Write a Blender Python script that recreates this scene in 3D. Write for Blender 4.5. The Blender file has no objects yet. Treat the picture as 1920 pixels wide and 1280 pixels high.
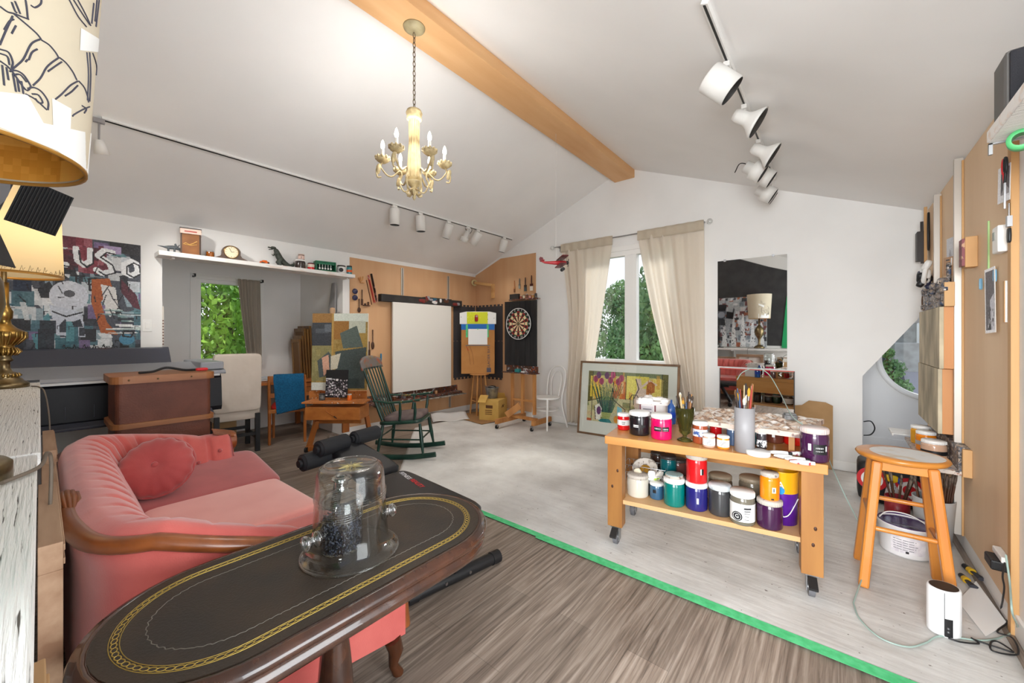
import bpy, math, random
import numpy as np
from mathutils import Vector, Matrix, Euler
random.seed(7); RNG = np.random.default_rng(11)
PI = math.pi; R = math.radians
SC = bpy.context.scene; COL = SC.collection

# ---------------------------------------------------------------- camera, world, lights, exposure
FPX, YAW, HY, CAMH = 735.0, math.atan(610 / 735.0), 628.0, 1.4
cam_data = bpy.data.cameras.new('camera'); cam = bpy.data.objects.new('camera', cam_data); COL.objects.link(cam)
cam.location = (0, 0, CAMH); cam.rotation_euler = (PI / 2, 0, YAW)
cam_data.sensor_width = 36; cam_data.lens = FPX / 1920 * 36; cam_data.shift_y = -(640 - HY) / 1920
cam_data.clip_start = 0.02; SC.camera = cam
SC.view_settings.view_transform = 'Standard'; SC.view_settings.look = 'None'
SC.cycles.transparent_max_bounces = 32; SC.cycles.max_bounces = 14; SC.cycles.diffuse_bounces = 6
SC.view_settings.gamma = 1; SC.view_settings.use_curve_mapping = False
SC.view_settings.exposure = 0.6
world = bpy.data.worlds.new('sky'); SC.world = world; world.use_nodes = True
wn = world.node_tree.nodes; wl = world.node_tree.links
tc = wn.new('ShaderNodeTexCoord'); sx = wn.new('ShaderNodeSeparateXYZ'); cr = wn.new('ShaderNodeValToRGB')
wl.new(tc.outputs['Generated'], sx.inputs[0]); wl.new(sx.outputs['Z'], cr.inputs[0])
cr.color_ramp.elements[0].position = 0.0; cr.color_ramp.elements[0].color = (0.95, 0.97, 1.0, 1)
cr.color_ramp.elements[1].position = 0.6; cr.color_ramp.elements[1].color = (0.62, 0.72, 0.95, 1)
wl.new(cr.outputs[0], wn['Background'].inputs[0]); wn['Background'].inputs[1].default_value = 0.95

def light(kind, name, loc, rot, energy, color=(1, 1, 1), **k):
    d = bpy.data.lights.new(name, kind); d.energy = energy; d.color = color
    for a, b in k.items(): setattr(d, a, b)
    o = bpy.data.objects.new(name, d); COL.objects.link(o); o.location = loc; o.rotation_euler = rot
    return o
light('SUN', 'sun', (0, 12, 9), (R(-50), 0, R(-14)), 2.6, (1, .95, .87), angle=R(20))
# added fill lamps in place of daylight, at unseen openings near the camera
light('AREA', 'fill_area_side', (1.3, .78, 1.35), (R(90), 0, R(90)), 52, (.93, .975, 1), shape='RECTANGLE', size=1.3, size_y=2.1)
light('AREA', 'fill_area_rear', (0.1, -2.7, 1.75), (R(92), 0, R(6)), 370, (.95, .98, 1), shape='RECTANGLE', size=2.4, size_y=2.0)

# ---------------------------------------------------------------- pixel helpers (frame 1920 x 1280)
_S, _C = math.sin(YAW), math.cos(YAW)
def ray(px, py):
    r = (px - 960) / FPX
    return Vector((-_S + r * _C, _C + r * _S, (HY - py) / FPX))
CO = Vector((0, 0, CAMH))
def PZ(px, py, z=0.0):
    d = ray(px, py); return CO + d * ((z - CAMH) / d.z)
def PY(px, py, y): d = ray(px, py); return CO + d * (y / d.y)
def PX(px, py, x): d = ray(px, py); return CO + d * (x / d.x)
def PP(px, py, p, n):
    d = ray(px, py); p = Vector(p); n = Vector(n); return CO + d * ((p - CO).dot(n) / d.dot(n))
def dep(p): return -p[0] * _S + p[1] * _C
def rad(px, w, t):                       # radius of an upright round thing w pixels wide at depth t
    return w * t / FPX / 2 / math.sqrt(1 + ((px - 960) / FPX) ** 2)

# ---------------------------------------------------------------- materials
MATS = {}
def lin(c): return tuple((x / 12.92 if x <= .04045 else ((x + .055) / 1.055) ** 2.4) for x in (v / 255 for v in c))
def base_mat(name):
    m = bpy.data.materials.new(name); m.use_nodes = True; MATS[name] = m
    return m, m.node_tree.nodes, m.node_tree.links, m.node_tree.nodes['Principled BSDF']
def mat(name, col, rough=.5, metal=0, col2=None, sc=6, st=(1, 1, 1), amt=(.35, .65), bump=0, bsc=None, trans=0, emit=0, coat=0, sheen=0, detail=4, ior=1.45, alpha=1, sss=0):
    """col/col2 as sRGB 0-255; noise of scale sc (stretched by st) blends the two"""
    if name in MATS: return MATS[name]
    m, n, l, b = base_mat(name); c = lin(col)
    b.inputs['Base Color'].default_value = (*c, 1); b.inputs['Roughness'].default_value = rough
    b.inputs['Metallic'].default_value = metal; b.inputs['IOR'].default_value = ior
    b.inputs['Transmission Weight'].default_value = trans; b.inputs['Coat Weight'].default_value = coat
    b.inputs['Sheen Weight'].default_value = sheen; b.inputs['Alpha'].default_value = alpha
    if emit: b.inputs['Emission Color'].default_value = (*c, 1); b.inputs['Emission Strength'].default_value = emit
    if col2 or bump:
        t = n.new('ShaderNodeTexCoord'); mp = n.new('ShaderNodeMapping'); mp.inputs['Scale'].default_value = st
        nz = n.new('ShaderNodeTexNoise'); nz.inputs['Scale'].default_value = sc; nz.inputs['Detail'].default_value = detail
        l.new(t.outputs['Object'], mp.inputs[0]); l.new(mp.outputs[0], nz.inputs[0])
        if col2:
            rp = n.new('ShaderNodeValToRGB'); rp.color_ramp.elements[0].position = amt[0]; rp.color_ramp.elements[1].position = amt[1]
            rp.color_ramp.elements[0].color = (*c, 1); rp.color_ramp.elements[1].color = (*lin(col2), 1)
            l.new(nz.outputs[0], rp.inputs[0]); l.new(rp.outputs[0], b.inputs['Base Color'])
        if bump:
            bp = n.new('ShaderNodeBump'); bp.inputs['Strength'].default_value = bump; bp.inputs['Distance'].default_value = .01
            src = nz
            if bsc:
                src = n.new('ShaderNodeTexNoise'); src.inputs['Scale'].default_value = bsc; l.new(mp.outputs[0], src.inputs[0])
            l.new(src.outputs[0], bp.inputs['Height']); l.new(bp.outputs[0], b.inputs['Normal'])
    return m
def wood(name, a, b, rough=.5, axis=0, sc=9, coat=0, k=9):
    st = [1.0] * 3; st = [k if i != axis else 1 for i in range(3)]
    return mat(name, a, rough, col2=b, sc=sc / 6, st=st, amt=(.3, .7), bump=.05, coat=coat, detail=6)
def splat(name, base, cols, sc=14, dens=.5, rough=.6, metal=0):
    """a surface spattered with dried paint of several colours"""
    if name in MATS: return MATS[name]
    m, n, l, b = base_mat(name); b.inputs['Roughness'].default_value = rough; b.inputs['Metallic'].default_value = metal
    t = n.new('ShaderNodeTexCoord'); prev = None
    nz0 = n.new('ShaderNodeTexNoise'); nz0.inputs['Scale'].default_value = sc * .5; l.new(t.outputs['Object'], nz0.inputs[0])
    for i, c in enumerate(cols):
        nz = n.new('ShaderNodeTexNoise'); nz.inputs['Scale'].default_value = sc * (1 + .35 * i); nz.inputs['Detail'].default_value = 5
        mp = n.new('ShaderNodeMapping'); mp.inputs['Location'].default_value = (3.1 * i + 1, 1.7 * i, 2.3 * i)
        l.new(t.outputs['Object'], mp.inputs[0]); l.new(mp.outputs[0], nz.inputs[0])
        rp = n.new('ShaderNodeValToRGB'); th = .5 + (1 - dens) * .2
        rp.color_ramp.elements[0].position = th; rp.color_ramp.elements[1].position = th + .03
        l.new(nz.outputs[0], rp.inputs[0])
        mx = n.new('ShaderNodeMix'); mx.data_type = 'RGBA'
        l.new(rp.outputs[0], mx.inputs[0])
        if prev is None: mx.inputs[6].default_value = (*lin(base), 1)
        else: l.new(prev, mx.inputs[6])
        mx.inputs[7].default_value = (*lin(c), 1); prev = mx.outputs[2]
    l.new(prev, b.inputs['Base Color'])
    bp = n.new('ShaderNodeBump'); bp.inputs['Strength'].default_value = .4; bp.inputs['Distance'].default_value = .004
    l.new(nz0.outputs[0], bp.inputs['Height']); l.new(bp.outputs[0], b.inputs['Normal'])
    return m
def glass_mat(name, col=(255, 255, 255), rough=0.0, ior=1.45):
    return mat(name, col, rough, trans=1, ior=ior)
def pane_mat(name):
    if name in MATS: return MATS[name]
    m, n, l, b = base_mat(name); n.remove(b)
    tr = n.new('ShaderNodeBsdfTransparent'); gl = n.new('ShaderNodeBsdfGlossy'); gl.inputs['Roughness'].default_value = .02
    tr.inputs[0].default_value = (.97, .985, .98, 1)
    mx = n.new('ShaderNodeMixShader'); mx.inputs[0].default_value = .06
    l.new(tr.outputs[0], mx.inputs[1]); l.new(gl.outputs[0], mx.inputs[2]); l.new(mx.outputs[0], n['Material Output'].inputs[0])
    return m
def cloth_mat(name, col, tl=.5, col2=None):
    """thin woven cloth: diffuse plus light passing through"""
    if name in MATS: return MATS[name]
    m, n, l, b = base_mat(name); b.inputs['Base Color'].default_value = (*lin(col), 1); b.inputs['Roughness'].default_value = .9
    tr = n.new('ShaderNodeBsdfTranslucent'); tr.inputs[0].default_value = (*lin(col2 or col), 1)
    mx = n.new('ShaderNodeMixShader'); mx.inputs[0].default_value = tl
    l.new(b.outputs[0], mx.inputs[1]); l.new(tr.outputs[0], mx.inputs[2]); l.new(mx.outputs[0], n['Material Output'].inputs[0])
    return m
def art_mat():
    if 'painted_surface' in MATS: return MATS['painted_surface']
    m, n, l, b = base_mat('painted_surface'); b.inputs['Roughness'].default_value = .55
    a = n.new('ShaderNodeAttribute'); a.attribute_name = 'Col'; l.new(a.outputs['Color'], b.inputs['Base Color'])
    return m

# ---------------------------------------------------------------- mesh builder
def frame_z(d):
    d = Vector(d).normalized(); up = Vector((0, 0, 1)) if abs(d.z) < .95 else Vector((1, 0, 0))
    x = up.cross(d).normalized(); y = d.cross(x)
    return Matrix((x, y, d)).transposed()
def rotm(rx=0, ry=0, rz=0): return Euler((R(rx), R(ry), R(rz))).to_matrix()
class MB:
    def __init__(s): s.v = []; s.f = []; s.m = []; s.s = []
    def add(s, vs, fs, m=0, smooth=False):
        o = len(s.v); s.v += [tuple(v) for v in vs]
        for f in fs: s.f.append(tuple(i + o for i in f)); s.m.append(m); s.s.append(smooth)
        return s
    def box(s, c, d, m=0, rot=None):
        c = Vector(c); h = Vector(d) / 2; q = rot or Matrix.Identity(3)
        vs = [c + q @ Vector((x * h.x, y * h.y, z * h.z)) for z in (-1, 1) for y in (-1, 1) for x in (-1, 1)]
        return s.add(vs, [(0, 2, 3, 1), (4, 5, 7, 6), (0, 1, 5, 4), (2, 6, 7, 3), (0, 4, 6, 2), (1, 3, 7, 5)], m)
    def bx(s, x0, x1, y0, y1, z0, z1, m=0): return s.box(((x0 + x1) / 2, (y0 + y1) / 2, (z0 + z1) / 2), (abs(x1 - x0), abs(y1 - y0), abs(z1 - z0)), m)
    def beam(s, p0, p1, w, h, m=0, roll=0):
        """square bar from p0 to p1"""
        p0 = Vector(p0); p1 = Vector(p1); q = frame_z(p1 - p0) @ rotm(0, 0, roll)
        return s.box((p0 + p1) / 2, (w, h, (p1 - p0).length), m, q)
    def tube(s, pts, r, n=10, closed=False, m=0, caps=True, flat=1.0):
        pts = [Vector(p) for p in pts]; k = len(pts); rs = r if isinstance(r, (list, tuple)) else [r] * k
        vs = []; x = None
        for i, p in enumerate(pts):
            a = pts[(i - 1) % k] if (closed or i) else pts[0]; b = pts[(i + 1) % k] if (closed or i < k - 1) else pts[-1]
            d = b - a; d = d.normalized() if d.length > 1e-9 else Vector((0, 0, 1))
            if x is None: q = frame_z(d); x = q @ Vector((1, 0, 0))
            x = x - d * x.dot(d); x = x.normalized() if x.length > 1e-6 else frame_z(d) @ Vector((1, 0, 0)); y = d.cross(x)
            for j in range(n):
                t = 2 * PI * j / n; vs.append(p + x * (math.cos(t) * rs[i]) + y * (math.sin(t) * rs[i] * flat))
        fs = []
        for i in range(k if closed else k - 1):
            i2 = (i + 1) % k
            for j in range(n): j2 = (j + 1) % n; fs.append((i * n + j, i * n + j2, i2 * n + j2, i2 * n + j))
        s.add(vs, fs, m, True)
        if caps and not closed:
            s.add(vs[:n], [tuple(range(n - 1, -1, -1))], m); s.add(vs[-n:], [tuple(range(n))], m)
        return s
    def cyl(s, p0, p1, r0, r1=None, n=16, m=0): return s.tube([p0, p1], [r0, r0 if r1 is None else r1], n, m=m)
    def lathe(s, prof, n=24, c=(0, 0, 0), d=(0, 0, 1), m=0, smooth=True, caps=True, sx=1, sy=1):
        c = Vector(c); q = frame_z(d) if tuple(d) != (0, 0, 1) else Matrix.Identity(3); vs = []
        for r, z in prof:
            for j in range(n):
                t = 2 * PI * j / n; vs.append(c + q @ Vector((r * sx * math.cos(t), r * sy * math.sin(t), z)))
        fs = []
        for i in range(len(prof) - 1):
            for j in range(n): j2 = (j + 1) % n; fs.append((i * n + j, i * n + j2, (i + 1) * n + j2, (i + 1) * n + j))
        s.add(vs, fs, m, smooth)
        if caps:
            if prof[0][0] > 1e-5: s.add(vs[:n], [tuple(range(n - 1, -1, -1))], m)
            if prof[-1][0] > 1e-5: s.add(vs[-n:], [tuple(range(n))], m)
        return s
    def ball(s, c, r, n=14, m=0):
        rx, ry, rz = r if isinstance(r, (list, tuple)) else (r, r, r); c = Vector(c); k = max(6, n // 2); vs = []; fs = []
        for i in range(k + 1):
            a = PI * i / k
            for j in range(n):
                t = 2 * PI * j / n; vs.append(c + Vector((rx * math.sin(a) * math.cos(t), ry * math.sin(a) * math.sin(t), -rz * math.cos(a))))
        for i in range(k):
            for j in range(n): j2 = (j + 1) % n; fs.append((i * n + j, i * n + j2, (i + 1) * n + j2, (i + 1) * n + j))
        return s.add(vs, fs, m, True)
    def prism(s, poly, t0, t1, m=0, q=None, c=(0, 0, 0), smooth=False):
        """poly (u,v) extruded t0..t1 along local z; q maps local to world"""
        q = q or Matrix.Identity(3); c = Vector(c); n = len(poly)
        vs = [c + q @ Vector((u, v, t)) for t in (t0, t1) for u, v in poly]
        s.add(vs, [tuple(range(n - 1, -1, -1)), tuple(range(n, 2 * n))], m)
        return s.add(vs, [(i, (i + 1) % n, n + (i + 1) % n, n + i) for i in range(n)], m, smooth)
    def grid(s, nu, nv, fn, m=0, smooth=True, thick=None):
        vs = [Vector(fn(i / (nu - 1), j / (nv - 1))) for j in range(nv) for i in range(nu)]
        s.add(vs, [(j * nu + i, j * nu + i + 1, (j + 1) * nu + i + 1, (j + 1) * nu + i) for j in range(nv - 1) for i in range(nu - 1)], m, smooth)
        return s
    def pillow(s, c, d, m=0, rot=None, e=.35, n=18, puff=0):
        """box cushion with rounded edges (superellipsoid) and domed faces"""
        c = Vector(c); q = rot or Matrix.Identity(3); h = Vector(d) / 2; vs = []; fs = []
        f = lambda a, p: math.copysign(abs(a) ** p, a)
        k = n // 2 + 2
        for i in range(k + 1):
            a = -PI / 2 + PI * i / k
            for j in range(2 * n):
                t = PI * j / n; ca = f(math.cos(a), e)
                x, y, z = ca * f(math.cos(t), e), ca * f(math.sin(t), e), f(math.sin(a), e if not puff else e)
                if puff: z *= 1 + puff * (1 - x * x) * (1 - y * y)
                vs.append(c + q @ Vector((x * h.x, y * h.y, z * h.z)))
        w = 2 * n
        for i in range(k):
            for j in range(w): j2 = (j + 1) % w; fs.append((i * w + j, i * w + j2, (i + 1) * w + j2, (i + 1) * w + j))
        return s.add(vs, fs, m, True)
    def build(s, name, mats, parent=None, loc=(0, 0, 0), rz=0, bev=0, sub=0, solid=0, rot=None, seg=2):
        me = bpy.data.meshes.new(name); me.from_pydata(s.v, [], s.f)
        for x in (mats if isinstance(mats, (list, tuple)) else [mats]): me.materials.append(x)
        me.polygons.foreach_set('material_index', s.m); me.polygons.foreach_set('use_smooth', s.s); me.update()
        o = bpy.data.objects.new(name, me); COL.objects.link(o); o.location = loc
        o.rotation_euler = rot if rot else (0, 0, rz)
        if parent: o.parent = parent
        if solid: d = o.modifiers.new('s', 'SOLIDIFY'); d.thickness = solid; d.offset = 0
        if bev: d = o.modifiers.new('b', 'BEVEL'); d.width = bev; d.segments = seg; d.limit_method = 'ANGLE'; d.angle_limit = R(40)
        if sub: d = o.modifiers.new('u', 'SUBSURF'); d.levels = sub; d.render_levels = sub
        return o
def tag(o, label, cat, group=None, kind=None):
    o['label'] = label; o['category'] = cat
    if group: o['group'] = group
    if kind: o['kind'] = kind
    return o
def struct(o, label=None, cat=None):
    o['kind'] = 'structure'
    if label: o['label'] = label
    if cat: o['category'] = cat
    return o
def thing(name, label, cat, loc=(0, 0, 0), rz=0, group=None, rot=None):
    o = bpy.data.objects.new(name, None); COL.objects.link(o); o.location = loc; o.rotation_euler = rot if rot else (0, 0, rz)
    o.empty_display_size = .05
    return tag(o, label, cat, group)
def dup(root, loc, rz=None, label=None, rot=None, scale=None):
    r = root.copy(); COL.objects.link(r); r.location = loc
    if rz is not None: r.rotation_euler = (0, 0, rz)
    if rot is not None: r.rotation_euler = rot
    if scale: r.scale = scale if isinstance(scale, (tuple, list)) else (scale,) * 3
    if label: r['label'] = label
    for ch in list(root.children):
        c = ch.copy(); COL.objects.link(c); c.parent = r
        for g in list(ch.children):
            d = g.copy(); COL.objects.link(d); d.parent = c
    return r
def bez(pts, n=8):
    """Catmull-Rom through points"""
    P = [Vector(p) for p in pts]; P = [P[0] * 2 - P[1]] + P + [P[-1] * 2 - P[-2]]; out = []
    for i in range(1, len(P) - 2):
        a, b, c, d = P[i - 1:i + 3]
        for k in range(n):
            t = k / n; out.append(.5 * (2 * b + (c - a) * t + (2 * a - 5 * b + 4 * c - d) * t * t + (3 * b - a - 3 * c + d) * t ** 3))
    return out + [P[-2]]
def text(s, size, loc, rotmat, m, parent=None, name='lettering', depth=.0006, align='CENTER', sx=1):
    cu = bpy.data.curves.new(name, 'FONT'); cu.body = s; cu.size = size; cu.align_x = align; cu.align_y = 'CENTER'; cu.extrude = depth; cu.resolution_u = 2
    t = bpy.data.objects.new(name, cu); COL.objects.link(t); dg = bpy.context.evaluated_depsgraph_get()
    me = bpy.data.meshes.new_from_object(t.evaluated_get(dg)); bpy.data.objects.remove(t); me.materials.clear(); me.materials.append(m)
    o = bpy.data.objects.new(name, me); COL.objects.link(o); o.matrix_local = Matrix.Translation(loc) @ rotmat.to_4x4() @ Matrix.Diagonal((sx, 1, 1, 1))
    if parent: o.parent = parent
    return o
# plane frames: local x to the right, y up, z out of the surface towards the viewer
Q_XY_UP = Matrix.Identity(3)
def facing(dx, dy):
    z = Vector((dx, dy, 0)).normalized(); y = Vector((0, 0, 1)); x = y.cross(z)
    return Matrix((x, y, z)).transposed()
Q_LEFT, Q_BACK, Q_RIGHT, Q_FRONT = facing(1, 0), facing(0, -1), facing(-1, 0), facing(0, 1)

# ---------------------------------------------------------------- painted pictures (colour attribute on a fine grid)
class Img:
    def __init__(s, nx, ny, bg):
        s.nx, s.ny = nx, ny; s.a = np.empty((ny, nx, 3)); s.a[:] = bg
        s.X, s.Y = np.meshgrid((np.arange(nx) + .5) / nx, (np.arange(ny) + .5) / ny)
    def put(s, k, c, al=1.0): s.a[k] = s.a[k] * (1 - al) + np.array(c) * al
    def rect(s, x0, y0, x1, y1, c, al=1): s.put((s.X >= x0) & (s.X < x1) & (s.Y >= y0) & (s.Y < y1), c, al)
    def ell(s, cx, cy, rx, ry, c, al=1): s.put(((s.X - cx) / rx) ** 2 + ((s.Y - cy) / ry) ** 2 < 1, c, al)
    def poly(s, pts, c, al=1):
        k = np.zeros_like(s.X, bool); n = len(pts)
        for i in range(n):
            (x0, y0), (x1, y1) = pts[i], pts[(i + 1) % n]
            if y0 == y1: continue
            k ^= ((s.Y >= min(y0, y1)) & (s.Y < max(y0, y1)) & (s.X < x0 + (s.Y - y0) * (x1 - x0) / (y1 - y0)))
        s.put(k, c, al)
    def line(s, pts, w, c, al=1, asp=1.0):
        for (x0, y0), (x1, y1) in zip(pts, pts[1:]):
            dx, dy = x1 - x0, (y1 - y0) * asp; L = dx * dx + dy * dy + 1e-12
            t = np.clip(((s.X - x0) * dx + (s.Y - y0) * asp * dy) / L, 0, 1)
            s.put((s.X - x0 - t * dx) ** 2 + ((s.Y - y0) * asp - t * dy) ** 2 < w * w, c, al)
    def noise(s, amp, sc=1):
        g = RNG.normal(0, 1, (max(2, s.ny // sc), max(2, s.nx // sc), 1)); g = np.repeat(np.repeat(g, sc + 1, 0), sc + 1, 1)[:s.ny, :s.nx]
        s.a = np.clip(s.a + g * amp, 0, 255)
    def dabs(s, n, box, w, h, cols, al=.9):
        for _ in range(n):
            x = random.uniform(box[0], box[2]); y = random.uniform(box[1], box[3]); a = random.uniform(.3, 1) * w / 2; b = random.uniform(.3, 1) * h / 2
            if random.random() < .5: s.rect(x - a, y - b, x + a, y + b, random.choice(cols), al)
            else: s.poly([(x - a, y - b * random.random()), (x + a * random.random(), y - b), (x + a, y + b), (x - a * random.random(), y + b)], random.choice(cols), al)
def art(name, im, W, Hh, parent, q, c, depth=.02, side=(235, 232, 225)):
    """picture panel: im painted on the front face (centre c, frame q), thickness depth behind it"""
    nx, ny = im.nx, im.ny; c = Vector(c); vs = []
    for j in range(ny + 1):
        for i in range(nx + 1): vs.append(c + q @ Vector(((i / nx - .5) * W, (.5 - j / ny) * Hh, 0)))
    fs = [(j * (nx + 1) + i, (j + 1) * (nx + 1) + i, (j + 1) * (nx + 1) + i + 1, j * (nx + 1) + i + 1) for j in range(ny) for i in range(nx)]
    b = MB(); b.add(vs, fs, 0); nf = len(fs)
    if depth: b.box(c + q @ Vector((0, 0, -depth / 2 - .0006)), (W, Hh, depth), 1, q)
    o = b.build(name, [art_mat(), mat('canvas_side_%d_%d_%d' % side, side, .8)], parent)
    at = o.data.color_attributes.new('Col', 'BYTE_COLOR', 'CORNER'); nl = len(o.data.loops)
    col = np.ones((nl, 4), np.float32); s = im.a.reshape(-1, 3) / 255.0
    L = np.where(s <= .04045, s / 12.92, ((s + .055) / 1.055) ** 2.4)
    col[:nf * 4, :3] = np.repeat(L, 4, 0); at.data.foreach_set('color', col.ravel())
    return o
# ================================================================ THE SETTING
XL, XR, YB, YF, EAVE, PEAK, XP = -5.31, 0.65, 5.31, -0.46, 2.56, 3.77, -2.33
SL = (PEAK - EAVE) / (XP - XL)
def zc(x): return PEAK - SL * abs(x - XP)
white = mat('wall_paint', (233, 232, 230), .85, col2=(228, 227, 225), sc=2)
ceilp = mat('ceiling_paint', (240, 239, 238), .9, col2=(236, 235, 234), sc=1.5)
trimw = mat('trim_white', (236, 235, 232), .45)
ply = wood('plywood', (208, 166, 126), (196, 150, 108), .6, axis=2, sc=3.5, k=7)
plyR = wood('birch_plywood', (230, 202, 168), (219, 187, 150), .6, axis=2, sc=3, k=7)

def floor_mat():
    m, n, l, b = base_mat('vinyl_planks'); b.inputs['Roughness'].default_value = .42
    t = n.new('ShaderNodeTexCoord'); mp = n.new('ShaderNodeMapping'); mp.inputs['Rotation'].default_value = (0, 0, PI / 2)
    br = n.new('ShaderNodeTexBrick'); br.offset = .37; br.inputs['Scale'].default_value = 1
    br.inputs['Brick Width'].default_value = 1.22; br.inputs['Row Height'].default_value = .18; br.inputs['Mortar Size'].default_value = .0015
    br.inputs['Color1'].default_value = (.55, .55, .55, 1); br.inputs['Color2'].default_value = (1.05, 1.05, 1.05, 1); br.inputs['Mortar'].default_value = (.35, .35, .35, 1)
    l.new(t.outputs['Object'], mp.inputs[0]); l.new(mp.outputs[0], br.inputs[0])
    m2 = n.new('ShaderNodeMapping'); m2.inputs['Scale'].default_value = (38, 1.3, 1); l.new(t.outputs['Object'], m2.inputs[0])
    nz = n.new('ShaderNodeTexNoise'); nz.inputs['Scale'].default_value = 1.6; nz.inputs['Detail'].default_value = 8; nz.inputs['Roughness'].default_value = .62
    nz.inputs['Distortion'].default_value = .5; l.new(m2.outputs[0], nz.inputs[0])
    rp = n.new('ShaderNodeValToRGB'); e = rp.color_ramp.elements; e[0].position = .3; e[0].color = (*lin((92, 80, 71)), 1); e[1].position = .7; e[1].color = (*lin((176, 162, 149)), 1)
    k = e.new(.5); k.color = (*lin((140, 125, 112)), 1)
    l.new(nz.outputs[0], rp.inputs[0])
    mx = n.new('ShaderNodeMix'); mx.data_type = 'RGBA'; mx.blend_type = 'MULTIPLY'; mx.inputs[0].default_value = .55
    l.new(rp.outputs[0], mx.inputs[6]); l.new(br.outputs[0], mx.inputs[7]); l.new(mx.outputs[2], b.inputs['Base Color'])
    bp = n.new('ShaderNodeBump'); bp.inputs['Strength'].default_value = .12; bp.inputs['Distance'].default_value = .002
    l.new(nz.outputs[0], bp.inputs['Height']); l.new(bp.outputs[0], b.inputs['Normal'])
    return m
b = MB(); b.bx(-6.8, 2.4, -3.6, 6.8, -.1, 0)
struct(b.build('floor', floor_mat()), 'grey-brown wood-look plank floor', 'floor')

# left wall with the opening of the desk recess
b = MB(); b.bx(XL - .1, XL, YF - .1, .80, 0, EAVE); b.bx(XL - .1, XL, .80, 2.70, 2.24, EAVE); b.bx(XL - .1, XL, 2.70, YB + .1, 0, EAVE)
struct(b.build('wall_left', white))
RX = -6.7
b = MB(); wy0, wy1, wz0, wz1 = 1.36, 2.10, 1.02, 2.17
b.bx(RX - .12, RX, .8, wy0, 0, 2.55); b.bx(RX - .12, RX, wy1, 2.7, 0, 2.55); b.bx(RX - .12, RX, wy0, wy1, 0, wz0); b.bx(RX - .12, RX, wy0, wy1, wz1, 2.55)
b.bx(RX - .12, XL - .1, .70, .80, 0, 2.55); b.bx(RX - .12, XL - .1, 2.70, 2.80, 0, 2.55); b.bx(RX - .12, XL - .1, .70, 2.80, 2.5, 2.6)
struct(b.build('wall_recess', white))
def window(name, q, c, W, Hh, depth, bars, fr=.05):
    """frame with mullions and one pane per light; bars = list of (x0,x1) lights"""
    o = bpy.data.objects.new(name, None); COL.objects.link(o); struct(o)
    f = MB(); c = Vector(c)
    def bb(x0, x1, y0, y1, z0, z1): f.box(c + q @ Vector(((x0 + x1) / 2, (y0 + y1) / 2, (z0 + z1) / 2)), (x1 - x0, y1 - y0, z1 - z0), 0, q)
    w, h = W / 2, Hh / 2
    bb(-w, w, h - fr, h, -depth, 0); bb(-w, w, -h, -h + fr, -depth, 0); bb(-w, -w + fr, -h + fr, h - fr, -depth, 0); bb(w - fr, w, -h + fr, h - fr, -depth, 0)
    for (a0, a1), (b0, b1) in zip(bars, bars[1:]): bb(a1, b0, -h + fr, h - fr, -depth, .004)
    cs = .07
    bb(-w - cs, w + cs, h, h + cs, 0, .018); bb(-w - cs, w + cs, -h - cs, -h, 0, .024); bb(-w - cs, -w, -h, h, 0, .018); bb(w, w + cs, -h, h, 0, .018)
    f.build('window_frame', trimw, o, bev=.004)
    for a0, a1 in bars:
        g = MB(); g.box(c + q @ Vector(((a0 + a1) / 2, 0, -depth * .6)), (a1 - a0, Hh - 2 * fr, .006), 0, q); g.build('glass_pane', pane_mat('window_glass'), o)
    return o
window('window_1', Q_LEFT, (RX, (wy0 + wy1) / 2, (wz0 + wz1) / 2), wy1 - wy0, wz1 - wz0, .1, [(-.32, .32)], .05)
# back wall, gabled, with the big window and the low opening of the round-window nook
W2 = (-2.95, -1.56, .98, 2.60)
NX = .195
def wallpoly(name, y0, y1, poly, m):
    b = MB(); b.prism(poly, 0, y1 - y0, 0, Matrix(((1, 0, 0), (0, 0, 1), (0, 1, 0))), (0, y0, 0)); return b
b = MB(); QY = Matrix(((1, 0, 0), (0, 0, 1), (0, 1, 0)))
for poly in ([(XL - .1, 0), (W2[0], 0), (W2[0], zc(W2[0])), (XL - .1, zc(XL - .1))], [(W2[0], 0), (W2[1], 0), (W2[1], W2[2]), (W2[0], W2[2])],
             [(W2[0], W2[3]), (W2[1], W2[3]), (W2[1], zc(W2[1])), (XP, PEAK), (W2[0], zc(W2[0]))],
             [(W2[1], 0), (NX, 0), (NX, .985), (XR + .1, 1.79), (XR + .1, zc(XR + .1)), (W2[1], zc(W2[1]))]):
    b.prism(poly, 0, .12, 0, QY, (0, YB, 0))
struct(b.build('wall_back', white))
window('window_2', Q_BACK, ((W2[0] + W2[1]) / 2, YB, (W2[2] + W2[3]) / 2), W2[1] - W2[0], W2[3] - W2[2], .1, [(-.61, -.07), (.10, .61)], .07)
b = MB(); b.box((-2.245, YB - .012, 1.30), (.014, .02, .10)); b.cyl((-2.245, YB - .02, 1.34), (-2.245, YB - .03, 1.42), .007)
tag(b.build('window_latch', trimw), 'small white window latch lever on the mullion of the back window', 'latch')
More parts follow.
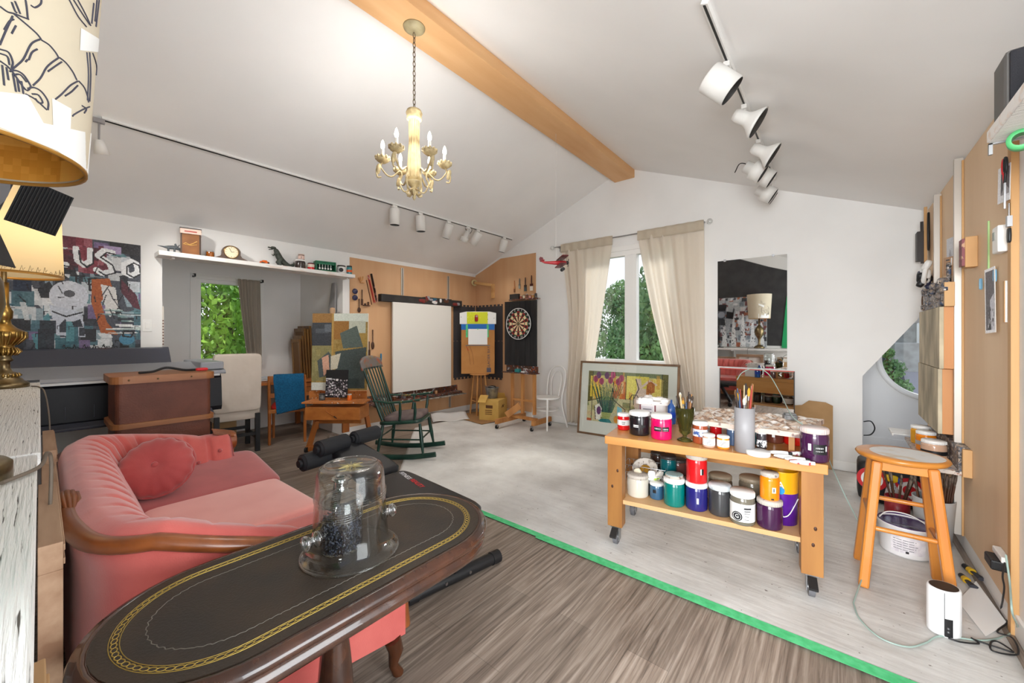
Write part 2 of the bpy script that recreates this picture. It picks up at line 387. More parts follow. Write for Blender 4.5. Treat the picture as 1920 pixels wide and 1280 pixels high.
# nook behind the back wall
NY = 6.67
b = MB(); cz, cx, rw = 1.12, .87, .50
nseg = 40; ring = [(cx + rw * math.cos(2 * PI * i / nseg), cz + rw * math.sin(2 * PI * i / nseg)) for i in range(nseg)]
sq = []
for i in range(nseg):
    t = 2 * PI * i / nseg; k = 1 / max(abs(math.cos(t)), abs(math.sin(t))); sq.append((cx + .62 * k * math.cos(t), cz + .62 * k * math.sin(t)))
for i in range(nseg):
    j = (i + 1) % nseg; b.prism([ring[i], sq[i], sq[j], ring[j]], 0, .12, 0, QY, (0, NY, 0))
b.bx(.0, cx - .62, NY, NY + .12, 0, 2.8); b.bx(cx + .62, 2.3, NY, NY + .12, 0, 2.8); b.bx(cx - .62, cx + .62, NY, NY + .12, 0, cz - .62); b.bx(cx - .62, cx + .62, NY, NY + .12, cz + .62, 2.8)
b.bx(NX - .1, NX, YB + .12, NY, 0, 1.05); b.bx(2.2, 2.3, YB, NY, 0, 2.8)
b.prism([(NX - .1, .86), (1.6, 3.21), (1.6, 3.31), (NX - .1, 1.0)], 0, NY - YB - .12, 0, QY, (0, YB + .12, 0)); b.bx(1.5, 2.3, YB, NY, 2.75, 2.85)
struct(b.build('wall_nook', white))
o = bpy.data.objects.new('window_3', None); COL.objects.link(o); struct(o)
b = MB(); b.lathe([(rw - .055, -.02), (rw - .05, -.03), (rw + .0, -.03), (rw + .005, -.012), (rw + .0, .08), (rw - .04, .08), (rw - .055, .06), (rw - .055, -.02)], 64, (cx, NY, cz), (0, 1, 0), caps=False)
b.build('window_frame', trimw, o)
b = MB(); b.lathe([(rw - .05, .045), (rw - .05, .05)], 48, (cx, NY, cz), (0, 1, 0)); b.build('glass_pane', pane_mat('window_glass'), o)
# right wall: solid beside the plywood, gap added near the camera for fill light
b = MB(); b.bx(XR, XR + .1, 1.43, YB, 0, EAVE); b.bx(XR, XR + .1, .15, 1.43, 2.4, EAVE); b.bx(XR, XR + .1, YF, .15, 0, EAVE)
struct(b.build('wall_right', white))
b = MB()
for poly in ([(XL, 0), (-.5, 0), (-.5, zc(-.5)), (XP, PEAK), (XL, EAVE)], [(-.5, 2.35), (XR, 2.35), (XR, EAVE), (-.5, zc(-.5))]): b.prism(poly, -.1, 0, 0, QY, (0, YF, 0))
struct(b.build('wall_front', white))  # unseen opening at the right end added for the rear fill lamp
# landing outside the added side opening, bounces the fill lamp's light
b = MB(); b.bx(2.3, 2.4, -1.6, YB, 0, 2.6); b.bx(XR + .1, 2.4, 2.6, 2.7, 0, 2.6)
struct(b.build('wall_landing', white))
b = MB()
for poly in ([(XL - .1, zc(XL - .1)), (XP, PEAK), (XP, PEAK + .1), (XL - .1, zc(XL - .1) + .1)], [(XP, PEAK), (XR + .1, zc(XR + .1)), (XR + .1, zc(XR + .1) + .1), (XP, PEAK + .1)]): b.prism(poly, YF - .1, YB + .12, 0, QY)
struct(b.build('ceiling', ceilp))
beamw = wood('fir_beam', (228, 184, 134), (210, 158, 106), .55, axis=1, sc=5, k=7)
b = MB(); b.bx(-2.475, -2.18, YF, YB, 3.60, 3.76); struct(b.build('ridge_beam', beamw, bev=.004), 'pale fir ridge beam along the peak of the ceiling', 'beam')
b = MB(); b.bx(-3.88, NX, YB - .014, YB, 0, .10); struct(b.build('baseboard_back', trimw, bev=.003))
b = MB(); b.bx(XL, XL + .014, 2.70, YB, 0, .10); struct(b.build('baseboard_left', trimw, bev=.003))
b = MB(); b.bx(XR - .014, XR, 1.43, YB, 0, .10); struct(b.build('baseboard_right', trimw, bev=.003))
b = MB(); b.bx(NX, 2.2, NY - .014, NY, 0, .13); struct(b.build('baseboard_nook', trimw, bev=.003))
# plywood cladding
b = MB(); b.bx(XL, XL + .012, 2.80, YB, .10, 2.50); struct(b.build('plywood_panel', ply), 'tan plywood sheet covering the left wall by the corner', 'wall panel')
b = MB(); b.prism([(XL + .012, .1), (-3.884, .1), (-3.884, 2.776), (-4.66, 2.776), (XL + .012, zc(XL) - .03)], -.012, 0, 0, QY, (0, YB, 0))
struct(b.build('plywood_panel', ply), 'tan plywood sheet covering the left end of the back wall', 'wall panel')
b = MB(); b.bx(XR - .015, XR, 2.96, 5.18, .10, EAVE - .02); struct(b.build('plywood_panel', plyR), 'pale plywood sheet covering the right wall', 'wall panel')
pine = wood('pine_strip', (206, 164, 112), (186, 140, 88), .55, axis=2, sc=4)
b = MB(); b.bx(XR - .026, XR, 2.90, 2.945, .0, 2.5); b.bx(XR - .02, XR - .016, 2.945, 2.96, .1, 2.5); struct(b.build('trim_1', pine, bev=.002), 'pine corner strip at the near edge of the right plywood', 'trim')
# paper drop cloth and tape
def dropmat():
    m, n, l, b = base_mat('drop_cloth'); b.inputs['Roughness'].default_value = .55
    t = n.new('ShaderNodeTexCoord')
    nz = n.new('ShaderNodeTexNoise'); nz.inputs['Scale'].default_value = 1.8; nz.inputs['Detail'].default_value = 9; nz.inputs['Roughness'].default_value = .6; l.new(t.outputs['Object'], nz.inputs[0])
    rp = n.new('ShaderNodeValToRGB'); e = rp.color_ramp.elements; e[0].position = .3; e[0].color = (*lin((184, 181, 177)), 1); e[1].position = .62; e[1].color = (*lin((220, 219, 216)), 1)
    l.new(nz.outputs[0], rp.inputs[0])
    v = n.new('ShaderNodeTexNoise'); v.inputs['Scale'].default_value = 38; v.inputs['Detail'].default_value = 3; l.new(t.outputs['Object'], v.inputs[0])
    r2 = n.new('ShaderNodeValToRGB'); r2.color_ramp.elements[0].position = .70; r2.color_ramp.elements[1].position = .74; l.new(v.outputs[0], r2.inputs[0])
    mx = n.new('ShaderNodeMix'); mx.data_type = 'RGBA'; l.new(r2.outputs[0], mx.inputs[0]); l.new(rp.outputs[0], mx.inputs[6]); mx.inputs[7].default_value = (*lin((120, 112, 106)), 1)
    l.new(mx.outputs[2], b.inputs['Base Color'])
    w = n.new('ShaderNodeMapping'); w.inputs['Scale'].default_value = (1, 5, 1); w.inputs['Rotation'].default_value = (0, 0, R(12)); l.new(t.outputs['Object'], w.inputs[0])
    n3 = n.new('ShaderNodeTexNoise'); n3.inputs['Scale'].default_value = 1.6; n3.inputs['Detail'].default_value = 5; l.new(w.outputs[0], n3.inputs[0])
    bp = n.new('ShaderNodeBump'); bp.inputs['Strength'].default_value = .45; bp.inputs['Distance'].default_value = .02; l.new(n3.outputs[0], bp.inputs['Height']); l.new(bp.outputs[0], b.inputs['Normal'])
    return m
b = MB()
def dz(x, y): return .003 + .004 * max(0, math.sin(x * 3.1 + y * 9 + 2 * math.sin(y * 1.3))) * max(0, math.sin(y * 2.1 + x)) ** 2
def dfn(u, v):
    y = 2.22 + v * 3.05; xl = -3.3 - 1.6 * min(1, v * 2.2); xr = .60 - .38 * (0 if y < 5.2 else 1)
    x = xl + u * (xr - xl); return (x, y, dz(x, y))
b.grid(90, 60, dfn)
tag(b.build('drop_cloth', dropmat(), solid=.002), 'crinkled pale paint-flecked drop cloth spread over the far part of the floor', 'drop cloth')
b = MB(); tg = mat('green_tape', (95, 205, 140), .6, col2=(70, 185, 118), sc=30)
b.bx(-3.3, .3, 2.195, 2.245, .008, .0095); b.bx(-1.6, .62, 2.175, 2.215, .0098, .0106)
tag(b.build('masking_tape', tg), 'long strip of green masking tape along the edge of the drop cloth', 'tape')
# ---- outside
def leafmat(name, a, b2): return mat(name, a, .6, col2=b2, sc=1.2, amt=(.35, .65))
bark = mat('bark', (88, 72, 58), .9, col2=(60, 48, 40), sc=12)
def tree(label, loc, crowns, lm, n, leaf, seed, hh):
    rnd = random.Random(seed); t = thing('tree', label, 'tree', loc, 0, 'trees outside the windows')
    b = MB()
    for _ in range(n):
        cx_, cy_, cz_, rr = rnd.choice(crowns)
        while True:
            p = Vector((rnd.uniform(-1, 1), rnd.uniform(-1, 1), rnd.uniform(-1, 1)))
            if .35 < p.length < 1: break
        p = Vector((cx_, cy_, cz_)) + p * rr
        q = Euler((rnd.uniform(0, 6), rnd.uniform(0, 6), rnd.uniform(0, 6))).to_matrix(); s_ = leaf * rnd.uniform(.6, 1.3)
        b.add([p + q @ Vector(v) * s_ for v in ((-.5, 0, 0), (0, -.32, .06), (.6, 0, 0), (0, .32, .06))], [(0, 1, 2, 3)], 0)
    b.build('foliage', lm, t)
    b = MB(); b.tube([(0, 0, 0), (.05, 0, hh * .4), (-.05, .05, hh * .8)], [.16, .12, .05], 8)
    for i, c in enumerate(crowns): b.tube([(0, 0, hh * .35), Vector(c[:3]) * .6 + Vector((0, 0, hh * .15)), c[:3]], [.06, .04, .015], 6)
    b.build('trunk', bark, t)
    return t
lm1 = leafmat('leaf_bright', (150, 196, 60), (62, 116, 34)); lm2 = leafmat('leaf_mid', (138, 176, 108), (66, 108, 64)); lm3 = leafmat('leaf_pale', (140, 168, 120), (84, 122, 84))
tree('leafy bright green tree close outside the left window', (-9.3, 2.4, -2), [(0, 0, 2.6, 1.2), (.4, -.9, 3.6, 1.1), (.2, .8, 3.8, 1.2), (-.4, 0, 5, 1.4), (.5, 0, 1.6, 1.1)], lm1, 15000, .11, 1, 5)
tree('dense mid-green tree right of the mullion outside the back window', (-3.75, 9.6, -2.5), [(-.2, 0, 3.4, 1.0), (.9, .3, 3.0, 1.1), (.2, .3, 4.5, .9), (1.4, 0, 4.4, 1.1), (.3, -.3, 2.2, 1.2), (1.5, .2, 1.9, 1.1)], lm2, 9000, .13, 2, 4.4)
tree('lower leafy tree left of the mullion outside the back window', (-6.5, 13.6, -2.5), [(0, 0, 4.5, 1.1), (.8, .1, 3.6, 1.1), (-.4, .2, 3.0, 1.3), (.5, 0, 5.2, .7), (1, 0, 2.4, 1.1)], lm2, 7000, .12, 3, 4)
tree('tall pale tree further off behind the back window', (-4.9, 16, -3), [(0, 0, 6.2, 1.6), (1.8, 0, 7.6, 1.5), (3.2, 0, 5.6, 1.8), (-1, 0, 4.6, 1.6)], lm3, 8000, .2, 4, 8)
b = MB(); b.bx(-26, 26, 6.9, 40, -2.6, -2.5); b.bx(-26, -6.9, -12, 7, -2.6, -2.5)
struct(b.build('ground', mat('lawn', (96, 118, 70), .9, col2=(70, 92, 52), sc=3)))
# ================================================================ FRONT LEFT: shelf, lamps, sofa, table, bench
def art_surf(name, im, fn, parent, solid=0, m2=None):
    """picture painted over a curved surface fn(u,v), v down"""
    nx, ny = im.nx, im.ny
    vs = [fn(i / nx, j / ny) for j in range(ny + 1) for i in range(nx + 1)]
    fs = [(j * (nx + 1) + i, (j + 1) * (nx + 1) + i, (j + 1) * (nx + 1) + i + 1, j * (nx + 1) + i + 1) for j in range(ny) for i in range(nx)]
    b = MB(); b.add(vs, fs, 0, True); o = b.build(name, [art_mat()] + ([m2] if m2 else []), parent)
    at = o.data.color_attributes.new('Col', 'BYTE_COLOR', 'CORNER'); col = np.ones((len(o.data.loops), 4), np.float32)
    s = im.a.reshape(-1, 3) / 255.0; L = np.where(s <= .04045, s / 12.92, ((s + .055) / 1.055) ** 2.4)
    col[:, :3] = np.repeat(L, 4, 0); at.data.foreach_set('color', col.ravel()); return o
weath = mat('weathered_white_paint', (84, 78, 72), .75, col2=(228, 226, 222), sc=3.4, st=(2.2, 58, 58), amt=(.32, .37), bump=.6, detail=7)
weath2 = mat('chipped_white_paint', (226, 205, 190), .75, col2=(236, 233, 230), sc=9, st=(1, 3, 3), amt=(.3, .5), bump=.3)
brass = mat('aged_brass', (176, 142, 78), .28, 1, col2=(112, 86, 50), sc=14, amt=(.3, .75))
brassd = mat('dull_brass', (150, 132, 98), .35, 1, col2=(112, 96, 70), sc=20)
chrome = mat('chrome', (205, 205, 208), .18, 1)
steel = mat('brushed_steel', (168, 168, 170), .35, 1)
blackp = mat('black_plastic', (26, 26, 28), .45)
blackm = mat('black_metal', (34, 34, 36), .4, .3)

t = thing('wall_shelf', 'weathered white plank shelf with black cracks, along the wall at far left, carrying brass lamps', 'shelf', (-2.2, -.17, 1.045))
b = MB(); b.bx(-1.83, .575, -.285, .172, 0, .045); b.build('shelf_board', weath, t, bev=.004)
b = MB(); b.bx(.58, 1.75, -.285, .166, -.004, .041); b.build('shelf_board', weath, t, bev=.004)
for x in (-1.6, .2, 1.5):
    b = MB(); b.bx(x, x + .03, -.285, .10, -.03, -.004); b.bx(x, x + .03, -.285, -.25, -.25, -.03); b.build('bracket', weath2, t)

def lamp_base(t, prof, m, n=32):
    b = MB(); b.lathe(prof, n); return b.build('lamp_body', m, t, rot=(0, 0, 0))
# far lamp: ornate brass urn, cream shade with scribbled rim
t = thing('table_lamp', 'ornate brass urn lamp under cream shade, farther lamp on the white shelf', 'lamp', (-3.77, -.135, 1.09))
lamp_base(t, [(.0, 0), (.098, 0), (.098, .022), (.092, .03), (.078, .036), (.07, .05), (.055, .062), (.062, .072), (.06, .082), (.034, .095), (.026, .115), (.024, .15), (.034, .158), (.038, .165), (.03, .175), (.03, .19)], brassd)
b = MB(); b.lathe([(.03, .19), (.052, .2), (.058, .215), (.045, .235), (.04, .245), (.082, .29), (.086, .31), (.083, .33), (.078, .335), (.05, .352), (.03, .375), (.026, .40), (.034, .41), (.036, .45), (.026, .47), (.02, .49), (.02, .62), (.0, .62)], 32)
b.build('lamp_urn', brass, t)
b = MB(); g2 = MB()
for k in range(20):
    a = 2 * PI * k / 20; c, s_ = math.cos(a), math.sin(a)
    b.tube([(c * .048, s_ * .048, .192), (c * .064, s_ * .064, .213), (c * .048, s_ * .048, .236)], [.005, .009, .004], 6)
    b.tube([(c * .05, s_ * .05, .254), (c * .085, s_ * .085, .298), (c * .084, s_ * .084, .33)], [.006, .008, .004], 6)
    g2.tube([(c * .052, s_ * .052, .062), (c * .064, s_ * .064, .072), (c * .056, s_ * .056, .084)], [.005, .007, .004], 6)
b.build('gadroon', brass, t); b = g2; b.build('foot_gadroon', brass, t)
b = MB(); b.lathe([(.220, 1.16), (.235, .66)], 64, caps=False); rnd = random.Random(5)
for k in range(46):
    a = k * 2 * PI / 46; h = rnd.uniform(.01, .035); rr = .2365; b.tube([(rr * math.cos(a + o_), rr * math.sin(a + o_), .675 + z_) for o_, z_ in ((0, 0), (.03, h), (.05, .004), (.08, h * .6))], .001, 4, m=1)
b.build('lamp_shade', [cloth_mat('lit_shade', (240, 222, 186), .62, (252, 232, 190)), mat('sepia_ink', (120, 96, 64), .7)], t)
b = MB(); b.lathe([(.2365, .66), (.2365, .675), (.2335, .675), (.2335, .66), (.2365, .66)], 64, caps=False); b.build('shade_rim', mat('gilt_rim', (170, 122, 52), .4, .4), t)
b = MB(); b.cyl((0, 0, .6), (0, 0, .70), .012); b.lathe([(.012, .7), (.03, .75), (.034, .79), (.02, .83), (0, .84)], 16, m=1); b.build('bulb_holder', [brassd, mat('frosted_bulb', (245, 240, 230), .4)], t)
light('POINT', 'shade_lamp_glow', (-3.77, -.135, 2.0), (0, 0, 0), 1.7, (1, .86, .62), shadow_soft_size=.05)
# near lamp
t = thing('table_lamp', 'brass lamp with large cream shade covered in dark ink drawings, nearest at upper left', 'lamp', (-1.405, -.145, 1.086))
lamp_base(t, [(0, 0), (.108, 0), (.108, .036), (.1, .044), (.088, .048), (.085, .058), (.07, .066), (.045, .08), (.03, .10), (.022, .16), (.03, .22), (.055, .27), (.085, .32), (.098, .38), (.095, .43), (.07, .49), (.035, .53), (.02, .56), (.018, .70), (0, .70)], brassd)
def on_shade(px, py, o=.0008):            # ink position on the shade wall
    c = Vector((-1.405, -.145)); rr = .215; d = ray(px, py); f = CO.xy - c; A = d.xy.dot(d.xy); B = 2 * f.dot(d.xy)
    for _ in range(4):
        k = (-B - math.sqrt(max(0, B * B - 4 * A * (f.dot(f) - rr * rr)))) / (2 * A); p = CO + d * k - Vector((-1.405, -.145, 1.086)); rr = .219 + .055 * (p.z - .70) + o
    e = p.xy.normalized() * rr; return Vector((e.x, e.y, max(p.z, .70)))
b = MB(); b.lathe([(.2498, 1.26), (.219, .70)], 96, caps=False)
ink = mat('ink_blue_black', (62, 62, 76), .7); strokes = [[(0, 12), (14, 22), (26, 25), (38, 30), (54, 36)], [(26, 26), (50, 46), (68, 62), (77, 73)], [(48, 0), (50, 14), (52, 34)], [(58, 10), (66, 14), (76, 8), (78, 0)], [(22, 4), (28, 20), (32, 24)], [(28, 2), (34, 16), (38, 26)], [(0, 84), (10, 60), (24, 30)], [(8, 56), (18, 40), (26, 36)], [(22, 63), (30, 48)], [(77, 73), (64, 78), (56, 86), (44, 110), (32, 122), (20, 132)], [(78, 75), (92, 84), (104, 98), (110, 108)], [(70, 92), (60, 98), (54, 112)], [(48, 116), (52, 112)], [(110, 108), (96, 118), (86, 128), (76, 146), (62, 160)], [(112, 108), (124, 118), (136, 134), (144, 150)], [(90, 134), (104, 124), (116, 116)], [(146, 152), (132, 160), (116, 176), (104, 186)], [(148, 152), (158, 164), (164, 180), (166, 192)], [(122, 180), (134, 172), (146, 160)], [(168, 200), (154, 206), (140, 214), (136, 218)], [(0, 92), (16, 98), (24, 116), (22, 128)], [(0, 100), (14, 106), (18, 122)], [(18, 134), (30, 132), (44, 140), (56, 158), (58, 164)], [(26, 140), (38, 140), (50, 154)], [(0, 114), (20, 130), (48, 168), (58, 163)], [(4, 122), (8, 160)], [(12, 126), (16, 150)], [(24, 138), (30, 172)], [(32, 146), (36, 172)], [(40, 152), (44, 176)], [(52, 166), (64, 164), (78, 172), (90, 190), (90, 206)], [(60, 176), (72, 178), (80, 192), (72, 192), (66, 184)], [(48, 176), (66, 186), (88, 206)], [(130, 0), (146, 30), (162, 50)], [(138, 0), (152, 22), (168, 46)], [(146, 0), (160, 26), (170, 48)], [(163, 98), (166, 140), (164, 188)], [(168, 98), (170, 140), (168, 190)], [(174, 100), (180, 118), (184, 142)], [(182, 0), (178, 40)], [(186, 0), (180, 50)], [(176, 6), (172, 44)], [(154, 198), (162, 204), (158, 212)]]
for st_ in strokes: b.tube([on_shade(*p) for p in bez([(x, y, 0) for x, y in st_], 4) for p in [(p[0], p[1])]], .0015, 5, m=1)
pp_ = mat('torn_white_paper', (232, 232, 230), .8)
for poly in ([(152, 52), (188, 74), (186, 98), (150, 94)], [(98, 184), (134, 204), (132, 250), (100, 240)], [(0, 172), (52, 178), (112, 284), (0, 238)], [(60, 226), (172, 250), (168, 330), (100, 276)]):
    q_ = [Vector((x, y)) for x, y in poly]; b.grid(9, 9, lambda u, v: on_shade(*q_[0].lerp(q_[1], u).lerp(q_[3].lerp(q_[2], u), v), .0012), 2)
b.build('lamp_shade', [mat('cream_paper', (206, 195, 174), .85, col2=(200, 188, 164), sc=3), ink, pp_], t)
rnd = random.Random(8); im2 = Img(260, 90, (205, 142, 52)); im2.noise(6, 2)
for k in range(26):
    x = rnd.random(); y = rnd.random(); im2.ell(x, y, .05, .12, (228, 176, 92), .6)
for k in range(16):
    x = rnd.random(); pts = [(x + i * .008, .4 + .4 * rnd.random()) for i in range(9)]; im2.line(pts, .0014, (70, 46, 22), .8, .35)
for k in range(5): x = k / 5 + .05; im2.rect(x, 0, x + .012, .9, (164, 112, 44), .8)
im2.line([(0, .78), (1, .8)], .003, (60, 40, 20), .7, .35)
art_surf('shade_lining', im2, lambda u, v: Vector(((.246 - .030 * v) * math.cos(-u * 2 * PI), (.246 - .030 * v) * math.sin(-u * 2 * PI), 1.255 - v * .55)), t)
b = MB(); b.lathe([(.2145, .70), (.2145, .693), (.220, .693), (.220, .70)], 48, caps=False); b.build('shade_rim', mat('gilt_rim', (170, 122, 52), .4, .4), t)
b = MB(); b.cyl((0, 0, .68), (0, 0, .80), .012); b.lathe([(.012, .8), (.03, .85), (.034, .89), (.02, .93), (0, .94)], 16, m=1); b.build('bulb_holder', [brassd, MATS['frosted_bulb']], t)
b = MB(); b.tube(bez([(-1.33, -.05, 1.094), (-1.42, -.0, 1.096), (-1.58, .012, 1.094), (-1.62, .02, 1.05), (-1.60, .015, .85)]), .004)
tag(b.build('lamp_cord', mat('brown_cord', (104, 92, 80), .6)), 'thin brown cord crossing the near white shelf plank', 'cord')
b = MB(); b.tube(bez([(-3.70, -.03, 1.095), (-3.6, .0, 1.094), (-3.4, .02, 1.07), (-3.32, .035, .9), (-3.3, .03, .6)]), .0035)
tag(b.build('lamp_cord', MATS['brown_cord']), 'thin cord hanging off the far end of the white shelf beside the printer', 'cord')
# barn-door stage light on the shelf between the lamps
t = thing('stage_light', 'black barn-door spotlight with ribbed flap, below the big drawn lampshade', 'spotlight', (-2.25, -.215, 1.09))
b = MB(); b.cyl((0, 0, 0), (0, 0, .02), .09); b.cyl((0, 0, .02), (0, 0, .75), .011); b.build('stand', blackm, t)
cL = Vector((.02, .04, .83)); q = frame_z((.42, .75, -.30))
b = MB(); b.box(cL + q @ Vector((0, 0, -.03)), (.20, .20, .20), 0, q); b.build('lamp_housing', mat('charcoal_metal', (58, 60, 66), .45, .2), t, bev=.012)
b = MB(); b.cyl(cL + q @ Vector((0, 0, .071)), cL + q @ Vector((0, 0, .078)), .08, n=24); b.build('lens', mat('lens_grey', (120, 124, 130), .15), t)
def flap(nm, edge, out, ribs):
    b = MB(); e = Vector(edge); o_ = Vector(out)
    ax = e.normalized(); lp = cL + q @ (o_[0] if isinstance(o_, list) else Vector((0, 0, 0)))
    return b
for nm, side, ang, ribs in (('barn_door', (1, 0), 22, True), ('barn_door', (0, -1), 38, False), ('barn_door', (0, 1), 10, False), ('barn_door', (-1, 0), 30, False)):
    sx_, sy_ = side; o0 = Vector((sx_ * .105, sy_ * .105, .075)); d = Vector((sx_ * math.cos(R(ang)), sy_ * math.cos(R(ang)), math.sin(R(ang)))); w = Vector((-sy_, sx_, 0)); nn = d.cross(w)
    qq = q @ Matrix((w, d, -nn)).transposed(); b = MB(); b.box(cL + q @ (o0 + d * .085), (.17, .16, .004), 0, qq)
    if ribs:
        for k in range(15): b.box(cL + q @ (o0 + d * (.012 + k * .0105)), (.165, .004, .010), 0, qq)
    b.build(nm, blackm, t, bev=.001)
# framed boards leaning under the shelf
fw = wood('rough_frame_wood', (190, 160, 132), (132, 98, 74), .8, axis=0, sc=8)
canv = mat('raw_canvas', (226, 222, 214), .85, col2=(214, 208, 198), sc=40)
for i, (x0, x1, y, z, lab) in enumerate([(-3.0, -2.46, .026, .93, 'rough wooden frame leaning behind the pink sofa, farthest from the camera'), (-2.45, -1.86, .022, .88, 'rough wooden frame leaning behind the pink sofa, middle one'),
        (-1.85, -1.3, .015, .95, 'rough wooden frame behind the sofa under the shelf, nearest the carved corner')]):
    t = thing('canvas_stretcher', lab, 'frame', ((x0 + x1) / 2, y, 0), 0, 'wooden frames stacked behind the sofa'); w = (x1 - x0) / 2
    b = MB(); b.bx(-w, w, -.018, .018, 0, .06); b.bx(-w, w, -.018, .018, z - .06, z); b.bx(-w, -w + .06, -.018, .018, .06, z - .06); b.bx(w - .06, w, -.018, .018, .06, z - .06)
    for k in range(2): b.bx(-w, w, .018, .021, z - .02 - .03 * k, z - .006 - .03 * k)
    b.build('frame_rails', fw, t, bev=.003); b = MB(); b.bx(-w + .06, w - .06, -.016, -.008, .06, z - .06); b.build('backing', canv, t)
for i, (x, y, w, h, cdep, m_, lab) in enumerate([(-.80, -.03, .5, .90, .030, fw, 'stretched canvas on wooden bars standing under the near end of the white shelf'), (-.86, .025, .55, .80, .02, mat('corrugated_card', (176, 140, 100), .85), 'brown cardboard sheet standing beside the canvas under the white shelf'),
        (-.95, .075, .38, .64, .03, fw, 'pale wooden stretcher standing nearest the sofa arm'), (-1.02, .13, .42, .42, .03, mat('grey_stain_board', (110, 104, 98), .7, col2=(70, 64, 60), sc=9), 'short grey-stained board on the floor by the sofa arm')]):
    b = MB(); b.bx(-w / 2, w / 2, -cdep / 2, cdep / 2, 0, h); b.bx(-w / 2 + .02, w / 2 - .02, -cdep / 2 - .004, cdep / 2 + .004, .02, h - .02, 1)
    tag(b.build('canvas_board', [m_, canv if i % 2 == 0 else m_], None, (x, y, 0), rot=(R(2), 0, 0), bev=.002), lab, 'canvas')

# ---------------------------------------------------------------- pink velvet sofa
velvet = mat('pink_velvet', (208, 102, 94), .75, col2=(192, 84, 78), sc=5, sheen=.5, bump=.08, bsc=220)
velvetL = mat('pale_pink_velvet', (240, 168, 158), .7, col2=(232, 154, 144), sc=4, sheen=.5, bump=.08, bsc=220)
velvetD = mat('shaded_rose_velvet', (182, 78, 76), .75, col2=(164, 64, 64), sc=5, sheen=.5, bump=.08, bsc=220)  # far seat cushion's shading is put into this darker velvet colour
wal = wood('carved_walnut', (150, 84, 40), (108, 56, 26), .32, axis=0, sc=8, coat=.3)
sofa = thing('sofa', 'pink velvet sofa with channel-tufted back and carved wooden arms', 'sofa', (-2.33, .5, 0))
def S(p): return Vector((p[0] + 2.33, p[1] - .5, p[2]))
spath = bez([(-3.40, .86, 0), (-3.40, .55, 0), (-3.34, .26, 0), (-3.12, .09, 0), (-2.6, .065, 0), (-2.1, .065, 0), (-1.82, .075, 0), (-1.60, .13, 0), (-1.49, .30, 0), (-1.44, .58, 0), (-1.38, .97, 0)], 16)
L_ = [0]
for a, c in zip(spath, spath[1:]): L_.append(L_[-1] + (c - a).length)
TL = L_[-1]
def sp(u):
    d = u * TL; i = 0
    while i < len(L_) - 2 and L_[i + 1] < d: i += 1
    k = (d - L_[i]) / max(1e-9, L_[i + 1] - L_[i]); p = spath[i].lerp(spath[i + 1], k); tg_ = (spath[i + 1] - spath[i]).normalized()
    return p, Vector((-tg_.y, tg_.x, 0)) * 1.0
def hh(u):                               # top height along the U
    s_ = min(u, 1 - u) * 2
    lo = .70 if u < .5 else .585
    return lo + (.83 - lo) * min(1, max(0, (s_ - .10) / .36)) ** .8
def sofa_back(u, v, chan):
    p, nrm = sp(u); h = hh(u)
    prof = [(.0, .16), (.0, h - .16), (-.015, h - .06), (.0, h - .015), (.045, h + .012), (.10, h), (.15, h - .05), (.19, h - .14), (.23, h - .24), (.28, .44), (.30, .36)]
    k = v * (len(prof) - 1); i = min(int(k), len(prof) - 2); f = k - i
    d = prof[i][0] * (1 - f) + prof[i + 1][0] * f; z = prof[i][1] * (1 - f) + prof[i + 1][1] * f
    if v > .36: d += chan * (.012 - .040 * (1 - abs(math.sin(u * PI * 26))) ** 3) * min(1, (v - .36) * 5)
    q_ = p - nrm * 0 + nrm * d; return S((q_.x, q_.y, z))
inward = 1 if (sp(.5)[1].y > 0) else -1
def sb(u, v):
    p, nrm = sp(u); return sofa_back(u, v, 1)
if inward < 0:
    _sp = sp
    def sp(u):
        p, n_ = _sp(u); return p, -n_
b = MB(); b.grid(260, 34, sb); b.build('backrest', velvet, sofa)
for u in (0, 1):                         # arm fronts
    b = MB(); pr = [sofa_back(u, v / 20, 0) for v in range(21)]; c = S((sp(u)[0].x, sp(u)[0].y, .16)) + Vector((.15 if u == 0 else -.15, 0, 0))
    b.add(pr, [tuple(range(21))]); b.build('arm_front', velvet, sofa)
b = MB(); us = [.60 + .375 * i / 40 for i in range(41)]
pts = [sofa_back(u, .25, 0) + Vector((0, 0, .010)) for u in us]; b.tube(pts, [.030] * 41, 12, flat=.75); b.build('arm_rail', wal, sofa)
b = MB(); us = [.02 + .56 * i / 60 for i in range(61)]
b.tube([sofa_back(u, .2, 0) + Vector((0, 0, .0)) for u in us], .02, 10, flat=.7); b.build('arm_rail', wal, sofa)
b = MB()                                 # carved corner block with ridges
for k in range(5):
    y_, z_ = -.014 + k * .012, .010 - .003 * (k - 1) ** 2
    b.tube([sofa_back(.545, .3, 0) + Vector((0, y_, z_ - .01)), sofa_back(.57, .3, 0) + Vector((0, y_, z_ + .012)), sofa_back(.60, .3, 0) + Vector((0, y_, z_ + .012)), sofa_back(.622, .3, 0) + Vector((0, y_ * .6, z_ - .012))], [.006, .009, .009, .006], 8)
b.build('carving', wal, sofa)
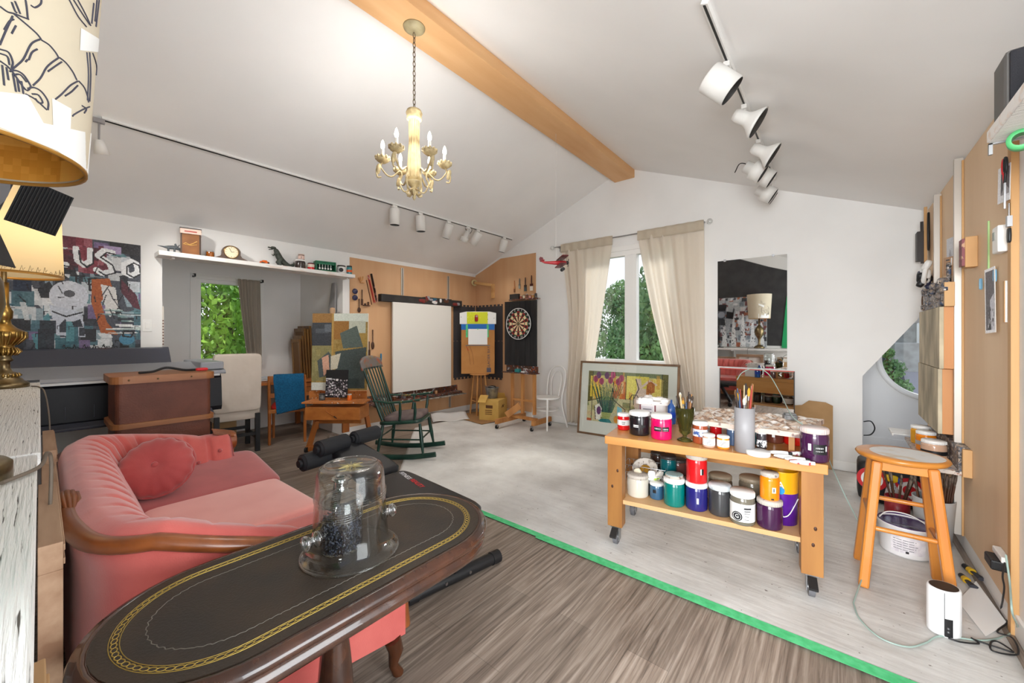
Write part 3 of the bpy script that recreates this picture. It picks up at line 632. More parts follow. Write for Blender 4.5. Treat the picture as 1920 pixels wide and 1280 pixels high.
for u, nm in ((0.0, 'scroll'), (1.0, 'scroll')):
    p = sofa_back(u, .36, 0); b = MB(); dY = Vector((0, 1, 0)); c = p + Vector((.01 if u == 0 else -.01, .015, -.055))
    b.cyl(c - dY * .05, c + dY * .022, .062, n=28)
    for k in range(3): b.tube([c + dY * .024 + Vector((math.cos(a) * (.052 - k * .016), 0, math.sin(a) * (.052 - k * .016))) for a in [i * PI / 12 for i in range(24)]], .0055, 6, True)
    for k in range(6):
        a0 = PI * .2 + k * .16; b.tube([c + Vector((math.cos(a0) * .064, -.11, math.sin(a0) * .064 + .035)), c + Vector((math.cos(a0) * .066, -.04, math.sin(a0) * .066 + .01)), c + Vector((math.cos(a0) * .063, .01, math.sin(a0) * .063))], [.005, .009, .007], 6)
    b.tube([c + Vector((0, 0, -.06)), c + Vector((0, -.01, -.2)), c + Vector((0, 0, -.36))], [.028, .02, .026], 10)
    b.build(nm, wal, sofa)
b = MB(); b.pillow(S((-2.41, .60, .27)), (1.86, .66, .22), 0, e=.12); b.build('seat_base', velvet, sofa)
b = MB(); b.bx(-1.0, .86, .40, .43, .13, .22); b.build('front_apron', wal, sofa, bev=.006)
b = MB(); b.pillow(S((-3.03, .66, .455)), (.62, .68, .16), 0, rotm(0, 8, 0), e=.22, n=20); b.build('seat_cushion', velvetD, sofa)
b = MB(); b.pillow(S((-2.47, .655, .425)), (.70, .64, .15), 0, rotm(0, -1, 0), e=.2, n=20); b.build('seat_cushion', velvetL, sofa)['label'] = 'paler pink seat cushion turned upside down'
b = MB(); b.pillow(S((-1.81, .66, .42)), (.60, .64, .14), 0, e=.2, n=20); b.build('seat_cushion', velvet, sofa)
for cx_, w_, hz, m_ in ((-3.03, .62, .54, velvetD), (-2.47, .70, .50, velvetL), (-1.81, .60, .49, velvet)):
    b = MB(); y0, y1 = .355, .965; pts = []
    for xx, yy in ((-1, 0), (1, 0), (1, 1), (-1, 1)):
        for k in range(1): pts.append(S((cx_ + xx * (w_ / 2 - .022), y0 + yy * (y1 - y0), hz - .028 + (-.042 * xx if m_ is velvetD else 0))))
    out = []
    for i in range(4):
        a, c = pts[i], pts[(i + 1) % 4]
        out += [a.lerp(c, f) for f in (.04, .25, .5, .75, .96)]
    b.tube(out, .006, 6, True); b.build('piping', m_, sofa)
for x, y in ((-.97, .42), (.93, .42), (-.97, -.38), (.86, -.30)):
    b = MB(); s_ = 1 if y > 0 else -1; b.tube([(x, y, .16), (x, y + .018 * s_, .10), (x, y + .005 * s_, .05), (x, y + .03 * s_, .0)], [.034, .03, .018, .022], 10); b.build('leg', wood('dark_walnut', (92, 52, 28), (64, 34, 18), .35, axis=2, sc=8), sofa)
# tufted inside of far arm: button diamonds
for (yy, zz) in ((.78, .62), (.66, .57), (.54, .62), (.72, .51), (.60, .50)):
    b = MB(); b.ball(S((-3.155 - (zz - .45) * .35, yy, zz)), .012, 8); b.build('arm_button', velvetD, sofa)
t = thing('round_cushion', 'round button-tufted pink velvet cushion on the far corner of the sofa', 'cushion', (-2.93, .42, .66), 0, None, (R(56), R(0), R(68)))
def pil(u, v):
    a = u * 2 * PI; ph = -PI / 2 + v * PI; rr = math.cos(ph) ** .6; pl = 1 + .025 * math.sin(a * 16) * (rr > .3)
    z = .068 * math.copysign(abs(math.sin(ph)) ** .8, ph) * (1 - .35 * math.exp(-(rr / .18) ** 2)); return Vector((.165 * rr * pl * math.cos(a), .165 * rr * pl * math.sin(a), z))
b = MB(); b.grid(96, 26, pil); b.build('cushion_body', velvetD, t)
b = MB(); b.ball((0, 0, .05), (.016, .016, .008)); b.build('button', velvetD, t)
b = MB(); b.tube([(math.cos(i * PI / 24) * .166, math.sin(i * PI / 24) * .166, .004 * (i % 2)) for i in range(48)], .007, 6, True); b.build('piping', velvetD, t)

# ---------------------------------------------------------------- oval leather-topped table
mah = mat('mahogany', (46, 26, 19), .24, col2=(70, 40, 26), sc=3, st=(1, 6, 6), coat=.6)
tab = thing('oval_table', 'narrow oval dark wood side table with gilt-edged leather top', 'table', (-1.145, .56, 0))
def stad(w, l, n=20):
    r = w / 2; h = l / 2 - r
    return [(r * math.cos(PI * i / n), h + r * math.sin(PI * i / n)) for i in range(n + 1)] + [(-r * math.cos(PI * i / n), -h - r * math.sin(PI * i / n)) for i in range(n + 1)]
def stad_loft(b, rings, m=0, cap=True):
    o = []; n = 0
    for w, l, z in rings:
        p = stad(w, l); n = len(p); o += [(x, y, z) for x, y in p]
    fs = [(i * n + j, i * n + (j + 1) % n, (i + 1) * n + (j + 1) % n, (i + 1) * n + j) for i in range(len(rings) - 1) for j in range(n)]
    b.add(o, fs, m, True)
    if cap: b.add(o[-n:], [tuple(range(n))], m); b.add(o[:n], [tuple(range(n - 1, -1, -1))], m)
TW, TLn = .525, 1.06
b = MB(); dd = lambda w, z: (TW + w, TLn + w, z)
stad_loft(b, [dd(-.07, .675), dd(-.02, .68), dd(-.008, .69), dd(-.008, .705), dd(-.03, .712), dd(-.012, .718), dd(.0, .725), dd(.004, .733), dd(-.006, .742), dd(-.02, .744), dd(-.03, .749), dd(-.05, .75), dd(-.054, .748)]); b.build('table_top', mah, tab)
b = MB(); lea = mat('dark_leather', (40, 35, 31), .42, col2=(56, 44, 33), sc=7, bump=.1, bsc=160)
stad_loft(b, [dd(-.058, .747), dd(-.058, .7505)]); b.build('leather_top', lea, tab)
b = MB(); gilt = mat('gilt', (186, 160, 82), .4, .6)
def along(w, step):
    p = stad(TW + w, TLn + w, 40); p = [Vector((x, y, 0)) for x, y in p]; p.append(p[0]); d = 0; out = []; nxt = 0
    for a, c in zip(p, p[1:]):
        s_ = (c - a).length
        while nxt <= d + s_ and s_ > 0: out.append((a.lerp(c, (nxt - d) / s_), math.atan2((c - a).y, (c - a).x))); nxt += step
        d += s_
    return out
for p, a in along(-.135, .0165):
    b.tube([p + Vector((.0088 * math.cos(s_) * math.cos(a) - .005 * math.sin(s_) * math.sin(a), .0088 * math.cos(s_) * math.sin(a) + .005 * math.sin(s_) * math.cos(a), .7508)) for s_ in [i * PI / 5 for i in range(10)]], .0013, 4, True, flat=.4)
b.tube([p + Vector((0, 0, .7507)) for p, a in along(-.118, .02)], .0009, 4, True); b.tube([p + Vector((0, 0, .7507)) for p, a in along(-.152, .02)], .0009, 4, True)
b.build('gilt_border', gilt, tab)
b = MB()
b.tube([p + Vector((.002 * math.sin(i * 2.1), .002 * math.cos(i * 1.7), .7506)) for i, (p, a) in enumerate(along(-.235, .006))], .0011, 4, True, flat=.4)
b.build('tooled_line', mat('worn_silver', (120, 116, 108), .5, .3), tab)
b = MB(); b.lathe([(.055, .675), (.05, .65), (.03, .63), (.026, .60), (.03, .56), (.042, .46), (.05, .36), (.046, .31), (.03, .28), (.045, .26), (.045, .24), (.03, .22), (.05, .19), (.055, .16), (.0, .16)], 24); b.build('pedestal', mah, tab)
for k in range(4):
    a = PI / 4 + k * PI / 2; d = Vector((math.cos(a), math.sin(a), 0))
    b = MB(); b.tube([d * .04 + Vector((0, 0, .19)), d * .12 + Vector((0, 0, .17)), d * .20 + Vector((0, 0, .08)), d * .27 + Vector((0, 0, .02))], [.026, .024, .018, .02], 10, flat=.7); b.build('leg', mah, tab)
# glass cloche (upturned bucket) with bottle of dark chips
def thin_glass(name, k=1.35, tint=(.97, .985, .98), mx_=1):
    if name in MATS: return MATS[name]
    m, n, l, b_ = base_mat(name); n.remove(b_); tr = n.new('ShaderNodeBsdfTransparent'); tr.inputs[0].default_value = (*tint, 1)
    gl = n.new('ShaderNodeBsdfGlossy'); gl.inputs['Roughness'].default_value = .03; lw = n.new('ShaderNodeLayerWeight'); fr = n.new('ShaderNodeMapRange'); pw_ = n.new('ShaderNodeMath'); pw_.operation = 'POWER'; pw_.inputs[1].default_value = 2.4
    l.new(lw.outputs['Facing'], pw_.inputs[0]); l.new(pw_.outputs[0], fr.inputs[0]); fr.inputs[3].default_value = .02 + .06 * (k > 1.42); fr.inputs[4].default_value = .8
    ml = n.new('ShaderNodeMath'); ml.operation = 'MULTIPLY'; ml.inputs[1].default_value = mx_; ml.use_clamp = True
    mx = n.new('ShaderNodeMixShader'); l.new(fr.outputs[0], ml.inputs[0]); l.new(ml.outputs[0], mx.inputs[0]); l.new(tr.outputs[0], mx.inputs[1]); l.new(gl.outputs[0], mx.inputs[2]); l.new(mx.outputs[0], n['Material Output'].inputs[0])
    return m
cg = thin_glass('clear_glass', 1.4, (.975, .985, .98), 1.0)
C0 = Vector((-1.13, .60, .7515))
t = thing('glass_cloche', 'clear glass cloche like an upturned bucket with knob handles, over the bottle', 'cloche', C0)
b = MB(); b.lathe([(.139, .0), (.139, .005), (.132, .008), (.116, .016), (.107, .04), (.104, .08), (.098, .19), (.095, .235), (.088, .255), (.074, .262), (.070, .259), (.062, .256), (.001, .254)], 56, caps=False)
b.lathe([(.136, .002), (.112, .012), (.1035, .04), (.1005, .08), (.0945, .19), (.091, .235), (.084, .251), (.072, .256), (.001, .250)], 56, caps=False)
b.tube([(.137 * math.cos(i * PI / 28), .137 * math.sin(i * PI / 28), .003) for i in range(56)], .0035, 8, True)
b.tube([(.0735 * math.cos(i * PI / 28), .0735 * math.sin(i * PI / 28), .261) for i in range(56)], .0025, 8, True)
for z_ in (.165, .172, .179): b.tube([(.101 * math.cos(i * PI / 28), .101 * math.sin(i * PI / 28), z_) for i in range(56)], .0012, 6, True)
b.build('bell', cg, t)
b = MB(); b.lathe([(.001, .2535), (.006, .2545)], 12)
for k in range(12):
    a = k * PI / 6; b.cyl((math.cos(a) * .008, math.sin(a) * .008, .2555), (math.cos(a) * (.026 + .012 * (k % 2)), math.sin(a) * (.026 + .012 * (k % 2)), .2555), .0013, .0006, 5)
b.build('star_cut', mat('etched_gold', (190, 176, 120), .4, .4), t)
for pp in ((585, 1012), (727, 956)):
    w = PZ(*pp, .833) - C0; w.z = 0; w.normalize(); b = MB(); c = w * .100 + Vector((0, 0, .078))
    b.lathe([(.0, 0), (.022, .002), (.021, .010), (.011, .014), (.010, .026), (.02, .030), (.021, .040), (.014, .046), (0, .047)], 20, c, tuple(w)); b.build('knob', thin_glass('thick_glass', 1.6, (.95, .965, .965), 1.6), t)
t = thing('glass_bottle', 'lidless apothecary glass bottle half filled with dark chips, under the cloche', 'bottle', C0 + Vector((-.03, -.014, 0)))
b = MB(); b.lathe([(.0, .003), (.055, .003), (.060, .010), (.060, .135), (.055, .155), (.035, .172), (.019, .178), (.018, .205), (.028, .210), (.029, .218), (.02, .221), (.016, .216)], 40, caps=False)
for k in range(9): b.tube([(.0608 * math.cos(i * PI / 24), .0608 * math.sin(i * PI / 24), .1 + k * .0065) for i in range(48)], .0009, 5, True)
b.build('bottle_glass', thin_glass('bottle_clear', 1.45, (.965, .975, .975), 1.1), t)
b = MB(); rnd = random.Random(3)
for k in range(2600):
    a = rnd.uniform(0, 2 * PI); rr = .056 * math.sqrt(rnd.uniform(.45, 1)); z_ = rnd.uniform(.008, .10)
    if z_ > .09: rr = .056 * math.sqrt(rnd.random())
    q = Euler((rnd.uniform(0, 6), rnd.uniform(0, 6), 0)).to_matrix(); b.box((rr * math.cos(a), rr * math.sin(a), z_), (.006, .004, .0025), rnd.randrange(3), q)
b.lathe([(0, .006), (.048, .006), (.048, .096), (0, .1)], 20, m=0)
o = b.build('chips', [mat('chip_black', (20, 21, 27), .3), mat('chip_grey', (78, 82, 96), .25), mat('chip_slate', (40, 43, 54), .25)], t); o['kind'] = 'stuff'

# ---------------------------------------------------------------- weight bench
vin = mat('black_vinyl', (30, 30, 33), .42, bump=.06, bsc=300); foam = mat('black_foam', (32, 33, 37), .7)
bench = thing('weight_bench', 'black padded weight bench with foam leg rollers', 'bench', (-2.4, 1.45, 0))
def Bp(x, y, z): return Vector((x + 2.4, y - 1.45, z))
def pad(x0, x1, y0a, y1a, y0b, y1b, z0, z1, th_):
    n = 24; b = MB()
    def ring(off, dz):
        out = []
        for i in range(n):
            tt = 2 * PI * i / n; ex = .22; cx_ = math.copysign(abs(math.cos(tt)) ** ex, math.cos(tt)); sy_ = math.copysign(abs(math.sin(tt)) ** ex, math.sin(tt))
            k = (cx_ + 1) / 2; xx = x0 + (x1 - x0) * k; ya, yb = y0a + (y0b - y0a) * k, y1a + (y1b - y1a) * k
            yy = (ya + yb) / 2 + sy_ * ((yb - ya) / 2 - off); xx = xx - cx_ * off; out.append(Bp(xx, yy, z0 + (z1 - z0) * k + dz))
        return out
    rs = [ring(.012, -th_), ring(0, -th_ + .015), ring(0, -.018), ring(.012, -.004), ring(.03, 0)]
    vs = [p for r_ in rs for p in r_]; b.add(vs, [(i * n + j, i * n + (j + 1) % n, (i + 1) * n + (j + 1) % n, (i + 1) * n + j) for i in range(4) for j in range(n)], 0, True)
    b.add(rs[-1], [tuple(range(n))]); b.add(rs[0], [tuple(range(n - 1, -1, -1))]); return b
pad(-2.37, -1.52, 1.28, 1.66, 1.26, 1.60, .455, .455, .07).build('back_pad', vin, bench)
pad(-2.98, -2.40, 1.36, 1.60, 1.32, 1.66, .60, .475, .06).build('seat_pad', vin, bench)
q = Matrix(((-math.sin(R(8)), -math.cos(R(8)), 0), (math.cos(R(8)), -math.sin(R(8)), 0), (0, 0, 1))).transposed()
Qb = Matrix(((.0, 1, 0), (-1, 0, 0), (0, 0, 1))).transposed()
dirb = (PZ(810, 908, .457) - PZ(775, 885, .457)).normalized(); Qt = Matrix((dirb, Vector((0, 0, 1)).cross(dirb), Vector((0, 0, 1)))).transposed()
pw = PZ(775, 884, .457) + Vector((-.02, -.07, 0)); text('FITNESS', .045, Bp(*(pw - dirb * .04)[:2], .4562), Qt, mat('logo_white', (220, 220, 222), .5), bench, align='LEFT')
pw = PZ(787, 893, .457) + Vector((-.07, -.05, 0)); text('REALITY', .045, Bp(*(pw + dirb * .07)[:2], .4562), Qt, mat('logo_red', (214, 40, 48), .5), bench, align='LEFT')
def roller(p0, p1, r=.05):
    b = MB(); b.cyl(p0, p1, r, n=24); d = (Vector(p1) - Vector(p0)).normalized()
    for p, s_ in ((Vector(p0), -1), (Vector(p1), 1)): b.cyl(p, p + d * .012 * s_, r * .92, r * .7, 24); b.cyl(p + d * .012 * s_, p + d * .03 * s_, r * .42, n=16)
    b.build('foam_roller', foam, bench, bev=.004)
zr = .60
a = PZ(605, 848, zr); c = PZ(660, 832, zr); roller(Bp(*PZ(598, 842, zr)), Bp(*PZ(648, 827, zr)), .058)
roller(Bp(*PZ(664, 822, zr)), Bp(*PZ(706, 810, zr)), .056)
roller(Bp(*PZ(567, 868, .52)), Bp(*PZ(618, 853, .52)), .058)
roller(Bp(*PZ(636, 848, .52)), Bp(*PZ(676, 838, .52)), .056)
b = MB(); m0 = Bp(*PZ(655, 820, zr)); m1 = Bp(*PZ(628, 850, .52))
b.tube([m0, Bp(-2.85, 1.47, .52), Bp(-2.5, 1.46, .40)], .02, 10); b.tube([m1, Bp(-2.8, 1.47, .45)], .02, 10)
b.beam(Bp(-3.0, 1.46, .40), Bp(-1.7, 1.44, .36), .05, .05); b.beam(Bp(-1.85, 1.44, .37), Bp(-1.66, 1.50, .06), .05, .05); b.beam(Bp(-2.9, 1.46, .38), Bp(-3.0, 1.46, .06), .05, .05)
b.build('bench_frame', blackm, bench, bev=.003)
for nm, x0, y0, x1, y1 in (('stabilizer_foot', -1.71, 1.22, -1.615, 1.80), ('stabilizer_foot', -3.0, 1.2, -3.0, 1.72)):
    b = MB(); b.tube([Bp(x0, y0, .038), Bp(x1, y1, .038)], .034, 18); d = (Vector((x1, y1, 0)) - Vector((x0, y0, 0))).normalized()
    e = Bp(x1, y1, .038); b.tube([e - d * .045, e + d * .012], .038, 18); e = Bp(x0, y0, .038); b.tube([e - d * .012, e + d * .045], .038, 18)
    for k in (.35, .62):
        c = Bp(x0, y0, .038).lerp(Bp(x1, y1, .038), k) + Vector((.034, -.004, .004)); b.cyl(c - Vector((.004, 0, 0)), c + Vector((.003, 0, 0)), .009, n=10, m=1)
    b.build(nm, [blackp, steel], bench)
# ================================================================ LEFT WALL AND RECESS
WPX = XL + .002
# big collage painting on the left wall
im = Img(200, 190, (70, 74, 84)); im.dabs(170, (0, .05, 1, 1), .14, .16, [(198, 204, 210), (150, 170, 180), (92, 132, 140), (40, 44, 54), (226, 228, 230), (120, 100, 140), (66, 104, 116), (24, 24, 30), (210, 214, 216)])
im.dabs(40, (.35, 0, .8, .28), .12, .14, [(98, 28, 44), (130, 44, 60), (70, 26, 38), (160, 90, 100)]); im.rect(.78, 0, 1, .1, (44, 42, 46)); im.rect(.74, .04, .86, .11, (170, 152, 188))
ww = (232, 234, 236); kk = (22, 22, 28)
for pts in ([(.40, .1), (.42, .24), (.50, .25)], [(.56, .1), (.57, .2), (.61, .24), (.65, .2), (.65, .1)], [(.80, .10), (.74, .09), (.70, .14), (.78, .2), (.80, .27), (.73, .30), (.69, .27)], [(.93, .16), (.88, .20), (.88, .27), (.93, .3), (.98, .26), (.97, .18), (.93, .16)]):
    im.line(pts, .022, ww, 1, .95); im.line([(x + .02, y + .015) for x, y in pts], .006, kk, .9, .95)
for pts in ([(.44, .46), (.45, .34), (.5, .36), (.46, .40), (.52, .46)], [(.56, .34), (.57, .46)], [(.53, .34), (.61, .34)], [(.64, .36), (.65, .46), (.70, .45)], [(.64, .36), (.69, .35)], [(.64, .41), (.68, .40)]): im.line(pts, .008, kk, .9, .95)
im.poly([(.66, .36), (.78, .34), (.80, .44), (.72, .56), (.76, .74), (.84, .86), (.72, .84), (.66, .58)], (172, 88, 34)); im.poly([(.72, .40), (.82, .42), (.84, .6), (.78, .7), (.74, .56)], (222, 220, 218))
im.ell(.52, .52, .12, .13, (206, 210, 220)); im.ell(.52, .50, .035, .03, kk, .7); im.poly([(.40, .60), (.60, .66), (.62, .88), (.44, .86)], (196, 202, 214)); im.line([(.42, .66), (.5, .70), (.6, .66)], .006, kk, .9, .95)
im.poly([(.86, .34), (.97, .48), (1, .62), (.95, .6), (.86, .46)], (84, 34, 48)); im.dabs(26, (.80, .62, 1, .88), .2, .02, [(236, 238, 236), (120, 150, 150), (60, 84, 90), (200, 212, 208)])
im.rect(.1, .12, .2, .3, (150, 104, 154), .9); im.rect(.2, .3, .3, .5, (36, 48, 70)); im.dabs(12, (.1, .74, .6, .98), .10, .22, [(24, 26, 32), (46, 96, 108), (80, 140, 150), (30, 34, 44)])
for k in range(30):
    x, y = random.random(), random.uniform(.3, 1); im.line([(x, y), (x + random.uniform(-.05, .05), y + random.uniform(-.1, .1))], .004, kk, .8, .95)
for k in range(18):
    x, y = random.random(), random.uniform(.6, .95); im.rect(x, y, x + .006, y + .03, kk, .8); im.rect(x, y, x + .03, y + .005, kk, .8)
im.ell(.90, .90, .055, .05, (70, 130, 160)); im.line([(.88, .82), (.95, .83), (.93, .88), (.87, .87), (.88, .82)], .006, kk, 1, .95)
x = .48
for k in range(20):
    im.line([(x, .965 + .012 * (k % 2)), (x + .008, .945 + .02 * (k % 3)), (x + .016, .975)], .0035, kk, 1, .95); x += .021
im.noise(7, 1)
t = thing('painting', 'large collage painting of letters and fragments in maroon, teal and white on the left wall', 'painting', (WPX, .15, 1.77))
art('painted_canvas', im, .97, 1.025, t, Q_LEFT, (.028, 0, 0), .026)
t = thing('light_switch', 'white rocker light switch right of the large collage painting', 'light switch', PX(276, 610, XL))
b = MB(); b.bx(0, .006, -.036, .036, -.06, .06); b.build('plate', trimw, t, bev=.002); b = MB(); b.bx(.006, .011, -.016, .016, -.033, .033); b.build('rocker', trimw, t, bev=.002)
# white shelf over the recess
t = thing('wall_shelf', 'long white chipped-paint shelf over the desk recess holding a clock and jars', 'shelf', (XL, 1.755, 2.183))
sh2 = mat('shelf_white_paint', (214, 196, 184), .7, col2=(230, 228, 225), sc=5, st=(6, 1, 6), amt=(.34, .48), bump=.3)
b = MB(); b.bx(.0, .232, -1.015, 1.005, 0, .045); b.build('shelf_board', sh2, t, bev=.004)
for y in (-.9, .93):
    b = MB(); b.bx(.0, .14, y, y + .02, -.012, 0); b.build('bracket', trimw, t)
SZ = 2.229
def sp_at(px, x=-5.19): p = PX(px, 470, x); return Vector((x, p.y, SZ))
FD = facing(.96, -.28)                     # things on the shelf look towards the room
def lid_jar(name, label, cat, loc, r, h, body, lid, band=None, bandz=(.25, .7), group=None, lidh=.16, mark=None, neck=.9, rz=None):
    t = thing(name, label, cat, loc, rz or 0, group)
    lh = h * lidh; bh = h - lh
    b = MB(); b.lathe([(r * .9, 0), (r * .97, r * .06), (r, r * .18), (r, bh * .86), (r * .97, bh * .93), (r * neck, bh * .98), (r * neck, bh + .001)], 28); b.build('jar_body', body, t)
    b = MB(); b.lathe([(r * neck * 1.03, bh), (r * neck * 1.06, bh + .001), (r * neck * 1.06, bh + lh * .85), (r * neck * 1.0, h), (0, h)], 28)
    for k in range(28):
        a = k * 2 * PI / 28; c = Vector((math.cos(a), math.sin(a), 0)) * r * neck * 1.06; b.beam(c + Vector((0, 0, bh + lh * .1)), c + Vector((0, 0, bh + lh * .8)), r * .03, r * .03)
    b.build('lid', lid, t)
    if band:
        b = MB(); b.lathe([(r * 1.006, bh * bandz[0]), (r * 1.006, bh * bandz[1])], 28, caps=False); lb = b.build('label_band', band, t)
    if mark:                                # printed blocks on the label, turned to the camera
        d = Vector((-t.location.x, -t.location.y, 0)).normalized(); a0 = math.atan2(d.y, d.x) - (rz or 0); b = MB()
        for (da, z0, z1, w, mi) in mark[1]:
            n_ = max(2, int(w / .12)); rr = r * 1.012
            for k in range(n_):
                a1 = a0 + da - w / 2 + w * k / n_; a2 = a0 + da - w / 2 + w * (k + 1) / n_
                b.add([(rr * math.cos(a1), rr * math.sin(a1), bh * z0), (rr * math.cos(a2), rr * math.sin(a2), bh * z0), (rr * math.cos(a2), rr * math.sin(a2), bh * z1), (rr * math.cos(a1), rr * math.sin(a1), bh * z1)], [(0, 1, 2, 3)], mi, True)
        b.build('print', mark[0], t)
    return t
lidw = mat('white_lid', (236, 235, 232), .4); lidd = mat('dark_lid', (52, 46, 44), .45); lidg = mat('grey_lid', (150, 150, 150), .45); lidbe = splat('messy_lid', (190, 182, 172), [(150, 140, 130), (120, 110, 100)], 30, .4)
labw = mat('label_white', (232, 231, 228), .6); labk = mat('label_black', (24, 24, 26), .5); inkk = mat('print_black', (30, 30, 34), .6); inkg = mat('print_grey', (120, 120, 124), .6)
def jc(name, c, rough=.18): return mat(name, c, rough, coat=.5)
def lines(n=4, z0=.34, z1=.62, w=.5, da=0, mi=0):
    st = (z1 - z0) / n; return [(da + random.uniform(-.05, .05), z0 + st * k, z0 + st * (k + .45), w * random.uniform(.6, 1), mi) for k in range(n)]
# small dinosaur
gs = mat('toy_grey', (92, 98, 102), .5, col2=(60, 66, 72), sc=30)
t = thing('toy_dinosaur', 'tiny grey long-tailed toy dinosaur at the left end of the white shelf', 'toy', sp_at(320))
b = MB(); b.tube([(0, -.10, .062), (0, -.05, .055), (0, -.02, .055), (0, .02, .06), (0, .05, .055), (0, .075, .05), (0, .09, .046)], [.002, .008, .018, .02, .016, .014, .006], 10)
for s_ in (-1, 1): b.tube([(.012 * s_, .05, .06), (.014 * s_, .07, .095)], [.006, .002], 6); b.tube([(.006 * s_, .045, .065), (.016 * s_, .035, .10)], [.012, .004], 6)
b.build('body', gs, t)
for x, y in ((.012, -.018), (-.012, -.018), (.012, .03), (-.012, .03)):
    b = MB(); b.cyl((x, y, .05), (x * 1.2, y, 0), .007, .006, 8); b.build('leg', gs, t)
# tall tin
t = thing('tin_box', 'tall brown tin canister with pale lid, leftmost container on the white shelf', 'tin', sp_at(358), R(-12))
b = MB(); b.bx(-.07, .07, -.082, .082, 0, .21); b.build('tin_body', mat('tin_brown', (134, 88, 48), .35, .3, col2=(110, 66, 34), sc=9), t, bev=.008)
b = MB(); b.bx(-.074, .074, -.086, .086, .21, .265); b.build('lid', mat('tin_cream', (222, 196, 182), .4), t, bev=.006)
b = MB(); b.bx(-.076, .076, -.088, .088, .262, .27); b.bx(.071, .073, -.078, -.07, 0, .21); b.bx(.071, .073, .07, .078, 0, .21); b.bx(.075, .0765, -.05, .05, .228, .24, 1); b.build('tin_edges', [mat('tin_dark', (40, 30, 26), .4), mat('print_red', (176, 70, 60), .5)], t)
b = MB(); b.tube([(.072, -.06, .10), (.073, -.04, .115), (.073, -.01, .10), (.073, .02, .115), (.073, .05, .14)], .004, 6); b.tube([(.072, -.05, .10), (.073, .0, .095), (.073, .05, .105)], .003, 6); b.build('gold_emblem', mat('gold_print', (214, 170, 96), .4, .4), t)
lid_jar('jar', 'small amber jar with grey lid between the tin and the mantel clock', 'jar', sp_at(394), .037, .075, mat('amber_glass', (150, 84, 28), .15, col2=(110, 60, 22), sc=20, coat=.5), lidg)
# mantel clock
t = thing('mantel_clock', 'brown humped mantel clock with cream dial on the white shelf', 'clock', sp_at(433), math.atan2(-.28, .96) * .5)
prof = [(-.15, 0), (-.15, .012), (-.135, .02), (-.10, .035), (-.085, .06)] + [(.088 * math.cos(a), .085 + .075 * math.sin(a)) for a in [PI - i * PI / 16 for i in range(1, 16)]] + [(.085, .06), (.10, .035), (.135, .02), (.15, .012), (.15, 0)]
b = MB(); b.prism(prof, -.035, .035, 0, Q_LEFT); b.build('case', mat('clock_wood', (96, 70, 50), .35, col2=(70, 50, 36), sc=12, coat=.3), t, bev=.003)
b = MB(); b.lathe([(0, 0), (.062, 0), (.064, .002), (.064, .006)], 32, (.036, 0, .086), (1, 0, 0)); b.build('dial', mat('dial_cream', (238, 222, 190), .5), t)
b = MB(); b.tube([(.042, math.cos(a) * .065, .086 + math.sin(a) * .065) for a in [i * PI / 16 for i in range(32)]], .004, 8, True); b.build('bezel', brass, t)
b = MB()
for k in range(12): a = k * PI / 6; b.beam((.0435, math.cos(a) * .046, .086 + math.sin(a) * .046), (.0435, math.cos(a) * .056, .086 + math.sin(a) * .056), .004, .002)
b.beam((.045, 0, .086), (.045, -.018, .126), .005, .002); b.beam((.045, 0, .086), (.045, .026, .092), .006, .002); b.build('hands', inkk, t)
# orange toy
t = thing('toy_car', 'small orange toy between the mantel clock and the dark toy dinosaur', 'toy', sp_at(496), R(6))
b = MB(); b.pillow((0, 0, .024), (.05, .10, .03), e=.5, n=8); b.pillow((0, .0, .04), (.04, .05, .022), e=.5, n=8); b.build('body', mat('toy_orange', (226, 104, 34), .4, col2=(120, 50, 20), sc=40, amt=(.5, .6)), t)
for x in (-.024, .024):
    for y in (-.03, .03): b = MB(); b.cyl((x - .006, y, .012), (x + .006, y, .012), .012, n=12); b.build('wheel', blackp, t)
# plain standing toy dinosaur
gd = mat('toy_dark_green', (70, 76, 68), .55, col2=(46, 52, 46), sc=40, bump=.2)
t = thing('toy_dinosaur', 'dark grey-green standing toy dinosaur with open jaws on the white shelf', 'toy', sp_at(523, -5.2))
b = MB(); b.tube(bez([(0, .17, .075), (0, .165, .045), (0, .12, .022), (0, .06, .05), (0, .01, .10), (0, -.015, .15), (0, -.03, .185), (0, -.045, .20)]), [.003 + i * (.0) for i in range(57)] if 0 else [.003 + .033 * math.sin(min(1, i / 34) * PI / 2) if i < 36 else .036 - .016 * (i - 36) / 21 for i in range(57)], 12)
b.build('body', gd, t)
b = MB(); b.pillow((0, -.06, .215), (.034, .055, .034), e=.6, n=8); b.pillow((0, -.095, .213), (.024, .05, .014), e=.6, n=8, rot=rotm(-8, 0, 0)); b.pillow((0, -.088, .193), (.022, .05, .010), e=.6, n=8, rot=rotm(14, 0, 0)); b.build('head', gd, t)
for s_ in (-1, 1):
    b = MB(); b.tube([(.02 * s_, .02, .09), (.028 * s_, -.005, .05), (.026 * s_, .01, .02), (.026 * s_, -.01, .004), (.026 * s_, -.035, .004)], [.026, .022, .013, .012, .008], 8); b.build('leg', gd, t)
    b = MB(); b.tube([(.022 * s_, -.03, .145), (.03 * s_, -.055, .13), (.028 * s_, -.068, .142)], [.01, .007, .004], 6); b.build('arm', gd, t)
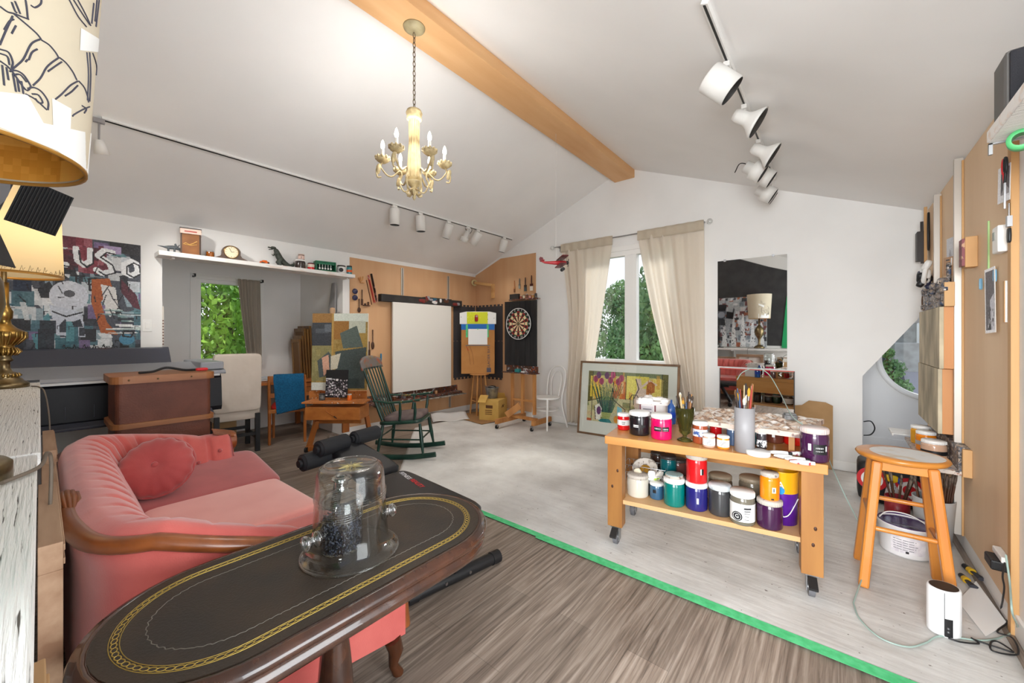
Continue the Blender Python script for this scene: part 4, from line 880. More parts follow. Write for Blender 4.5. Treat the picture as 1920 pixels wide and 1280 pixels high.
# jars on the shelf
J1 = lid_jar('jar', 'dark jar with pale lid and a smaller jar standing on it', 'jar', sp_at(563), .058, .115, jc('dark_paint', (56, 46, 44)), lidw)
lid_jar('jar', 'small pink-labelled jar stacked on the dark jar on the white shelf', 'jar', sp_at(565) + Vector((0, 0, .1155)), .037, .072, jc('brown_paint', (90, 60, 50)), mat('pinkish_lid', (214, 190, 178), .5), mat('label_pink', (226, 196, 184), .6), (.15, .85), mark=([inkk], lines(3, .3, .7)))
lid_jar('jar', 'red-based jar with dark lid beside the green spoon box', 'jar', sp_at(583, -5.165), .040, .088, jc('red_paint', (206, 36, 40)), mat('plum_lid', (96, 56, 60), .5), mat('label_cream', (220, 206, 190), .6), (.45, .95))
t = thing('spoon_rack', 'green open-fronted wooden box with small spoons hanging inside', 'box', sp_at(609, -5.18), R(-10))
grn = mat('green_paint', (28, 122, 84), .45, col2=(20, 96, 66), sc=9)
b = MB(); b.bx(-.06, .06, -.125, .125, 0, .014); b.bx(-.06, .06, -.125, .125, .115, .13); b.bx(-.06, .06, -.125, -.11, .014, .115); b.bx(-.06, .06, .11, .125, .014, .115); b.bx(-.06, -.05, -.11, .11, .014, .115, 1); b.bx(-.05, .045, -.11, .11, .09, .115)
b.build('box_shell', [grn, mat('green_dark', (14, 60, 44), .6)], t, bev=.002)
for k in range(5):
    y = -.075 + k * .034; b = MB(); b.cyl((.05, y, .09), (.05, y, .045), .003, n=6); b.ball((.05, y, .036), (.005, .012, .013), 8); b.build('spoon', lidw, t)
wl = lid_jar('jar', 'white-labelled jar with round black mark right of the green spoon box', 'jar', sp_at(640, -5.165), .055, .11, jc('white_paint', (230, 226, 220)), lidd, labw, (.15, .95))
d = facing(.87, -.48); b = MB(); b.cyl(d @ Vector((0, .045, .0555)), d @ Vector((0, .045, .0575)), .028, n=20); o = b.build('round_mark', inkk, wl)
lid_jar('jar', 'narrow jar with teal and orange bands at the right end of the white shelf', 'jar', sp_at(655, -5.155), .036, .12, jc('teal_paint', (60, 132, 140)), lidd, mat('label_orange', (218, 92, 40), .6), (.3, .62))
# curtain and rod of the recess window
t = thing('curtain_rod', 'thin rod with bracket under the white shelf above the left window', 'curtain rod', (-6.58, 1.75, 2.2))
b = MB(); b.cyl((0, -.46, 0), (0, .40, 0), .008); b.build('rod', trimw, t); b = MB(); b.bx(-.12, .01, -.44, -.42, -.02, .02); b.bx(-.12, .01, .36, .38, -.02, .02); b.build('bracket', blackm, t)
lin_ = cloth_mat('grey_linen', (176, 166, 152), .25)
def curtain(name, label, top, bot, ztop, zbot, xf, n, amp, m, axis, curve=0, group=None, hem=None):
    """cloth hung from a rod: top/bot = (a0,a1) extents along the wall"""
    def fn(u, v):
        e = v ** 1.25 if curve >= 0 else v ** .8
        a0 = top[0] + (bot[0] - top[0]) * e; a1 = top[1] + (bot[1] - top[1]) * e
        a = a0 + (a1 - a0) * u + curve * math.sin(v * PI) * (1 - u)
        w = amp * (math.sin(u * n * 2 * PI + .6 * math.sin(v * 3)) + .45 * math.sin(u * n * 4.7 + 2 + v)) * (.55 + .45 * v)
        z = ztop + (zbot - ztop) * v
        return (xf + w, a, z) if axis == 'y' else (a, xf + w, z)
    b = MB(); b.grid(150, 36, fn); t = b.build(name, m, solid=.002); return tag(t, label, 'curtain', group)
c1 = curtain('curtain', 'grey-beige linen curtain gathered right of the left window', (1.80, 2.08), (1.92, 2.10), 2.2, .99, -6.56, 4, .022, lin_, 'y')
# slim ruler and pot beside the recess
t = thing('yardstick', 'dark notched stick hanging on the wall edge left of the recess', 'stick', PX(305.5, 600, XL))
b = MB(); b.bx(0, .01, -.006, .006, -.26, .14); [b.bx(.010, .012, -.006, .006, -.25 + k * .03, -.24 + k * .03, 1) for k in range(9)]; b.build('stick', [mat('stick_white', (214, 206, 196), .6), mat('stick_red', (96, 44, 36), .6)], t)

# ---------------------------------------------------------------- desk, chairs, lamp, frames in the recess
oak = wood('honey_oak', (190, 118, 56), (158, 90, 38), .45, axis=0, sc=8); oakz = wood('honey_oak_upright', (186, 112, 52), (150, 84, 36), .45, axis=2, sc=8)
t = thing('desk', 'wooden desk cluttered with papers under the left window', 'desk', (-6.30, 1.75, 0))
b = MB(); b.bx(-.36, .38, -.92, .92, .72, .76); b.build('desk_top', oak, t, bev=.004)
for x, y in ((-.32, -.88), (.32, -.88), (-.32, .88), (.32, .88)): b = MB(); b.bx(x - .03, x + .03, y - .03, y + .03, 0, .72); b.build('leg', oakz, t)
for k in range(3):
    b = MB(); b.bx(.0, .36, .42, .84, .52 + k * .065, .58 + k * .065); f = b.build('drawer', oak, t, bev=.003); b = MB(); b.ball((.37, .63, .55 + k * .065), .012, 8); b.build('knob', brassd, f)
def sheet_stack(loc, rz, w, l, n, label):
    rnd = random.Random(int(loc[0] * 100 + loc[1] * 1000)); b = MB()
    for k in range(n): b.box((rnd.uniform(-.02, .02), rnd.uniform(-.02, .02), .004 + k * .0085), (w, l, .006), rnd.choice([0, 0, 1]), rotm(0, 0, rnd.uniform(-8, 8)))
    o = b.build('paper_stack', [mat('paper', (238, 238, 238), .7), mat('paper_grey', (196, 200, 204), .7)], None, loc, rz); return tag(o, label, 'papers')
sheet_stack((-6.10, 1.20, .761), .2, .30, .22, 14, 'loose stack of white papers on the desk behind the brown trunk')
sheet_stack((-6.45, 1.55, .761), -.2, .3, .21, 26, 'tall heap of white papers on the desk below the left window')
sheet_stack((-6.2, 1.95, .761), .1, .21, .3, 6, 'few papers on the desk under the desk lamp')
# white slip-covered chair
slip = mat('slipcover', (204, 192, 180), .9, col2=(196, 183, 170), sc=4, bump=.5, bsc=7)
ch = thing('dining_chair', 'tall chair with pale linen slipcover and black legs, its back to the camera', 'chair', (-5.63, 1.50, 0), R(-4))
def slipf(u, v, s_=1): return None
b = MB(); b.pillow((.20, 0, .84), (.10, .47, .68), e=.14, n=20, rot=rotm(0, 4, 0)); b.build('backrest', slip, ch)
b = MB(); b.pillow((-.05, 0, .47), (.50, .47, .16), e=.14, n=16); b.build('seat', slip, ch)
for x, y in ((.21, -.20), (.21, .20), (-.25, -.20), (-.25, .20)): b = MB(); b.bx(x - .024, x + .024, y - .024, y + .024, 0, .46); b.build('leg', blackp, ch)
b = MB(); b.bx(.195, .225, -.18, .18, .20, .235); b.bx(-.265, -.235, -.18, .18, .20, .235); b.bx(-.25, .21, -.215, -.185, .15, .185); b.bx(-.25, .21, .185, .215, .15, .185); b.build('stretcher', blackp, ch)
# wooden chair with blue cloth
ch = thing('dining_chair', 'honey wood chair with red seat and a blue cloth thrown over its back', 'chair', (-5.66, 2.13, 0), R(-24))
for y in (-.20, .20): b = MB(); b.tube([(.20, y, 0), (.19, y, .44), (.25, y, .88)], [.017, .02, .016], 8); b.build('leg', oakz, ch)
for y in (-.19, .19): b = MB(); b.cyl((-.20, y, 0), (-.20, y, .44), .016, .019, 8); b.build('leg', oakz, ch)
b = MB(); b.bx(-.22, .21, -.21, .21, .40, .45); b.build('seat_frame', oak, ch, bev=.004)
b = MB(); b.pillow((-.005, 0, .468), (.40, .38, .05), e=.3, n=14); b.build('seat_pad', mat('red_fabric', (206, 44, 32), .8), ch)
for z0, z1, x in ((.80, .88, .243), (.60, .66, .215)): b = MB(); b.bx(x - .011, x + .011, -.2, .2, z0, z1); b.build('back_slat', oak, ch, bev=.004)
b = MB(); b.cyl((.195, -.2, .2), (-.2, -.19, .2), .01, n=8); b.cyl((.195, .2, .2), (-.2, .19, .2), .01, n=8); b.build('stretcher', oakz, ch)
blue = mat('teal_towel', (16, 92, 132), .95, col2=(10, 74, 110), sc=60, bump=.8, bsc=90)
def towel(u, v):
    w = .34 * (1 - .12 * abs(v - .5)); y = .02 + (u - .5) * w * 1.0 + .05 * (v > .5) * (v - .5); 
    z = .905 - abs(v - .42) * .78 - .10 * (v > .42) * (v - .42) * (1 - u) ; x = .245 + (.026 if v > .42 else -.026) * min(1, abs(v - .42) * 9) + .008 * math.sin(u * 11 + v * 6) + (.02 - (.905 - z) * .07)
    return (x + .006, y, z)
b = MB(); b.grid(40, 46, towel)
o = b.build('towel', blue, None, ch.location, R(-24), solid=.005); tag(o, 'teal-blue terry towel hanging over the back of the wooden chair', 'towel')
# anglepoise lamp
t = thing('desk_lamp', 'grey metal spring-arm desk lamp with pale conical head', 'desk lamp', PZ(523, 704, .76))
def L(px, py): return PX(px, py, t.location.x) - t.location
gm = mat('grey_metal', (110, 112, 114), .4, .6)
b = MB(); b.cyl((0, 0, 0), (0, 0, .025), .075, n=24); b.build('base', gm, t, bev=.003)
e0, e1, e2 = Vector((0, 0, .05)), L(536, 644), L(487, 660)
b = MB()
for o_ in (-.012, .012): v_ = Vector((o_, 0, 0)); b.cyl(e0 + v_, e1 + v_, .006, n=8); b.cyl(e1 + v_ + Vector((0, 0, .0)), e2 + v_ + Vector((0, 0, .04)), .006, n=8)
b.cyl(e1 - Vector((.02, 0, 0)), e1 + Vector((.02, 0, 0)), .018, n=12); b.tube([e1.lerp(e2, .15) + Vector((0, 0, -.03)), e1.lerp(e2, .6) + Vector((0, 0, -.005))], .009, 8); b.cyl((0, 0, .02), (0, 0, .06), .014, n=10); b.build('arm', gm, t)
b = MB(); b.lathe([(.02, .06), (.035, .055), (.04, 0), (.075, -.06), (.08, -.075), (.076, -.075), (.035, 0), (.02, .05)], 24, e2 + Vector((0, -.01, -.01)), (.25, -.35, .9)); b.build('lamp_head', mat('enamel_grey', (196, 194, 190), .35), t)
t = thing('tin_can', 'shiny chrome canister beside the desk lamp', 'canister', PZ(534, 702, .761))
b = MB(); b.lathe([(.05, 0), (.052, .01), (.052, .12), (.04, .135), (.012, .14), (.012, .15), (0, .152)], 20); b.build('canister_body', chrome, t)
# leaning frames
gold = wood('old_gilt_frame', (150, 108, 52), (92, 60, 26), .4, axis=2, sc=9)
for i in range(5):
    y = 2.655 - i * .045; h = .78 - .05 * i + (.06 if i == 2 else 0); wdt = .42 - .03 * i
    t = thing('picture_frame', ['old gilt frame nearest the recess side wall', 'second gilt frame of the leaning row in the recess corner', 'tallest-edged gilt frame mid-row in the recess corner', 'fourth narrow gilt frame of the leaning row', 'front gilt frame of the leaning row beside the desk lamp'][i], 'frame', (-6.35 + .03 * i, y, .761), 0, 'gilt frames leaning on the desk', (R(3), 0, 0))
    b = MB(); w = wdt / 2; b.bx(-w, w, -.015, .015, 0, .05); b.bx(-w, w, -.015, .015, h - .05, h); b.bx(-w, -w + .05, -.015, .015, .05, h - .05); b.bx(w - .05, w, -.015, .015, .05, h - .05); b.build('frame_rails', gold, t, bev=.004)
    b = MB(); b.bx(-w + .05, w - .05, -.006, .006, .05, h - .05); b.build('picture', mat('frame_back_brown', (110, 78, 44), .7), t)
# grey sloping panel under the right end of the shelf with a wooden torso form
b = MB(); b.prism([(0, 0), (.26, 0), (.26, .62), (.17, .62)], 0, .02, 0, QY, (0, 0, 0)); o = b.build('wall_panel', mat('panel_grey', (150, 148, 148), .6), None, (-5.72, 2.66, 1.52)); tag(o, 'grey slanted panel in the recess under the right end of the white shelf', 'panel')
b = MB(); b.lathe([(.0, 0), (.04, 0), (.045, .06), (.042, .12), (.03, .15), (.036, .2), (.028, .23), (0, .235)], 18); o = b.build('wooden_form', mat('form_wood', (196, 160, 126), .6), None, (-5.36, 2.58, 1.545)); tag(o, 'small pale wooden figure standing above the painting by the recess', 'figurine')
b = MB(); b.bx(-.13, .1, -.09, .09, -.02, 0); b.ball((-.07, -.03, .014), (.04, .03, .015), 8, 1); o = b.build('small_shelf', [mat('paint_red_shelf', (168, 60, 54), .6), blackp], None, (-5.42, 2.60, 1.543)); tag(o, 'little reddish ledge carrying the wooden figure beside the plywood', 'shelf')

# ---------------------------------------------------------------- printer, trunk
pg = mat('printer_grey', (150, 152, 158), .35); pdk = mat('printer_dark', (70, 72, 82), .18); pnv = mat('printer_navy', (12, 13, 22), .55); pwt = mat('printer_white', (206, 206, 208), .4)
PRL = 1.20
t = thing('large_format_printer', 'wide grey and navy large-format printer below the collage painting', 'printer', (-4.85, .44, 0))
def ext(poly, y0, y1, m, name, bev=.006):
    b = MB(); b.prism(poly, y0, y1, 0, QY); return b.build(name, m, t, bev=bev)
y0, y1 = -.68, .66
ext([(-.33, .70), (.36, .70), (.38, .74), (.36, 1.00), (.33, 1.04), (-.05, 1.10), (-.33, 1.12)], y0, y1, pnv, 'printer_body')
ext([(-.02, 1.105), (.375, 1.035), (.385, 1.05), (.36, 1.07), (-.02, 1.145)], y0 - .01, y1 + .03, pg, 'front_cover')
ext([(-.30, 1.12), (-.02, 1.12), (-.03, 1.15), (-.14, 1.275), (-.17, 1.285), (-.30, 1.25)], y0 + .02, y1 - .30, pdk, 'roll_cover', .012)
ext([(.375, 1.022), (.395, 1.022), (.395, 1.04), (.375, 1.04)], y0 - .01, y1 - .02, pwt, 'front_lip', .003)
ext([(.36, .70), (.44, .68), (.44, .70), (.36, .735)], y0 + .05, y1 - .08, pdk, 'output_tray', .003)
b = MB(); b.bx(.378, .388, -.50, -.44, 1.062, 1.074); b.build('badge', blackp, t)
b = MB(); b.bx(-.30, .36, .50, .68, 1.08, 1.15); b.build('control_panel', pg, t, bev=.01)
for yy in (y0 + .10, y1 - .14):
    b = MB(); b.bx(-.05, .05, yy - .03, yy + .03, .06, .70); b.bx(-.36, .36, yy - .035, yy + .035, .03, .09); b.build('stand_leg', pg, t, bev=.006)
b = MB(); b.bx(-.02, .02, y0 + .1, y1 - .14, .35, .42); b.build('stand_bar', pg, t)
b = MB(); [b.bx(.381, .3835, -.62 + k * .15, -.62 + k * .15 + .004, .76, .86) for k in range(8)]; b.bx(.381, .384, -.05, .0, .74, .775, 1); b.build('panel_seams', [pdk, pwt], t)
trk = mat('trunk_brown', (112, 62, 44), .55, col2=(96, 52, 36), sc=6, bump=.25, bsc=90); trw = wood('trunk_slat', (176, 116, 70), (128, 78, 42), .45, axis=1, sc=8)
t = thing('trunk', 'brown canvas steamer trunk with wooden slats, standing upright behind the sofa', 'trunk', (-3.98, .59, 0))
def rrect(w, d, r, n=5):
    return [(sx_ * (w / 2 - r) + r * math.cos(a), sy_ * (d / 2 - r) + r * math.sin(a)) for sx_, sy_, a0 in ((1, 1, 0), (-1, 1, PI / 2), (-1, -1, PI), (1, -1, PI * 1.5)) for a in [a0 + i * PI / 2 / n for i in range(n + 1)]]
b = MB(); b.prism(rrect(.44, .53, .03), .02, 1.07, smooth=False); b.build('trunk_body', trk, t)
for z0, z1, e in ((1.065, 1.115, .05), (.755, .79, .045), (.40, .435, .045), (0, .04, .04)):
    b = MB(); b.prism(rrect(.44 + e, .53 + e, .06), z0, z1); b.build('slat', trw, t, bev=.010)
b = MB(); [b.ball((.25, y, 1.09), .006, 6) for y in (-.2, -.05, .14)]; b.build('rivet', brassd, t)
t = thing('jumper_cable', 'black cable with red tip lying on top of the brown trunk', 'cable', (-3.95, .62, 1.116))
b = MB(); b.tube(bez([(.05, -.16, .01), (.02, -.08, .012), (.0, .0, .035), (.03, .1, .012), (.06, .17, .012)]), .009, 8); b.build('cable', blackp, t); b = MB(); b.pillow((.075, .2, .014), (.04, .08, .024), e=.5, n=8); b.build('red_clip', mat('clip_red', (214, 36, 44), .4), t)

# ---------------------------------------------------------------- easel with two-part painting
FWD = Vector((-_S, _C, 0)); RGT = Vector((_C, _S, 0)); Qcam = Matrix((RGT, Vector((0, 0, 1)), -FWD)).transposed()
T0 = 4.85
def at_t(px, py, tt): r = (px - 960) / FPX; return CO + (FWD + RGT * r + Vector((0, 0, (HY - py) / FPX))) * tt
E0 = at_t(634, 800, T0); E0.z = 0
t = thing('studio_easel', 'honey wood studio easel with drawer, holding a two-part olive painting', 'easel', E0)
def el(px, py, tt=T0): return at_t(px, py, tt) - E0
rm = lambda a, c, w, h, nm, m=oakz: (lambda b: b.build(nm, m, t, bev=.003))(MB().beam(el(*a), el(*c), w, h))
rm((594, 788, 4.75), (578, 842, 4.75), .05, .05, 'leg'); rm((680, 740, 5.0), (694, 815, 5.0), .05, .04, 'leg'); rm((648, 640, 5.06), (648, 810, 5.06), .09, .03, 'mast'); rm((600, 730, 4.98), (592, 800, 4.98), .05, .04, 'leg')
b = MB(); c = el(634, 771, 4.72); b.box(c, (.64, .15, .30), 0, Qcam); b.build('drawer_box', oak, t, bev=.006)
b = MB(); b.box(el(632, 752, 4.70), (.72, .02, .26), 0, Qcam); b.box(el(634, 740, 4.90), (.72, .10, .02), 0, Qcam); b.build('ledge', splat('oak_paint_spots', (186, 112, 52), [(214, 150, 90), (140, 74, 36), (210, 200, 190)], 22, .3), t, bev=.003)
b = MB(); b.box(el(634, 790, 4.80), (.56, .04, .04), 0, Qcam); b.build('cross_rail', oak, t, bev=.003)
b = MB(); b.beam(el(575, 842, 4.7), el(640, 822, 5.2), .06, .05); b.build('foot', oak, t, bev=.004)
for p in ((574, 852, 4.68), (596, 848, 4.72)): b = MB(); c = el(*p); c.z = .03; q_ = RGT * .012; b.cyl(c - q_, c + q_, .03, n=14); b.build('caster', blackp, t)
im = Img(150, 190, (150, 124, 64)); im.noise(6, 4)
im.rect(0, 0, .36, .12, (146, 106, 52)); im.rect(0, .12, .35, .42, (52, 56, 62)); im.rect(.06, .2, .3, .26, (76, 82, 88)); im.rect(.22, .14, .34, .24, (92, 98, 106)); im.rect(0, .42, .35, .88, (136, 128, 84)); im.rect(.37, 0, 1, .11, (206, 212, 200)); im.rect(.37, .1, .66, .34, (150, 104, 44)); im.rect(.66, .1, .96, .28, (186, 190, 172)); im.rect(.6, .26, 1, .6, (164, 134, 66))
im.dabs(26, (0, .42, .35, .9), .10, .08, [(150, 144, 100), (118, 110, 70), (160, 146, 92), (128, 122, 76)], .6); im.dabs(16, (.37, .3, 1, 1), .2, .1, [(168, 136, 66), (148, 118, 56)], .5)
im.rect(.355, 0, .385, 1, (176, 140, 72)); im.rect(0, .9, .4, 1, (204, 206, 196))
# plain stand-in: overlapping slate-green blocks, a pale panel and a rose patch
sg = (66, 76, 74)
im.poly([(.44, .98), (.42, .50), (.98, .44), (.95, .98)], sg); im.poly([(.56, .46), (.50, .26), (.80, .16), (.92, .44)], (84, 96, 90))
im.poly([(.10, .62), (.30, .50), (.36, .56), (.34, .8), (.14, .84)], (78, 86, 86)); im.poly([(.18, .58), (.30, .54), (.32, .74), (.22, .82)], (206, 158, 134)); im.poly([(.34, .56), (.52, .52), (.46, .72), (.34, .74)], (200, 192, 170))
im.noise(5, 1)
p = thing('painting', 'olive and slate two-part painting of overlapping blocks on the wooden easel', 'painting', el(637, 659, 4.86) + E0, 0, None, (R(0), 0, 0))
art('painted_canvas', im, .69, .95, p, Qcam @ rotm(-2, 0, 0), (0, 0, 0), .022, (214, 206, 190))
im = Img(90, 110, (18, 18, 20)); im.dabs(230, (0, .34, 1, .98), .10, .06, [(230, 226, 226), (150, 140, 146), (60, 50, 60), (20, 20, 24), (100, 84, 96), (200, 190, 196)], .95); im.dabs(5, (.1, .3, .5, .36), .3, .03, [(240, 240, 240)])
p = thing('painting', 'small black and white abstract painting propped on the easel ledge', 'painting', el(631, 719, 4.70) + E0); art('painted_canvas', im, .26, .33, p, Qcam @ rotm(-6, 0, 0), (0, 0, 0), .02, (30, 28, 30))
def tjar(px, py, tt, r, h, m, lid, label):
    c = at_t(px, py, tt); return lid_jar('jar', label, 'jar', c, r, h, m, lid)
tjar(655, 750, 4.72, .028, .075, mat('amber_orange', (224, 110, 36), .2, coat=.5), lidbe, 'small orange paint jar on the easel ledge right of the small painting')
tjar(604, 750, 4.72, .035, .08, mat('grey_jar', (120, 120, 116), .3, col2=(60, 60, 60), sc=40), lidd, 'grey smeared jar on the easel ledge left of the small painting')
c = at_t(610, 770, 4.56); b = MB(); b.cyl((0, 0, 0), RGT * .10 + Vector((0, 0, -.065)), .006, .004, 8); b.cyl(RGT * .10 + Vector((0, 0, -.065)), RGT * .135 + Vector((0, 0, -.09)), .007, .003, 8, 1)
tag(b.build('paint_brush', [oakz, blackp], None, c), 'paint brush resting against the easel drawer front', 'brush')
# ---------------------------------------------------------------- rocking chair
gr = mat('dark_green_paint', (22, 62, 50), .35, col2=(14, 46, 38), sc=8, coat=.2); grs = splat('green_paint_smears', (24, 66, 52), [(150, 120, 50), (120, 60, 40), (170, 160, 150)], 14, .42, .4)
hd = math.atan2(.60, .80)
rk = thing('rocking_chair', 'dark green spindle-back rocking chair with paint-smeared headrest and grey cushion', 'rocking chair', (-3.93, 2.77, 0), hd)
for s_ in (-1, 1):
    y = .235 * s_; b = MB(); pts = [(x, y, .028 + .16 * (x + .03) ** 2 * 1.2) for x in [-.46 + i * .046 for i in range(20)]]; b.tube(pts, [.02] * 20, 8, flat=1.5); b.build('rocker', gr, rk)
    for x0, x1 in ((.22, .27), (-.20, -.25)):
        z0 = .05 + .19 * (x1 + .03) ** 2; b = MB(); b.tube([(x0, y * .8, .40), (x0 + (x1 - x0) * .35, y * .87, .29), (x0 + (x1 - x0) * .6, y * .93, .20), (x1, y, z0)], [.014, .021, .022, .012], 10); b.build('leg', gr, rk)
    b = MB(); b.tube([(.24, y * .9, .22), (-.225, y * .9, .22)], .009, 8); b.build('stretcher', gr, rk)
    b = MB(); b.tube([(-.20, .21 * s_, .43), (-.30, .225 * s_, .70), (-.41, .24 * s_, 1.02)], [.019, .016, .013], 10); b.build('back_post', gr, rk)
    b = MB(); b.tube([(-.30, .245 * s_, .66), (-.10, .27 * s_, .645), (.10, .28 * s_, .66), (.25, .28 * s_, .685)], [.014, .02, .022, .024], 10, flat=.6); b.build('armrest', grs, rk)
    for x in (.19, .02): b = MB(); b.tube([(x - .02, .225 * s_, .43), (x - .005, .25 * s_, .54), (x, .27 * s_, .65)], [.012, .018, .011], 8); b.build('arm_post', gr, rk)
b = MB(); b.tube([(.235, .205, .22), (.235, -.205, .22)], .010, 8); b.tube([(-.225, .2, .25), (-.225, -.2, .25)], .010, 8); b.build('cross_stretcher', gr, rk)
b = MB(); b.pillow((.0, 0, .415), (.50, .50, .045), e=.3, n=16, rot=rotm(0, -4, 0)); b.build('seat', gr, rk)
b = MB(); b.pillow((.01, 0, .455), (.45, .44, .07), e=.35, n=16, rot=rotm(0, -6, 0), puff=.1); b.build('seat_cushion', mat('taupe_cushion', (120, 104, 100), .85, col2=(84, 70, 70), sc=8), rk)
for k in range(5):
    y = -.15 + k * .075; b = MB(); b.tube([(-.20, y * .9, .43), (-.30, y, .70), (-.412, y * 1.08, 1.02)], [.009, .012, .008], 8); b.build('spindle', gr, rk)
def headf(u, v):
    y = (u - .5) * .58; z = 1.0 + v * (.155 - .05 * abs(u - .5) ** 2 * 4) ; return (-.40 - .035 * (z - 1.0) / .15 - .03 * (1 - (2 * u - 1) ** 2), y, z)
b = MB(); b.grid(24, 6, headf); b.build('headrest', splat('headrest_paint', (112, 106, 104), [(128, 76, 52), (120, 100, 50), (150, 84, 60)], 9, .5, .4), rk, solid=.022)
t = thing('cardboard_box', 'brown carton with a black emblem under the desk, seen between the slipcovered chair legs', 'box', (-6.22, 1.42, .001), R(-6))
b = MB(); b.bx(-.16, .16, -.24, .24, 0, .30); b.build('box_body', mat('carton_brown', (176, 140, 100), .85), t, bev=.003); b = MB(); b.tube([(.162, .07 * math.sin(i * PI / 6), .16 + .06 * math.cos(i * PI / 6)) for i in range(12)], .008, 6, True); b.tube([(.163, -.05, .2), (.163, .0, .12), (.163, .05, .2)], .008, 6); b.build('emblem', blackp, t)
c = E0 + RGT * -.06 - FWD * .02; b = MB(); b.lathe([(0, 0), (.045, 0), (.06, .16), (.056, .16), (.042, .008), (0, .008)], 24); tag(b.build('glass_tumbler', thin_glass('bottle_clear', 1.45), None, (c.x, c.y, .001)), 'clear tumbler on the floor under the studio easel', 'glass')
# ================================================================ PLYWOOD CORNER (left wall and back wall)
LX = XL + .0125
alu = mat('aluminium_track', (196, 190, 182), .4, .4)
def strut(px, z0, z1, label):
    p = PX(px, 560, LX); b = MB(); b.bx(0, .012, -.022, -.008, z0, z1); b.bx(0, .012, .008, .022, z0, z1); b.bx(0, .004, -.008, .008, z0, z1, 1)
    tag(b.build('wall_rail', [alu, mat('rail_slot', (90, 74, 60), .6)], None, (LX, p.y, 0)), label, 'rail', 'metal wall rails on the left plywood')
strut(754, 2.03, 2.46, 'slotted metal wall rail above the left part of the blank canvas'); strut(840, 2.02, 2.44, 'slotted metal wall rail above the right part of the blank canvas'); strut(843, .12, .32, 'short slotted rail below the paint-crusted ledge')
pb = splat('paint_crust', (84, 52, 34), [(196, 190, 186), (60, 44, 40), (170, 90, 60), (120, 40, 40), (60, 90, 110)], 16, .5, .5)
dkb = mat('dark_board', (52, 48, 46), .6, col2=(34, 31, 30), sc=6)
ya, yb_ = PX(709, 560, LX).y, PX(860, 570, LX).y
t = thing('easel_rail', 'dark paint-crusted wooden rail along the top of the big blank canvas', 'rail', (LX, (ya + yb_) / 2, 1.965)); w = (yb_ - ya) / 2
b = MB(); b.bx(0, .09, -w, w, -.06, .05); b.build('rail_board', dkb, t, bev=.004)
b = MB(); b.bx(.02, .095, -.02, w - .25, .051, .06); rnd = random.Random(5)
for k in range(16): b.pillow((.092, rnd.uniform(-.1, w - .05), rnd.uniform(-.05, .05)), (.012, rnd.uniform(.04, .14), rnd.uniform(.03, .07)), rnd.randrange(1, 6), e=.7, n=6)
b.build('dried_paint', [dkb, mat('pc_white', (226, 222, 220), .5), mat('pc_red', (120, 40, 36), .5), mat('pc_blue', (36, 84, 108), .5), mat('pc_grey', (150, 146, 150), .5), mat('pc_brown', (86, 50, 34), .5)], t)
y0, y1 = PX(737, 640, -5.2).y, PX(846, 640, -5.2).y
b = MB(); b.bx(0, .035, y0, y1, .515, 1.905); tag(b.build('blank_canvas', mat('gesso', (224, 220, 213), .85), None, (-5.235, 0, 0), bev=.003), 'large blank white canvas hanging on the left plywood wall', 'canvas')
y0, y1 = PX(690, 745, -5.15).y, PX(866, 745, -5.15).y
t = thing('easel_ledge', 'paint-crusted wooden ledge below the big blank canvas', 'ledge', (LX, 0, .38))
b = MB(); b.bx(0, .16, y0, y1, 0, .03); b.bx(0, .03, y0, y1, .03, .125); b.build('ledge_board', pb, t, bev=.003)
b = MB(); b.bx(.10, .22, y0 + .1, y1 + .05, -.025, -.012); b.build('lower_slat', mat('pale_slat', (176, 168, 158), .6, col2=(80, 70, 64), sc=20), t)
rnd = random.Random(9)
for k in range(6): lid_jar('paint_pot', ['white-capped paint pot at the left of the canvas ledge', 'brown paint pot on the canvas ledge', 'grey paint pot on the canvas ledge', 'red-capped paint pot on the canvas ledge', 'dark paint pot on the canvas ledge', 'paint pot at the right end of the canvas ledge'][k], 'paint pot', (LX + .09, y0 + .28 + k * .2 + rnd.uniform(-.04, .04), .411), .026, .05 + .01 * (k % 3), [jc('p_white', (220, 216, 210)), jc('p_brown', (110, 60, 36)), jc('p_grey', (120, 116, 116)), jc('p_rust', (150, 64, 40)), jc('p_dark', (50, 44, 44)), jc('p_tan', (176, 130, 90))][k], [lidw, lidbe, lidd][k % 3], group=None)
# interlocking foam tiles round the corner
fm = mat('foam_tile', (66, 62, 64), .9)
def teeth(L_, n, d, z): return [(L_ * (k + f) / n, z + (d if (f in (.25, .25001, .75) and f != .75) else 0)) for k in range(n) for f in (0, .25)]
def foam_tile(w, h, n):
    p = []
    for k in range(n):
        s_ = w / n; x = k * s_; p += [(x, 0), (x + s_ * .3, 0), (x + s_ * .2, -.035), (x + s_ * .8, -.035), (x + s_ * .7, 0)]
    p.append((w, 0)); q_ = []
    for k in range(n):
        s_ = w / n; x = w - k * s_; q_ += [(x, h), (x - s_ * .3, h), (x - s_ * .2, h - .03), (x - s_ * .8, h - .03), (x - s_ * .7, h)]
    return p + q_ + [(0, h)]
def foam_at(loc, q, w, h, lab): b = MB(); b.prism(foam_tile(w, h, max(3, int(w / .085))), 0, .012, 0, q); tag(b.build('foam_tile', fm, None, loc), lab, 'foam tile', 'dark foam tiles in the corner')
zf = .63
yl = PX(850, 640, LX).y
foam_at((LX, yl, zf), Q_LEFT, 5.27 - yl, .66, 'lower dark foam tile on the left plywood beside the blank canvas'); foam_at((LX, yl, zf + .665), Q_LEFT, 5.27 - yl, .66, 'upper dark foam tile on the left plywood beside the blank canvas')
